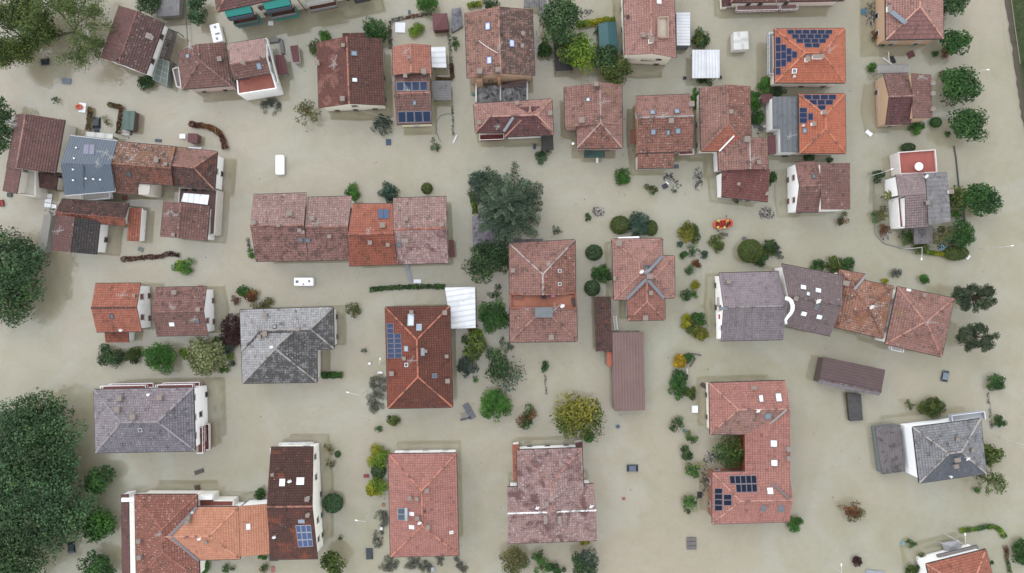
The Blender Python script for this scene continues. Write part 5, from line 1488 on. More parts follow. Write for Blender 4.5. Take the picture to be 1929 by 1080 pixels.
PAL = {   # darkest, middle, lightest leaf
 'dark':   ('26381f', '3c5832', '5f7f4a'), 'deep': ('263c26', '40623c', '6a8e5e'), 'green': ('27431f', '38602a', '54803a'),
 'bright': ('2f5420', '44762a', '64983c'), 'lime': ('4a6a1e', '71902c', '9ab040'), 'yellow': ('6a7018', '98981e', 'c0b82e'),
 'gold':   ('8a7014', 'c09a1a', 'dcc034'), 'olive': ('4a4a2a', '6b6a40', '8f8c5c'), 'rust': ('5a3a22', '7d5230', '9a7044'),
 'maroon': ('2a181c', '452628', '66403c'), 'blue': ('2c4038', '44604f', '6a8470'), 'grey': ('32403a', '4c5a50', '707c6c'),
 'drown':  ('4e5448', '6e7466', '989a8c'), 'spring': ('42562a', '5a7038', '7f8f52'), 'varieg': ('4c5a34', '7f8a58', 'b4b684'),
 'bark':   ('4c4230', '675a40', '84744e'), 'pinegrn': ('2c3826', '44523a', '606c4c'), 'redhedge': ('4a2a26', '6a4038', '86604a'),
 'brnhedge': ('4a4030', '6a5a3c', '8c7648'), 'orgreen': ('5c5a22', '7c8030', 'a89c3c'), 'mossy': ('35461c', '50622a', '76843c'),
}
# kind: leaf size, aspect, layers of cover, clumps, clump radius, height ratio
KIND = {
 'tree':   (0.26, 0.62, 5.0, 34, 0.30, 0.75), 'bigtree': (0.25, 0.55, 5.0, 150, 0.15, 0.6), 'bush': (0.19, 0.6, 5.5, 22, 0.36, 0.75),
 'ball':   (0.15, 0.6, 5.0, 40, 1.0, 0.8), 'fluffy': (0.22, 0.38, 5.0, 40, 0.26, 0.75), 'sparse': (0.20, 0.5, 1.25, 22, 0.24, 0.6),
 'thin':   (0.20, 0.5, 2.2, 20, 0.28, 0.7), 'drown': (0.11, 0.28, 1.35, 44, 0.2, 0.12), 'spiky': (0.34, 0.28, 4.2, 30, 0.28, 0.8),
}
def stems(mb, base, tips, r0, wob=0.08):
    base = Vector(base)
    for tp in tips:
        tp = Vector(tp); L = (tp-base).length
        m = lerp(base, tp, 0.5) + Vector((rnd.uniform(-1,1), rnd.uniform(-1,1), 0.3))*L*wob
        mb.tube([base, m, tp], [r0, r0*0.6, r0*0.2], 5)

def plant(name, px, py, rx, ry, kind, pal, label, hgt=None, group=None, cat=None, rot=0.0, tree=None):
    ls, asp, lay, nc, cr, hr = KIND[kind]
    rx /= S; ry /= S
    rm = min(rx, ry)
    if hgt is None: hgt = max(0.9, rm*1.15 + (1.6 if rm > 2.4 else 0.2))
    if kind == 'drown': hgt = 0.35
    rz = max(0.25, min(rm*hr, hgt*0.8 if kind != 'drown' else 0.3))
    zc = max(0.15, hgt - rz)
    c = W(px, py, zc)
    root = thing(name, (c.x, c.y, GZ), label, cat or name.replace('_', ' ').split()[-1], group)
    k = max(0.55, min(1.0, rm/1.6)) if kind not in ('bigtree',) else 1.0
    ls2 = ls*k
    n = int(lay*math.pi*rx*ry/(2*ls2*ls2*asp))
    n = max(60, min(n, 26000))
    nc2 = max(4, int(nc*min(1.6, max(0.5, (rx*ry)**0.5/2.5))))
    P, N, Tn, cc, rr = crown_pts((0, 0, 0), rx, ry, rz, nc2, cr, n, ball=(kind == 'ball'))
    if rot:
        a = R(rot); M = np.array([[math.cos(a), -math.sin(a), 0], [math.sin(a), math.cos(a), 0], [0, 0, 1]])
        P = P@M.T; N = N@M.T; cc = cc@M.T
    big_ = tree if tree is not None else rm > 1.9
    for ax, rr_ in ((0, rx), (1, ry)):                     # fill the surveyed spread
        if not rot:
            lo, hi = np.percentile(P[:, ax], (2, 98)); k_ = (1.74 if big_ else 1.95)*rr_/(hi-lo); m_ = (hi+lo)/2
            P[:, ax] = (P[:, ax]-m_)*k_; cc[:, ax] = (cc[:, ax]-m_)*k_
    P = P + np.array(c); cc = cc + np.array(c)
    P[:, 2] = np.maximum(P[:, 2], 0.02)
    pals = pal if isinstance(pal, tuple) else (pal,)
    big = tree if tree is not None else rm > 1.9
    if len(pals) == 1:
        leaf_object('crown' if big else 'foliage', P, N, Tn, ls2, asp, leaf_mat(*PAL[pals[0]]), root)
    else:
        key = (np.sin(P[:, 0]*2.1/rm + 1.3) + np.cos(P[:, 1]*1.7/rm + px) + nrng.normal(0, 0.5, len(P)))
        f = key > 0.1
        for sel, pp in ((f, pals[0]), (~f, pals[1])):
            if sel.sum() > 5: leaf_object('crown' if big else 'foliage', P[sel], N[sel], Tn[sel], ls2, asp, leaf_mat(*PAL[pp]), root)
    m = MB()
    tips = [tuple(x) for x in cc[:min(len(cc), 26 if kind in ('sparse', 'thin') else 14)]]
    tr = max(0.05, min(0.5, rm*0.055))
    m.tube([(c.x, c.y, GZ), (c.x, c.y, max(-0.3, zc-rz*0.5))], [tr*1.3, tr], 7)
    stems(m, (c.x, c.y, max(-0.3, zc-rz*0.5)), tips, tr*0.6)
    m.build('trunk' if big else 'stem', plain('5a4c40' if kind not in ('drown',) else '4a463e', 0.9), root)
    return root

def hedge(label, pts, w, hgt, pals, ls=0.17, lay=4.5, group=None, jit=0.12, name='hedge'):
    pts = [W(x, y, hgt*0.5) for x, y in pts]
    w /= S
    root = thing(name, (pts[0].x, pts[0].y, GZ), label, 'hedge', group)
    pals = pals if isinstance(pals, tuple) else (pals,)
    segs = [(pts[i], pts[i+1], (pts[i+1]-pts[i]).length) for i in range(len(pts)-1)]
    tot = sum(s[2] for s in segs)
    n = int(lay*tot*w/(2*ls*ls*0.6))
    u = nrng.uniform(0, tot, n); P = np.empty((n, 3)); acc = 0
    for a, b, L in segs:
        sel = (u >= acc) & (u <= acc+L)
        f = ((u[sel]-acc)/L)[:, None]
        d = (b-a)/L; sd = np.array([-d.y, d.x, 0])
        wob = 1 + 0.35*np.sin(u[sel]*2.3)[:, None]*np.cos(u[sel]*0.9)[:, None]*jit*5
        lat = nrng.uniform(-1, 1, (sel.sum(), 1))
        P[sel] = np.array(a)*(1-f) + np.array(b)*f + sd*lat*w/2*wob
        P[sel, 2] = hgt*(1 - 0.35*np.abs(lat[:, 0])**2) - nrng.uniform(0, 0.35, sel.sum())*min(1, hgt)
        acc += L
    P[:, 2] = np.maximum(P[:, 2], 0.03)
    N = rdir(n)*0.7 + np.array([0, 0, 0.7])
    cl = 0.5+0.5*np.sin(u*1.7+np.sin(u*0.6)*3)
    Tn = np.clip(cl*0.4 + nrng.uniform(0, 0.6, n), 0, 1)
    if len(pals) > 1:
        f = np.sin(u*0.8+1) + nrng.normal(0, 0.6, n) > 0
        for sel, pp in ((f, pals[0]), (~f, pals[1])):
            if sel.sum() > 5: leaf_object('foliage', P[sel], N[sel], Tn[sel], ls, 0.6, leaf_mat(*PAL[pp]), root)
    else: leaf_object('foliage', P, N, Tn, ls, 0.6, leaf_mat(*PAL[pals[0]]), root)
    m = MB()
    for a, b, L in segs:
        k = max(1, int(L/1.2))
        for i in range(k):
            p = lerp(a, b, (i+0.5)/k); m.tube([(p.x, p.y, GZ), (p.x, p.y, hgt*0.7)], [0.05, 0.02], 5)
    m.build('stem', plain('5a4c40', 0.9), root)
    return root

# ---- special trees
def cedar(px, py, r, label):
    c = W(px, py, 7.0)
    root = thing('cedar_tree', (c.x, c.y, GZ), label, 'tree')
    R_ = r/S*0.97
    P, N, Tn = [], [], []
    m = MB(); m.tube([(c.x, c.y, GZ), (c.x, c.y, 6), (c.x, c.y, 12.0)], [0.5, 0.35, 0.08], 8)
    nb = 112
    for i in range(nb):
        f = (i+0.5)/nb
        z0 = 3.0 + 8.6*f
        L = R_*(1.08 - 0.82*f)*nrng.uniform(0.74, 1.14)
        az = i*2.39996 + nrng.uniform(-0.35, 0.35)
        d = np.array([math.cos(az), math.sin(az), 0]); sd = np.array([-d[1], d[0], 0])
        bt = nrng.uniform(0, 1)
        pts = []
        for k in range(7):
            q = k/6
            pts.append(np.array([c.x, c.y, z0]) + d*L*q + np.array([0, 0, L*(0.10*q - 0.22*q*q)]) + sd*L*0.06*math.sin(q*3+az*3))
        m.tube([tuple(p) for p in pts], [0.12*(1-q/7.5) for q in range(7)], 5)
        for k in range(26):
            q = 0.10 + 0.90*k/25
            j = min(5, int(q*6)); base = pts[j] + (pts[j+1]-pts[j])*(q*6-j)
            for sg in (-1, 1):
                Ls = L*(0.17*(1-q)**0.55 + 0.05)*nrng.uniform(0.6, 1.3)
                dr = d*0.75 + sd*sg*0.75; dr = dr/np.linalg.norm(dr)
                nn = max(4, int(Ls/0.085))
                t = nrng.uniform(0.05, 1, nn)[:, None]
                p = base + dr*Ls*t + nrng.normal(0, 0.075, (nn, 3)) + np.array([0, 0, -0.10])*t*Ls
                P.append(p); N.append(rdir(nn)*0.55 + np.array([0, 0, 0.8])); Tn.append(np.clip(bt*0.45 + nrng.uniform(0, 0.55, nn), 0, 1))
    leaf_object('crown', np.concatenate(P), np.concatenate(N), np.concatenate(Tn), 0.17, 0.42, leaf_mat('2e4030', '526850', '84967a'), root)
    m.build('trunk', plain('4c4038', 0.9), root)

def branching(m, p, d, L, r, depth, tips, spread=0.7):
    q = p + d*L
    mid = lerp(p, q, 0.5) + Vector((rnd.uniform(-1,1), rnd.uniform(-1,1), rnd.uniform(-.3,.3)))*L*0.10
    m.tube([p, mid, q], [r, r*0.82, r*0.62], 5, cap=False)
    tips.append(tuple(mid)); tips.append(tuple(q))
    if depth == 0: return
    for k in range(rnd.choice((2, 3, 3))):
        nd = (d + Vector((rnd.uniform(-1,1), rnd.uniform(-1,1), rnd.uniform(-0.4,0.5)))*spread).normalized()
        branching(m, q if k else mid, nd, L*rnd.uniform(0.62, 0.82), r*0.58, depth-1, tips, spread)

def bare_tree(px, py, r, label, pal, cover, lean=(0.4, -0.2), hgt=9.0, depth=4, ls=0.17):
    c = W(px, py, hgt*0.6)
    root = thing('leafing_tree', (c.x, c.y, GZ), label, 'tree')
    m = MB(); tips = []
    R_ = r/S
    b = Vector((c.x, c.y, GZ)); f = Vector((c.x, c.y, hgt*0.35))
    m.tube([b, f], [0.38, 0.28], 7)
    for k in range(8):
        a = k*0.785 + rnd.uniform(-.35, .35)
        d = Vector((math.cos(a), math.sin(a), 0.45)).normalized()
        branching(m, f, d, R_*rnd.uniform(0.24, 0.42), 0.13, depth, tips)
    tips = np.array(tips)
    d2 = np.hypot(tips[:, 0]-c.x, tips[:, 1]-c.y); tips = tips[(d2 < R_*1.15) & (d2 > R_*0.12)]
    n = int(cover*math.pi*R_*R_/(2*ls*ls*0.55))
    idx = nrng.integers(0, len(tips), n)
    P = tips[idx] + nrng.normal(0, 0.55, (n, 3)); P[:, 2] = np.maximum(P[:, 2], 0.1)
    Tn = np.clip((np.sin(idx*0.37)*0.5+0.5)*0.4 + nrng.uniform(0, 0.6, n), 0, 1)
    leaf_object('crown', P, rdir(n)*0.8 + np.array([0, 0, 0.6]), Tn, ls, 0.55, leaf_mat(*PAL[pal]), root)
    m.build('trunk', plain('5d5146', 0.9), root)

def umbrella_pine(px, py, rx, ry, label, cover=6.0, nc=60):
    zc = 5.5
    c = W(px, py, zc)
    root = thing('umbrella_pine', (c.x, c.y, GZ), label, 'tree')
    rx /= S; ry /= S
    a = nrng.uniform(0, 2*math.pi, nc); q = nrng.uniform(0.25, 1, nc)**0.6
    cc = np.stack([np.cos(a)*q*rx*0.8, np.sin(a)*q*ry*0.8, nrng.uniform(-0.4, 0.5, nc)-0.5*q], 1)
    rr = nrng.uniform(0.6, 1.15, nc)
    n = int(cover*math.pi*rx*ry/(2*0.2*0.2*0.4))
    idx = nrng.integers(0, nc, n); dd = rdir(n)
    P = cc[idx] + dd*rr[idx][:, None]*np.array([1, 1, 0.45])*nrng.uniform(0.3, 1.05, (n, 1))
    Tn = np.clip(nrng.uniform(0, 1, nc)[idx]*0.45 + nrng.uniform(0, 0.55, n), 0, 1)
    leaf_object('crown', P + np.array(c), dd*0.5 + rdir(n)*0.5 + np.array([0, 0, 0.6]), Tn, 0.2, 0.4, leaf_mat(*PAL['pinegrn']), root)
    m = MB(); top = Vector((c.x, c.y, zc-1.8))
    m.tube([(c.x, c.y, GZ), top], [0.3, 0.22], 7)
    stems(m, top, [tuple(x) for x in cc + np.array(c)], 0.14, 0.12)
    m.build('trunk', plain('5a4a40', 0.9), root)

def palm(px, py, label):
    b, t = W(px-14, py+4, 0), W(px, py, 2.6)
    root = thing('palm_tree', (b.x, b.y, GZ), label, 'tree')
    m = MB(); m.tube([(b.x, b.y, GZ), lerp(b, t, .5)+Vector((0,0,.2)), t], [0.2, 0.17, 0.15], 7); m.build('trunk', plain('6a5844', 0.9), root)
    for k in range(12):
        a = k*2*math.pi/12 + rnd.uniform(-.15, .15); L = 1.3
        d = Vector((math.cos(a), math.sin(a), 0)); sd = Vector((-d.y, d.x, 0))
        m = MB(); pr = None
        for j in range(6):
            q = j/5; p = t + d*L*q + Vector((0,0,0.5*q-0.9*q*q)); w = 0.16*math.sin(math.pi*(0.12+0.86*q))
            if pr: m.poly([pr[0]-sd*pr[1], p-sd*w, p+sd*w, pr[0]+sd*pr[1]])
            pr = (p, w)
        m.build('frond', plain('5c6a34' if k % 3 else '9a8a3a', 0.7), root)

# ------------------------------------------------------------------ plants, one row each: px, py, rx, ry, kind, palette, label
cedar(957, 386, 78, 'huge spreading blue-green conifer in the middle of the flood')
bare_tree(128, 52, 92, 'half-bare spring tree with thin yellow-green leaves over the water', 'spring', 1.5)
bare_tree(28, 62, 78, 'dull green budding tree in top left corner', 'mossy', 2.6, depth=4)
umbrella_pine(1840, 562, 45, 28, 'upper of two flat-topped pines at right edge')
umbrella_pine(1843, 635, 43, 31, 'lower, more open flat-topped pine with bare limbs showing', 4.2, 42)
palm(1674, 368, 'small leaning palm with yellowing fronds by white gable')
TREES = '''
62 832 82 84 bigtree deep,dark|northern part of giant dark grove at left edge|11
62 958 100 92 bigtree deep,dark|largest dark crown in grove at left edge, beside two round trees|12
14 1058 62 58 bigtree dark|dark tree in bottom left corner|10
2 522 76 84 bigtree dark,deep|big dark tree half cut by left edge, above the grove|10
-8 235 32 52 bigtree dark|dark green tree on left edge beside brown gable house|7
48 22 46 40 tree mossy|light green crown among dull budding trees, top left|8
280 3 24 24 spiky dark|dark conifer touching grey corrugated roof, top edge|5
372 6 18 16 spiky deep|dark shaggy evergreen at top edge between cable and awnings|4
372 30 17 16 spiky deep|lower dark shaggy evergreen above white camper van|4
708 60 24 25 spiky green|bright green fig-like tree behind dark gridded roof|4
805 3 20 19 fluffy bright|green willowy bush on top edge above maroon shed|3.5
1056 38 34 42 tree dark|tall dark olive tree beside black canopy|8
1093 97 29 33 tree lime|lime-green rounded tree between black canopy and teal shed|6
1066 92 16 26 tree mossy|dull olive tree squeezed behind lime-green tree|5.5
1138 108 24 22 tree dark|dark leafy tree below teal shed|5
1160 135 27 25 tree mossy|olive-dark tree at corner of clay hip roof|5
1026 90 13 18 bush green|dark green bush left of black canopy|2.2
1798 4 25 24 tree dark|dark green street tree at top edge beside dusty rose roof|5
1799 80 27 23 tree green|dense dark green tree right of dusty rose hipped house|5
1809 160 36 33 tree green|large round tree with white lamp beside it, right side|6
1823 235 33 30 tree green|round green tree right of peach offset-roof house|6
1850 376 36 29 tree green|broad green tree right of grey ribbed sheet roof|5.5
1806 372 19 20 tree mossy|dark olive tree pressed against grey sheet roof|4
1815 440 19 26 spiky green|bright spiky green tree below broad green tree|4
1782 446 28 20 thin olive,dark|brown-green tangled tree beside grey lean-to|3.5
922 492 40 36 spiky dark|dark feathery tree left of terrace-cut clay house|6
930 597 29 29 fluffy green|round green tree below white sheet carport|5
893 655 22 24 tree mossy|dark green garden tree under lime bush, centre|4.5
880 690 19 18 fluffy grey|grey-green rounded shrub left of grey leafy tree|3
937 672 22 32 thin grey,dark|upper part of grey-green thicket beside dark garden tree|4
948 710 34 30 sparse blue,dark|loose silvery green tree with scattered leaves, centre|4.5
934 762 29 27 fluffy bright|feathery bright green tree below silvery tree|4.5
1090 785 44 38 tree orgreen,mossy|big lumpy yellow-green round tree in open water|6.5
186 905 28 26 tree green|upper of three round street trees beside dark grove|4.5
186 988 32 31 tree bright,green|middle round street tree beside bottom left house|5
183 1068 30 26 tree green|round street tree cut by bottom edge|4.5
300 675 28 27 fluffy bright|bright green round tree below brown gable house|4.5
388 673 36 33 tree varieg|pale variegated cream-green round tree|5
440 622 22 30 fluffy maroon|dark purple-leaved tree against ash-grey house|4
1375 850 30 32 thin green,mossy|leafy tree filling courtyard of C-shaped house|4.5
627 1062 22 24 tree mossy|lime-dark round tree at bottom edge beside solar house|5
970 1058 25 27 fluffy olive,dark|grey-olive ball tree at bottom edge, left of pair|4.5
1102 1062 24 26 fluffy grey,dark|grey-green ball tree at bottom edge, right of pair|4.5
1413 473 24 23 ball mossy|large clipped olive ball tree above concrete-tiled house|3.8
1607 965 22 19 thin rust,olive|russet-leaved tree alone in open water|3
578 212 24 23 sparse olive|twiggy olive tree standing alone between two houses|4
'''
BUSHES = '''
275 155 14 13 bush dark|round dark bush at foot of greenhouse
510 200 19 15 drown drown|drowned ring-shaped shrub below white terrace house
719 235 18 18 thin grey|grey-green ring shrub left of solar-roofed narrow house
612 69 10 10 bush bright|small bright bush right of drowned hedge behind big gable
592 90 10 16 thin mossy|yellowing bush at left shoulder of flaking gable roof
784 56 13 12 bush lime|lime bush in middle of flooded lawn
858 82 7 12 thin green|thin straggling shrub left of old big gable
925 6 15 12 thin dark|dark twiggy shrub on top edge over old big gable
1320 73 15 17 spiky dark,mossy|dark rounded shrub above white double carport
1327 152 14 9 thin dark|creeper hanging over lower edge of white carport
1440 161 12 14 bush bright|bright green shrub at corner of solar house
1310 186 9 19 bush bright|upright green shrub between two clay-roofed houses
1421 190 11 17 bush bright|tall bright shrub beside stepped clay house, upper
1426 221 12 12 bush green|dark round shrub beside stepped clay house, lower
1465 172 14 9 bush dark|flat dark bush above grey flat annexe
1453 337 9 12 bush green|half-hidden green bush at right of stepped clay house
1525 297 9 7 bush dark|dark bush under orange hipped house
1563 301 6 5 bush dark|tiny dark bush under orange eave
1388 373 9 9 thin dark|dark shrub in notch of stepped clay house
1762 102 6 5 bush green|tiny bush between two round trees, right side
1782 102 9 8 thin rust|rusty low shrub under dense dark tree
1642 127 8 8 bush bright|small lime bush left of slatted pergola
1727 242 13 11 bush bright|bright sprawling bush below peach offset-roof house
1763 231 10 9 ball green|small clipped round bush beside peach offset-roof house
1785 253 5 5 bush green|tiny round bush left of round street tree
1779 143 9 10 thin olive|brown-green shrub left of tree with lamp
1711 278 13 8 ball dark|oval clipped bush above red terrace
1655 333 11 11 bush dark|dark bush left of red terrace
1657 403 14 16 thin green,olive|ring-shaped mixed shrub left of small palm
1666 432 9 9 thin rust|brown shrub by kerb rubble
1708 449 14 13 thin green,mossy|wispy green bush left of grey lean-to
1735 468 12 10 bush mossy|olive bush under street lamp arm
1801 477 22 13 ball mossy|large oval clipped bush at end of yellow hedge
1800 407 11 12 thin bright|light green shrub between broad trees
1588 412 10 12 thin rust,dark|reddish shrub below white-parapet house
1173 333 13 14 bush bright|bright bush in open water below clay hip house
1227 357 12 9 thin mossy|flat olive bush near floating cabinet
1019 297 10 11 spiky deep|drowned spiky shrub among plastic bags
905 345 20 20 fluffy blue|blue-green round shrub at corner of giant conifer
1108 409 5 7 bush dark|tiny dark bush beside floating litter
1168 424 17 16 ball mossy|left ball of three clipped shrubs
1201 424 19 22 fluffy blue|tallest silvery middle shrub of clipped trio
1227 430 11 14 ball mossy|small right ball of clipped trio
1119 476 15 14 ball dark|uppermost clipped dark ball between two clay houses
1133 516 17 15 fluffy green|loose green shrub between two clipped dark balls
1116 543 14 14 ball dark|lower clipped dark ball between two clay houses
1293 437 14 17 bush orgreen|yellowish half of double bush in open water
1304 440 13 17 bush mossy|dark half of double bush in open water
1349 452 14 12 thin olive,mossy|olive shrub just below rescue raft
1354 466 9 9 bush mossy|small round green bush below olive shrub near raft
1448 467 15 14 bush dark,mossy|dark bush right of large clipped ball tree
1432 489 13 12 bush dark|dark lower bush under large clipped ball tree
1465 476 10 11 thin grey|straggly shrub at right of dark bush group
1540 500 12 10 fluffy green|round shrub above cocoa gable house, left
1572 498 16 14 fluffy mossy|olive shrub above cocoa gable house, middle
1595 498 13 12 fluffy green|green shrub above cocoa gable house, right
1281 461 5 5 bush blue|tiny bluish bush under double bush
1288 481 7 7 bush green|small dark bush left of scattered leaves
1305 473 9 11 sparse green|scattered green sprigs below double bush
1327 480 6 7 bush blue|small bluish shrub right of scattered sprigs
1312 497 8 7 bush rust|rust-brown shrub above slender green one
1300 509 9 9 thin green|slender leaning green shrub left of concrete house
1310 537 8 8 bush yellow|small yellow-green bush in shrub row
1292 556 10 11 thin green|loose green shrub left in shrub row
1307 555 7 7 thin bright|small pale sprig right in shrub row
1294 607 10 14 bush yellow|yellow left bush of four-bush clump
1315 601 13 11 bush green|dark green top bush of four-bush clump
1305 617 11 12 bush mossy|olive inner bush of four-bush clump
1319 627 14 13 bush orgreen|yellow-green lower bush of four-bush clump
1280 680 11 12 bush gold|golden flowering bush at head of right-hand row
1297 675 9 9 bush green|green bush beside golden flowering one
1278 724 15 25 bush green|tall oval dark green bush in right-hand row
1299 741 11 11 bush mossy|olive bush at foot of tall oval bush
1275 799 12 14 thin green,dark|ragged green bush beside blue bucket
1303 823 11 11 thin mossy,bright|light green shrub right of blue bucket
1294 853 10 13 bush dark|dark upright shrub near courtyard rubbish
1305 886 14 14 thin bright,yellow|yellowish round shrub left of courtyard house
1300 948 13 14 thin orgreen,bright|yellow-green shrub by sunken dark car
1295 964 6 5 thin dark|dark sprig below yellow-green shrub
1497 988 14 13 bush bright|bright bush at lower right corner of C-shaped house
1876 720 15 14 spiky green|dark spiky shrub alone near right edge
1884 793 11 10 spiky green|small green shrub above right-edge lamp
1868 857 20 18 tree mossy|olive round bush touching slate roof corner
1865 905 28 24 sparse mossy|thin see-through shrub below slate roof corner
1841 924 6 5 bush bright|tiny green bush beside thin shrub
1755 768 23 17 fluffy mossy|feathery olive bush above slate house
1714 763 9 10 sparse mossy|sparse sprigs left of feathery olive bush
1741 526 9 8 bush bright|small lime bush above dusty rose pyramid roof
1688 515 10 8 thin grey|grey twiggy shrub in water above angled row
1668 530 6 5 bush yellow|yellow tuft above lichen-spotted roof
1717 1024 10 8 thin green|low spiky plant beside blue hoop
1735 1048 7 7 thin mossy|small ragged shrub above bottom right house
1615 1058 8 9 bush maroon|small maroon bush near bottom edge
1720 1074 13 9 bush mossy|olive bush at bottom edge left of red-tiled house
1926 1040 16 22 spiky green|dark leafy tree cut by right edge, bottom
1868 1061 4 4 bush green|tiny dark bush right of red-tiled house
897 634 12 13 bush lime|lime bush under corner of white carport
890 620 9 6 thin rust|rust-tinged plant at corner of white carport
932 549 12 12 sparse dark|dark scattered sprigs above round green tree
960 655 8 8 sparse grey|grey sprigs below clay terrace house
1027 691 6 10 spiky green|slender green cypress tip alone in water
896 715 5 6 thin bright|tiny sprig left of silvery tree
992 785 17 22 thin rust,green|red-green shrub left of big lumpy tree
1108 823 11 10 bush bright|bright small bush at foot of lumpy tree
714 728 17 20 drown drown|upper half of drowned dark shrub beside rust house
708 758 16 19 drown drown|lower half of drowned dark shrub beside rust house
741 793 12 9 spiky mossy|leaning pale green sprig below rust house
713 809 7 6 thin green|little sprig with sunken stick
713 860 18 19 bush yellow,lime|upper yellow-green round bush
713 888 13 13 ball dark|dark bush between two yellow-green round bushes
710 915 18 18 bush yellow,lime|lower yellow-green round bush
627 948 18 17 ball deep|dark round tree right of white solar-house wall
619 847 9 10 sparse olive|sparse olive plant beside white wall, upper
623 873 9 9 sparse olive|sparse olive plant beside white wall, lower
636 856 5 6 ball green|tiny clipped green ball between olive plants
641 1014 4 4 thin dark|tiny dark sprig in open water near solar house
720 978 13 16 drown drown|drowned bush left of salmon house, upper
712 1015 10 17 drown drown|drowned bush left of salmon house, lower
733 1062 17 15 drown drown|drowned bush at left corner below salmon house
778 1060 15 13 drown drown|drowned bush below salmon house, second from left
803 1068 12 12 drown drown|drowned bush below salmon house, middle
828 1054 8 12 drown drown|small drowned bush below salmon house, right
868 1063 12 16 drown drown|drowned bush right of salmon house corner
1017 1060 14 20 thin bright,green|airy light green shrub at bottom edge
1047 1074 17 12 bush green|green mound at bottom edge between ball trees
1102 1022 8 5 bush yellow|yellow tuft under mottled roof edge
209 670 22 18 bush dark|dark flat-topped bush below orange house
253 670 15 14 bush mossy,dark|small olive bush between two round bushes
347 667 8 10 bush lime|small lime bush at left of variegated tree
412 640 12 9 thin dark|dark bush at upper right of variegated tree
428 655 12 14 thin blue|pale speckled bush under purple-leaved tree
434 672 5 6 bush lime|tiny lime bush right of variegated tree
422 694 8 8 bush green|dark green bush at lower right of variegated tree
437 685 5 5 bush grey|tiny grey-green bush below variegated tree
465 554 18 13 bush green,rust|mixed flowering bush above ash-grey house
443 566 7 9 thin redhedge|reddish twig at left of flowering bush
493 574 19 12 thin olive|pale olive shrub against ash-grey roof
344 502 18 13 bush lime,bright|lime clump right of red hedge
665 584 13 13 thin mossy,olive|olive round shrub right of ash-grey house
664 362 12 14 bush bright|bright boxy bush behind third terraced house
731 364 16 18 fluffy blue|grey-green round shrub behind terraced row
804 355 10 10 ball mossy|small clipped ball behind right end terrace
474 478 7 9 thin bright|bright tuft at lower left corner of terraced row
820 272 9 12 sparse green|drifting green sprigs at end of hose, centre
490 932 9 12 bush green|upright bush between orange and chocolate roofs
383 1068 10 13 ball bright|clipped green hedge block at bottom edge
494 1049 8 5 bush bright|small bush under pale orange eave
497 1071 8 8 thin rust,green|reddish plant beside red kayak
430 1072 11 8 thin green|low green plants at bottom edge left
104 189 8 6 sparse dark|drifting dark weed left of white float
199 227 7 10 sparse olive|dead twiggy shrub between two brown hedges
1270 358 6 5 sparse grey|grey twigs beside floating cabinet
1050 434 9 8 sparse grey|drifting grey branch below giant conifer
1125 60 6 9 sparse deep|tiny drowned sapling above yellow hedge, top
685 660 5 4 thin grey|tiny grey tuft left of rust house
1660 78 7 8 bush dark|dark bush by peach corner, top right
1648 68 7 9 thin rust|brown shrub on rubbish heap, top right
'''
def rows(txt):
    for ln in txt.strip().split('\n'):
        p = ln.split('|'); a = p[0].split()
        yield [float(x) for x in a[:4]] + [a[4], tuple(a[5].split(','))], p[1], (float(p[2]) if len(p) > 2 else None)
for a, lb, hg in rows(TREES): plant('tree', a[0], a[1], a[2], a[3], a[4], a[5], lb, hg, cat='tree', tree=True)
for a, lb, hg in rows(BUSHES): plant('bush', a[0], a[1], a[2], a[3], a[4], a[5], lb, hg, cat='bush', tree=False)

hedge('straight brown clipped hedge left of sunken dark car', [(171,202), (168,225), (166,246)], 9, 1.0, ('brnhedge', 'bark'))
hedge('L-shaped brown clipped hedge beside green shed', [(204,197), (229,202), (226,225), (222,252)], 8, 1.0, ('brnhedge', 'redhedge'))
hedge('curved rusty hedge around a drowned garden', [(357,233), (368,236), (385,237), (403,243), (414,252), (421,266), (424,281)], 10, 0.9, ('redhedge', 'rust'))
hedge('ragged red hedge row just above the water, left', [(228,489), (250,488), (275,485), (300,484), (318,478), (338,481)], 9, 0.4, ('redhedge', 'maroon'), lay=2.2)
hedge('ivy-green hedge strip below terraced row', [(696,546), (725,543), (757,541), (798,540), (839,540)], 9, 0.7, ('green', 'dark'), lay=3.0)
hedge('grey drowned hedge left of flooded lawn', [(736,92), (735,65), (735,40)], 7, 0.15, ('drown', 'redhedge'), lay=1.6)
hedge('grey drowned hedge along top of flooded lawn', [(737,39), (760,34), (790,29), (814,25)], 7, 0.2, ('drown', 'redhedge'), lay=1.8)
hedge('grey drowned hedge right of flooded lawn', [(846,62), (847,80), (849,105), (850,128)], 6, 0.12, ('drown', 'drown'), lay=1.2)
hedge('rusty L-shaped hedge between two carports', [(850,120), (852,148), (838,150), (822,149)], 7, 0.7, ('redhedge', 'brnhedge'))
hedge('yellow-green clipped hedge above teal shed', [(1086,47), (1115,43), (1140,40), (1158,38)], 13, 1.2, ('lime', 'yellow'))
hedge('yellow-green hedge on top edge above old big gable', [(881,12), (895,8), (907,7)], 10, 1.0, ('lime', 'yellow'))
hedge('yellow-green hedge left of giant conifer', [(890,362), (892,380), (896,402)], 11, 1.2, ('lime', 'mossy'))
hedge('low yellow hedge below grey lean-to, right', [(1741,474), (1760,477), (1777,479)], 9, 0.9, ('lime', 'yellow'))
hedge('square-cut dark hedge below ash-grey house', [(606,707), (645,707)], 12, 1.0, 'green')
hedge('curving garden hedge of yellow, green and red shrubs, bottom right', [(1808,1001), (1822,998), (1840,997), (1856,992), (1874,992), (1886,1000), (1893,1013)], 9, 0.5, ('lime', 'green'), lay=3)
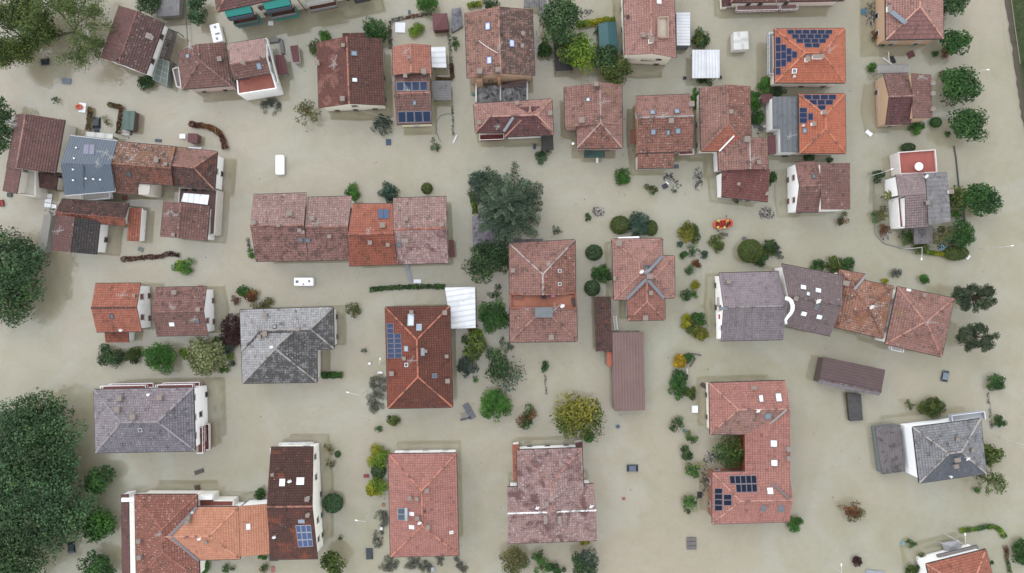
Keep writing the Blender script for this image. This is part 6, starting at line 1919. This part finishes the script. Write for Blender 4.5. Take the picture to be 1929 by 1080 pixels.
hedge('thin red and green shrub line at right edge, bottom', [(1893,1028), (1897,1040), (1896,1052), (1900,1066), (1903,1079)], 7, 0.4, ('redhedge', 'green'), lay=2.2)
hedge('sparse drowned stems along right edge above slate house', [(1860,740), (1864,765), (1866,790), (1868,808)], 5, 0.1, 'drown', lay=0.8)
hedge('drowned row of stems below dark lean-to house, centre right', [(1027,705), (1028,722), (1029,745)], 4, 0.1, 'drown', lay=0.9)
hedge('drowned grey stems left of terraced row', [(466,448), (468,460), (470,474)], 6, 0.12, 'drown', lay=1.4)
hedge('drowned vegetable bed beside hose, top middle', [(852,200), (853,225), (854,255)], 4, 0.1, 'drown', lay=1.4)

# ------------------------------------------------------------------ vehicles
def rbox(m, M, L, Wd, z0, z1, r=0.25, ch=0.12, mi=0):
    """rounded-plan box with a chamfered top, placed by matrix M"""
    ring = []
    for cx, cy, a0 in ((L/2-r, Wd/2-r, 0), (-L/2+r, Wd/2-r, 90), (-L/2+r, -Wd/2+r, 180), (L/2-r, -Wd/2+r, 270)):
        for k in range(4):
            a = R(a0+k*30); ring.append((cx+r*math.cos(a), cy+r*math.sin(a)))
    def lvl(s, z): return [M@Vector((x*(1-2*s/L), y*(1-2*s/Wd), z)) for x, y in ring]
    A, B, Cc = lvl(0, z0), lvl(0, z1-ch), lvl(ch, z1)
    n = len(ring)
    for P, Q in ((A, B), (B, Cc)):
        for i in range(n):
            j = (i+1) % n; m.poly([P[i], P[j], Q[j], Q[i]], mi)
    m.poly(Cc, mi); m.poly(A[::-1], mi)

def PM(px, py, z, ang):
    """placement: x axis along the picture angle (degrees, counter-clockwise from right)"""
    return Matrix.Translation(W(px, py, max(z, 0)) if z >= 0 else Vector((W(px, py, 0).x, W(px, py, 0).y, z))) @ Matrix.Rotation(R(ang), 4, 'Z')

def car(px, py, ang, hx, label, top=0.4, pitch=0.0, sc_=1.0):
    M = PM(px, py, top-1.45, ang) @ Matrix.Rotation(R(pitch), 4, 'Y') @ Matrix.Scale(sc_, 4)
    root = thing('car', M.translation, label, 'car')
    paint = plain(hx, 0.3, dirt=0.1)
    m = MB()
    prof = [(-2.05,0.35), (-2.05,0.8), (-1.9,0.92), (-1.45,0.95), (0.95,0.93), (1.85,0.78), (2.08,0.62), (2.1,0.35)]
    for i in range(len(prof)-1):
        (x0, z0), (x1, z1) = prof[i], prof[i+1]
        m.poly([M@Vector((x0,-0.86,z0)), M@Vector((x1,-0.86,z1)), M@Vector((x1,0.86,z1)), M@Vector((x0,0.86,z0))])
    for s in (-1, 1): m.poly([M@Vector((x, s*0.86, z)) for x, z in (prof if s < 0 else prof[::-1])])
    m.build('body', paint, root)
    b = [(-1.55,0.74), (-1.55,-0.74), (1.05,-0.74), (1.05,0.74)]; t = [(-1.1,0.6), (-1.1,-0.6), (0.35,-0.6), (0.35,0.6)]
    B = [M@Vector((x, y, 0.92)) for x, y in b]; Tt = [M@Vector((x, y, 1.40)) for x, y in t]
    m = MB(); m.poly(Tt); 
    C2 = [M@Vector((x*0.96, y*0.94, 1.45)) for x, y in t]
    for i in range(4): m.poly([Tt[i], Tt[(i+1)%4], C2[(i+1)%4], C2[i]])
    m.poly(C2); m.build('roof', paint, root)
    for i, nm in ((0, 'rear_window'), (1, 'side_window'), (2, 'windscreen'), (3, 'side_window')):
        m = MB(); m.poly([B[i], B[(i+1)%4], Tt[(i+1)%4], Tt[i]]); m.build(nm, glass_mat('39424a', 0.1), root)
    m = MB()
    for i in range(4): m.bar(B[i], Tt[i], 0.09, 0.09)
    m.build('pillar', paint, root)
    return root
car(1194, 882, 0, '6a7688', 'dark blue car with only its roof above water, alone in bottom centre', 0.42, 1.5)
car(696, 1041, 92, '3c434c', 'dark car with windscreen showing, near drowned bushes', 0.42, -2)
car(1780, 706, 80, '8a98a4', 'silver-blue car roof afloat in open water, right', 0.4, 2)
car(135, 1029, 95, '4a5660', 'dark car nose-down beside the grove, bottom left', 0.42, 3)
car(516, 1038, 92, '2f3a46', 'black car wedged between orange and chocolate roofs', 0.85)
car(183, 229, 88, '1f262e', 'black sunken car between two brown hedges', 0.45, 2)
car(88, 117, 5, '2f353c', 'dark car roof just awash under half-bare tree', 0.2)
car(1318, 930, 85, '2c3036', 'black car hood beside yellow-green shrub and courtyard house', 0.4, -2, 0.8)

def van(name, px, py, L, Wd, ang, z1, label, cat, hatches, hx='f1f2f4', r=0.25):
    M = PM(px, py, z1, ang); M = Matrix.Translation(Vector((M.translation.x, M.translation.y, 0))) @ Matrix.Rotation(R(ang), 4, 'Z')
    root = thing(name, (M.translation.x, M.translation.y, -1.3), label, cat)
    m = MB(); rbox(m, M, L, Wd, -1.3, z1, r, 0.14); m.build('body', plain(hx, 0.4, dirt=0.06), root)
    for (x, y, w, d, c) in hatches:
        m = MB(); rbox(m, M@Matrix.Translation((x, y, 0)), w, d, z1-0.02, z1+0.12, 0.08, 0.04); o = m.build('roof_hatch', plain('c9ccd0', 0.5), root)
        m = MB(); rbox(m, M@Matrix.Translation((x, y, 0)), w*0.75, d*0.75, z1+0.1, z1+0.16, 0.06, 0.02); m.build('lid', plain(c, 0.4), o, root=root)
    return root, M
van('camper_van', 407, 62, 3.9, 2.1, -76, 1.3, 'white camper van behind brick-red hipped house', 'camper van', [(-1.2,0.1,0.5,0.5,'b5b8bc'), (1.2,-0.1,0.5,0.5,'b5b8bc'), (0.25,0.25,0.35,1.1,'8d9196')])
van('delivery_van', 526.5, 310.5, 4.1, 1.75, 90, 0.9, 'plain white van roof alone in open water', 'van', [], 'fbfbfb', 0.3)
van('caravan', 571.5, 531, 4.0, 1.75, 0, 1.1, 'white caravan with three roof hatches below terraced row', 'caravan', [(-1.3,0.0,0.6,0.6,'7d8288'), (1.2,0.1,0.45,0.45,'7d8288'), (0.0,-0.5,0.3,0.35,'7d8288')])

# ------------------------------------------------------------------ the rescue raft and its crew
RP, RA = W(1361, 422.5), 8.0
RM = Matrix.Translation(RP) @ Matrix.Rotation(R(RA), 4, 'Z')
raft = thing('rescue_raft', RP, 'red-orange inflatable rescue raft carrying a crew', 'raft')
m = MB(); pts = []
for k in range(28):
    a = 2*math.pi*k/28
    ca, sa = math.cos(a), math.sin(a)
    pts.append(RM@Vector((1.82*abs(ca)**0.62*(1 if ca > 0 else -1), 0.78*abs(sa)**0.75*(1 if sa > 0 else -1), 0.26+0.22*max(0, abs(ca)-0.7)/0.3)))
m.tube(pts+[pts[0]], 0.25, 10, cap=False); m.build('tube', plain('ea5a30', 0.45, dirt=0.05), raft, smooth=True)
m = MB(); m.prism([RM@Vector((x, y, 0)) for x, y in ((-1.7,-.4), (-1.2,-.72), (1.2,-.72), (1.7,-.4), (1.7,.4), (1.2,.72), (-1.2,.72), (-1.7,.4))], -0.1, 0.12); m.build('floor', plain('a83224', 0.6), raft)
for x in (-0.55, 0.0, 0.5):
    m = MB(); m.tube([RM@Vector((x,-.62,.3)), RM@Vector((x,0,.32)), RM@Vector((x,.62,.3))], 0.15, 8); m.build('thwart', plain('cf3d28', 0.45), raft, smooth=True)
m = MB()
for sg in (-1, 1): m.tube([RM@Vector((-1.3,sg*.86,.5)), RM@Vector((0,sg*.98,.5)), RM@Vector((1.3,sg*.86,.5))], 0.03, 5)
m.build('grab_line', plain('e6e2d4', 0.6), raft)

def person_mesh():
    V = [(0,0,0.0), (0,0,0.22), (0.03,0,0.42), (0.05,0,0.56), (0.07,0,0.68), (0.09,0,0.80),            # 0 pelvis .. 5 head top
         (0.02,0.12,-0.02), (0.40,0.15,0.05), (0.42,0.15,-0.34), (0.55,0.15,-0.38),                     # 6-9 left leg
         (0.02,-0.12,-0.02), (0.40,-0.17,0.05), (0.38,-0.17,-0.34), (0.51,-0.17,-0.38),                  # 10-13 right leg
         (0.04,0.20,0.47), (0.16,0.28,0.26), (0.36,0.16,0.24),                                           # 14-16 left arm
         (0.04,-0.20,0.47), (0.18,-0.30,0.28), (0.40,-0.30,0.12)]                                        # 17-19 right arm
    E = [(0,1),(1,2),(2,3),(3,4),(4,5),(0,6),(6,7),(7,8),(8,9),(0,10),(10,11),(11,12),(12,13),(2,14),(14,15),(15,16),(2,17),(17,18),(18,19)]
    rad = [0.15,0.15,0.16,0.065,0.10,0.09, 0.10,0.075,0.055,0.045, 0.10,0.075,0.055,0.045, 0.07,0.05,0.038, 0.07,0.05,0.038]
    for h_, sg in ((16, 1), (19, -1)):                                        # five fingers on each hand
        bx, by, bz = V[h_]
        for k, (dy, ln) in enumerate(((-0.03,0.075), (-0.01,0.085), (0.01,0.08), (0.03,0.065))):
            i = len(V); V += [(bx+0.05, by+dy, bz), (bx+0.05+ln*0.6, by+dy, bz-0.02), (bx+0.05+ln*0.7, by+dy, bz-0.06)]
            E += [(h_, i), (i, i+1), (i+1, i+2)]; rad += [0.014, 0.010, 0.009]
        i = len(V); V += [(bx+0.03, by+sg*0.05, bz+0.01), (bx+0.07, by+sg*0.065, bz-0.01)]; E += [(h_, i), (i, i+1)]; rad += [0.014, 0.010]
    me = bpy.data.meshes.new('person'); me.from_pydata(V, E, []); me.update()
    o = bpy.data.objects.new('tmp_person', me); COL.objects.link(o)
    sk = o.modifiers.new('skin', 'SKIN')
    for i, sv in enumerate(me.skin_vertices[0].data):
        sv.radius = (rad[i], rad[i]); sv.use_root = (i == 0)
    ss = o.modifiers.new('sub', 'SUBSURF'); ss.levels = 1
    dg = bpy.context.evaluated_depsgraph_get()
    ev = bpy.data.meshes.new_from_object(o.evaluated_get(dg))
    bpy.data.objects.remove(o)
    return ev
pm_ = person_mesh()
M_PANTS, M_COAT, M_SKIN, M_HELM = plain('23262e', 0.8), plain('e2dc7c', 0.7, dirt=0.05), plain('b98a72', 0.7), plain('d8cf62', 0.5)
def person(px, py, ang, label, coat=None, helm=None):
    me = pm_.copy()
    for mt in (M_PANTS, coat or M_COAT, M_SKIN): me.materials.append(mt)
    for p in me.polygons:
        c = p.center
        leg = c.z < 0.06 and not (c.x > 0.3 and abs(c.y) > 0.2 and c.z > 0.02)
        hand = c.x > 0.37 and c.z > 0.02
        p.material_index = 2 if (c.z > 0.55 or hand) else (0 if leg else 1)
        p.use_smooth = True
    o = bpy.data.objects.new('person', me); COL.objects.link(o)
    b = W(px, py, 0.5)
    o.location = b + Vector((0, 0, 0.16)); o.rotation_euler = (0, 0, R(ang))
    tag(o, label, 'person', 'raft crew')
    m = MB()
    for k in range(5):                                                      # helmet: stacked rings
        pass
    hp = o.location
    rings = [(0.125, 0.68), (0.135, 0.73), (0.12, 0.80), (0.08, 0.85), (0.02, 0.87)]
    ca, sa = math.cos(R(ang)), math.sin(R(ang))
    c = Vector((hp.x+ca*0.08, hp.y+sa*0.08, hp.z))
    m.tube([c+Vector((0,0,z)) for r, z in rings], [r for r, z in rings], 10)
    m.build('helmet', helm or M_HELM, o, smooth=True)
    return o
person(1352, 416.5, -10, 'person in pale yellow suit kneeling at upper left of raft')
person(1368.6, 416, -60, 'person in pale yellow suit paddling at upper right of raft')
person(1350.5, 428.5, -15, 'person in pale yellow suit at lower left of raft')
person(1363, 429.3, 30, 'person in pale yellow suit reaching down at lower middle of raft')
person(1371, 426, 160, 'person in dark clothing at lower right of raft', plain('3a3230', 0.8), plain('cc3a2a', 0.5))
def paddle(a, b, label):
    m = MB(); p, q = W(a[0], a[1], 0.75), W(b[0], b[1], 0.05)
    m.tube([p, lerp(p, q, 0.75)], 0.03, 6)
    d = (q-p).normalized(); sd = d.cross(Vector((0,0,1))).normalized()
    m.obox(lerp(p, q, 0.88), d*(q-p).length*0.12, sd*0.1, d.cross(sd)*0.02)
    solo('paddle', m, plain('3a3434', 0.6), label, 'paddle', 'raft paddles')
paddle((1350.5,428), (1353.5,437), 'dark paddle dipping below lower left of raft'); paddle((1369,414), (1368,406), 'paddle dipping above upper right of raft'); paddle((1363,431), (1359.5,440), 'pale boat hook reaching below lower middle of raft')

# orange inflatable ring and white float, left
m = MB(); c = W(151, 202.5); pts = [c+Vector((0.62*math.cos(a), 0.42*math.sin(a), 0.42)) for a in [2*math.pi*k/18 for k in range(19)]]
m.tube(pts, 0.17, 8, cap=False); m.prism([c+Vector((0.5*math.cos(a), 0.33*math.sin(a), 0)) for a in [2*math.pi*k/14 for k in range(14)]], 0.25, 0.38, 1)
solo('inflatable_dinghy', m, [plain('e8764a', 0.5), plain('d84a30', 0.5)], 'small orange inflatable dinghy on a white floating board', 'dinghy', smooth=True)

def board(px, py, L, Wd, ang, hx, label, name='floating_board', cat='board', z=0.12, th=0.14, tilt=0.0, slats=0, group=None):
    """a flat floating thing with a raised rim or slats; sizes in photo pixels"""
    p = W(px, py, z); M = Matrix.Translation(p) @ Matrix.Rotation(R(ang), 4, 'Z') @ Matrix.Rotation(R(tilt), 4, 'Y')
    L /= S; Wd /= S
    m = MB()
    mt = plain(hx, 0.7, dirt=0.3)
    ex, ey, ez = (M.to_3x3()@Vector(v) for v in ((1,0,0), (0,1,0), (0,0,1)))
    if slats:
        for k in range(slats):
            y = (k+0.5)/slats*Wd-Wd/2
            m.obox(M@Vector((rnd.uniform(-.03,.03), y, 0)), ex*L/2, ey*Wd/slats*0.42, ez*th*0.35)
        for x in (-L*0.4, 0, L*0.4): m.obox(M@Vector((x, 0, -th*0.45)), ex*0.05, ey*Wd/2, ez*th*0.08)
    else:
        m.obox(M@Vector((0,0,-th*0.2)), ex*L/2, ey*Wd/2, ez*th*0.3)
        b = min(0.07, Wd*0.12)
        for s in (-1, 1):
            m.obox(M@Vector((0, s*(Wd/2-b/2), th*0.2)), ex*L/2, ey*b/2, ez*th*0.1)
            m.obox(M@Vector((s*(L/2-b/2), 0, th*0.2)), ex*b/2, ey*(Wd/2-b), ez*th*0.1)
    return solo(name, m, mt, label, cat, group)
BOARDS = '''
155 203 13 18 -5 f2f2f2 0|floating_board|white floating board under small orange dinghy
125 153 17 11 -4 8f9aa8 4|pool_cover|blue-grey ribbed panel lying awash, top left
182 240 9 20 2 3c4a5e 3|cargo_trailer|slatted blue trailer bed behind black sunken car
261 226 8 20 -4 c9ada0 5|garden_bench|pinkish slatted garden bench beside green shed
344 257 11 9 0 f4f4f4 0|white_box|white box floating left of rose-brown hut
372 271 10 8 -40 c9a8a0 0|floating_board|pinkish board at foot of curved hedge
298 265 12 5 -5 5a6a7c 0|floating_board|blue-grey lid floating right of brown hedges
367 280 24 5 -2 eef0f2 0|awning_box|white long panel above hipped end house
91 378 12 27 -8 eceef0 3|floating_board|stack of white panels left of mossy dark house
102 389 9 7 -8 f0f0f0 0|white_box|white slab at foot of stacked panels
265 470 10 8 -20 8f918c 3|pallet|weathered pallet above red hedge
378 542 9 8 0 c4705e 0|floating_board|terracotta board left of caravan
732 268 9 11 0 4a6076 0|water_tank_lid|dark blue plastic lid in open water, upper middle
754 52 19 19 -2 e6e6e8 0|parasol|white square parasol awash on flooded lawn
1637 251 13 7 -38 fafafa 0|floating_board|bright white board drifting in oily water, right
1253 351 10 9 25 4a4e58 0|cabinet|dark floating cabinet panel below clay-tiled house
1257 345 7 3 -40 f0f0f0 0|floating_board|white strip above dark floating cabinet
1125 301 4 12 0 f4f4f4 0|floating_board|white upright panel below green awning
1007 276 6 10 0 5c6470 0|water_butt|dark grey crate left of black awning sheet
1367 442 9 6 -10 7a7478 0|floating_board|grey board below rescue raft
1402 449 8 6 -5 85807c 2|pallet|grey pallet right of rescue raft
875 638 10 9 0 75706c 0|manhole_slab|grey square slab below white carport
884 775 12 32 30 7d7f88 4|timber_stack|grey tilted timber stack below silvery tree
877 789 20 4 14 6a6e78 2|plank|dark plank under tilted timber stack
873 782 9 7 20 b0a49c 3|pallet|pinkish pallet beside tilted timber stack
770 515 7 33 14 b8bcc2 0|footbridge|grey metal ramp from terraced row to hedge
786 530 14 7 0 e8eaee 0|rescue_sled|pale plastic sled moored at end of metal ramp
1303 1024 18 24 0 7f7a78 3|garden_table|grey slatted platform alone near bottom edge
1309 771 11 13 0 eef0f4 0|bathtub|white tub floating left of C-shaped house
1328 728 18 8 -32 5a4c46 5|plank_pile|dark plank pile at upper left corner of C-shaped house
1295 705 3 22 4 d5cfc8 0|plank|pale upright plank right of tall oval bush
1311 668 20 3 -8 77716c 0|plank|grey beam above golden flowering bush
1305 683 20 3 58 7d766f 0|plank|slanting grey beam below golden flowering bush
1289 812 4 6 0 5f9aac 0|bucket|light blue bucket between two ragged shrubs
1164 804 6 5 20 5a7a9a 0|barrel|small blue barrel right of lumpy tree
1175 940 5 4 0 c04a44 0|buoy|small red float in open water, bottom centre
690 897 10 6 0 a8484c 0|toy_boat|red and white toy boat left of yellow bushes
514 1073 6 11 -5 c87a7c 0|kayak|pink-red kayak at bottom edge
722 952 5 5 0 cc9478 0|bucket|peach bucket left of salmon house
718 996 5 5 0 ececec 0|white_box|small white box among drowned bushes
815 1073 6 8 0 c4ccd6 0|white_box|pale blue box below salmon house
520 173 12 8 -35 cfc9bc 3|pallet|cream pallet at corner of roof-terrace house
510 44 9 8 0 eceef4 0|plastic_bag|white bundle floating under turquoise awnings
771 23 4 7 0 7d8894 0|crate|small grey crate above drowned lawn hedge
893 178 7 4 0 5aa4a8 0|bucket|turquoise tub left of walled back yard
1290 147 5 5 0 3c3f52 0|barrel|dark blue barrel left of white double carport
1358 146 4 5 0 5a5450 0|crate|dark crate at corner of white double carport
1627 22 8 10 0 4c8aa8 0|tarpaulin|blue tarpaulin beside rubbish heap, top right
1716 103 12 12 25 7a4a4e 0|sunken_car_bonnet|wine-red panel afloat below dusty rose house
1680 113 3 14 25 3a3a3c 0|plank|black plank left of wine-red panel
1684 112 3 14 25 3a3a3c 0|plank|black plank right of its twin by slatted pergola
1674 117 26 2.4 -35 e0ded8 0|plank|long white pole lying over slatted pergola
1776 467 12 11 -15 a8d5ea 0|tarpaulin|pale blue tarpaulin between oval bush and tangled tree
1823 484 9 8 50 e6e6e4 2|deck_chair|white deck chair at right end of oval bush
1818 371 5 14 8 d5dadf 0|gutter_pipe|white metal bin between trees right of grey sheet roof
1664 441 12 10 10 a08a80 3|rubble_board|brown boards on kerb rubble left of wispy bush
1700 1024 6 6 0 8ac4d0 0|paddling_ring|blue hoop in water left of low spiky plant
1648 1078 34 6 -6 b8bcc4 0|metal_rack|grey metal canopy frame at bottom edge, right
696 685 5 4 0 f0f0f0 0|white_box|white crate at left eave of rust house
716 702 9 4 0 e6e6e6 0|white_box|pale box above drowned dark shrub
857 262 3 17 -25 dcdcda 0|plank|short white pole near hose, upper middle
1425 238 9 7 10 8a8c90 2|garden_table|grey slatted table beside tall shrubs
1434 243 8 8 0 6a6c70 3|pallet|dark grey pallet between stepped clay house and maroon porch
1442 238 9 5 0 d5d0cc 0|white_box|pale board among garden furniture beside maroon porch
1274 314 9 7 0 6a7480 0|round_pool|blue-grey tub at notch of clay-tiled house
1479 292 10 7 0 3f444a 0|crate|dark crate under grey flat annexe
372 920 10 12 10 6a5248 4|timber_stack|brown timber pile above white parapet
375 889 18 8 20 6a6660 3|driftwood|grey drifting branches above timber pile
235 373 9 9 0 b06a64 3|washing_heap|red and white heap beside blue metal roof
237 250 16 12 -5 d5cfc8 2|garden_table|white garden furniture below green shed
3 383 7 12 10 b04a44 0|crate|red crate at left edge
90 425 7 5 30 6a6a72 0|bicycle_frame|grey bundle at left wall of mossy dark house
18 367 8 8 0 5a6a60 0|crate|dark green crate below brown-tiled left house
'''
seen_b = {}
for ln in BOARDS.strip().split('\n'):
    a, nm, lb = ln.split('|'); a = a.split()
    if nm == 'skip': continue
    cat = nm.replace('_', ' ')
    board(float(a[0]), float(a[1]), float(a[2]), float(a[3]), float(a[4]), a[5], lb, nm, cat, slats=int(a[6]), z=0.2 if nm in ('bathtub', 'cabinet', 'white_box', 'bucket', 'crate', 'barrel') else 0.1,
          th=0.5 if nm in ('bathtub', 'white_box', 'bucket', 'crate', 'barrel') else 0.16)

# ------------------------------------------------------------------ drifting rubbish too small to count
def debris(label, px, py, rx, ry, n, cols, smin=0.12, smax=0.5):
    m = MB(); ms = [plain(c, 0.8) for c in cols]
    for i in range(n):
        a = rnd.uniform(0, 2*math.pi); q = rnd.random()**0.9
        p = W(px+rx*q*math.cos(a), py+ry*q*math.sin(a), 0.04)
        m.box((p.x, p.y, rnd.uniform(0.0, 0.09)), rnd.uniform(smin, smax), rnd.uniform(0.05, smin*2.2), rnd.uniform(0.04, 0.12), rnd.uniform(0, 3.14), rnd.randrange(len(ms)))
    tag(m.build('floating_debris', ms), label, 'debris', None, 'stuff')
G1 = ['5a564f', '77726c', '8d8a86', 'c9c6c2', '4a443e']; G2 = ['4a443a', '5c5244', '7a6e5c', '8c8070']
for lb, px, py, rx, ry, n in (
  ('grey litter raft left of clipped trio of shrubs', 1128, 399, 12, 11, 90), ('litter trail below clay-tiled house', 1260, 333, 12, 9, 60),
  ('litter raft between two clay-roofed houses', 1315, 338, 9, 22, 110), ('dark litter clump right of rescue raft', 1444, 402, 16, 12, 90),
  ('fine litter near floating cabinet', 1270, 345, 14, 12, 30), ('plastic bags by drowned spiky shrub', 1030, 287, 10, 7, 30), ('rubbish beside peach corner, top right', 1641, 28, 13, 24, 120),
  ('household rubbish above yellow hedge, top', 1105, 24, 14, 8, 40), ('rubbish between stepped house and annexe', 1430, 238, 12, 14, 50), ('litter in courtyard mouth', 1340, 862, 16, 14, 90),
  ('twig litter along C-shaped house', 1328, 905, 10, 30, 90), ('kerb rubble by grey-pink house', 1668, 438, 12, 16, 60), ('twigs below silvery tree', 975, 700, 22, 30, 40),
  ('litter by black canopy', 1042, 112, 12, 14, 30), ('garden litter beside green shed', 240, 252, 10, 8, 40), ('scraps by mossy dark house', 92, 400, 14, 20, 30), ('twigs near scattered sprigs', 1308, 480, 14, 14, 24)):
    debris(lb, px, py, rx, ry, n, G1 if 'twig' not in lb else G2)
debris('flecks of drifting litter across the open water', 964, 540, 950, 520, 420, G2, 0.06, 0.28)

# ------------------------------------------------------------------ overhead cables, hose, lamps
def cable(label, pts, hx='b9b7ae', r=0.024, z=6.5, name='overhead_cable', cat='cable', sag=0.3):
    P = []
    for i in range(len(pts)-1):
        a, b = W(*pts[i][:2], pts[i][2] if len(pts[i]) > 2 else z), W(*pts[i+1][:2], pts[i+1][2] if len(pts[i+1]) > 2 else z)
        for k in range(6):
            f = k/6; q = lerp(a, b, f); q.z -= sag*4*f*(1-f); P.append(q)
    P.append(b)
    m = MB(); m.tube(P, r, 5); solo(name, m, plain(hx, 0.6), label, cat)
cable('pale cable crossing from brick-red hip to left terraces', [(400,172,4.5), (404,235,6), (408,285,5)])
cable('pale cable from white terrace house toward big gable', [(528,168,4), (560,180), (600,203,5.0)])
cable('pale cable between big gable and solar-roofed house', [(662,203,5.5), (705,215), (748,228,5)])
cable('pale cable from solar-roofed house to long hipped house', [(816,234,4.5), (860,242), (896,248,5)])
cable('pale cable from long hipped house to clay hip house', [(1042,251,5), (1065,262), (1088,272,5)])
cable('pale cable from top edge down flooded lawn', [(732,-5,7), (738,45,6.5), (742,90,5.5)])
cable('long pale cable below white-parapet house to cocoa roof', [(1556,398,5), (1568,440,6.5), (1582,500,6)])
cable('pale cable along peach houses at top right', [(1654,80,6), (1656,150,6.5), (1658,235,6), (1662,330,6)])
cable('pale cable from clay hip house to five-window house', [(1172,279,5.2), (1185,279,5), (1200,279,5.2)])
cable('thin cable from brick-red hip across open water', [(372,182,4), (470,210,6.5), (560,225,6), (640,236,5)], r=0.025)
cable('dark green fence rail by grey corrugated roof', [(349,0,1.0), (351,40,1.0), (354,88,1.0)], '2f5a48', 0.07, name='fence_rail', cat='fence', sag=0)
cable('grey hose curling from solar-roofed house', [(830,268,.1), (822,250,.1), (822,230,.1), (830,218,.1), (845,214,.1), (855,220,.1)], '8a9298', 0.06, name='hose', cat='hose', sag=0)
cable('dark submerged drain pipe right of grey-pink house', [(1797,275,.05), (1801,300,.05), (1806,350,.05), (1815,385,.05), (1817,420,.05)], '55565a', 0.16, name='drain_pipe', cat='pipe', sag=0)
cable('garden wall top round rubble, right', [(1647,340,.15), (1647,400,.15), (1649,440,.15), (1665,458,.15), (1700,468,.15), (1725,474,.15)], 'a8a49c', 0.13, name='garden_wall', cat='wall', sag=0)
cable('white pole standing in wine panel water, top right', [(1674,98,.2), (1675,115,.2)], 'eeeeec', 0.06, name='pole', cat='pole', sag=0)
cable('fence wire along embankment', [(1904,-10,1.6), (1912,50,1.6), (1922,120,1.6)], 'b0a890', 0.06, name='fence_wire', cat='fence', sag=0)

def lamp(bx, by, ang, arm, label, h_=7.0):
    b = W(bx, by, 0); root = thing('street_lamp', (b.x, b.y, GZ), label, 'street lamp', 'street lamps')
    m = MB(); m.tube([(b.x, b.y, GZ), (b.x, b.y, 2), (b.x, b.y, h_)], [0.08, 0.07, 0.06], 8); m.build('post', plain('cfd0cc', 0.5), root)
    d = Vector((math.cos(R(ang)), math.sin(R(ang)), 0)); t = Vector((b.x, b.y, h_))
    m = MB(); m.tube([t, t+d*arm*0.5+Vector((0,0,.18)), t+d*arm+Vector((0,0,.2))], 0.05, 6); m.build('arm', plain('cfd0cc', 0.5), root)
    m = MB(); e = t+d*(arm+0.3)+Vector((0,0,.2)); m.obox(e, d*0.26, Vector((-d.y, d.x, 0))*0.09, Vector((0,0,.06))); m.build('lamp_head', plain('eeeeec', 0.4), root)
lamp(1848, 469, 10, 1.0, 'street lamp leaning right beside oval clipped bush')
lamp(1808, 152, 0, 0.6, 'street lamp behind round tree at upper right')
lamp(1699, 470, -95, 2.0, 'street lamp with long arm over yellow hedge')
lamp(701, 961, 170, 1.4, 'street lamp near salmon house left eave')
lamp(1555, 1053, 95, 1.4, 'street lamp near bottom edge left of maroon bush')
lamp(1777, 1004, 95, 2.0, 'street lamp above wind-blown awning')
lamp(1882, 824, -15, 1.5, 'street lamp at right edge beside slate house')
lamp(692, 735, 165, 2.2, 'street lamp left of drowned dark shrub')
lamp(1633, 334, 20, 1.0, 'street lamp left of red terrace')
lamp(723, 683, 80, 1.0, 'street lamp at left eave of rust house', 5.0)
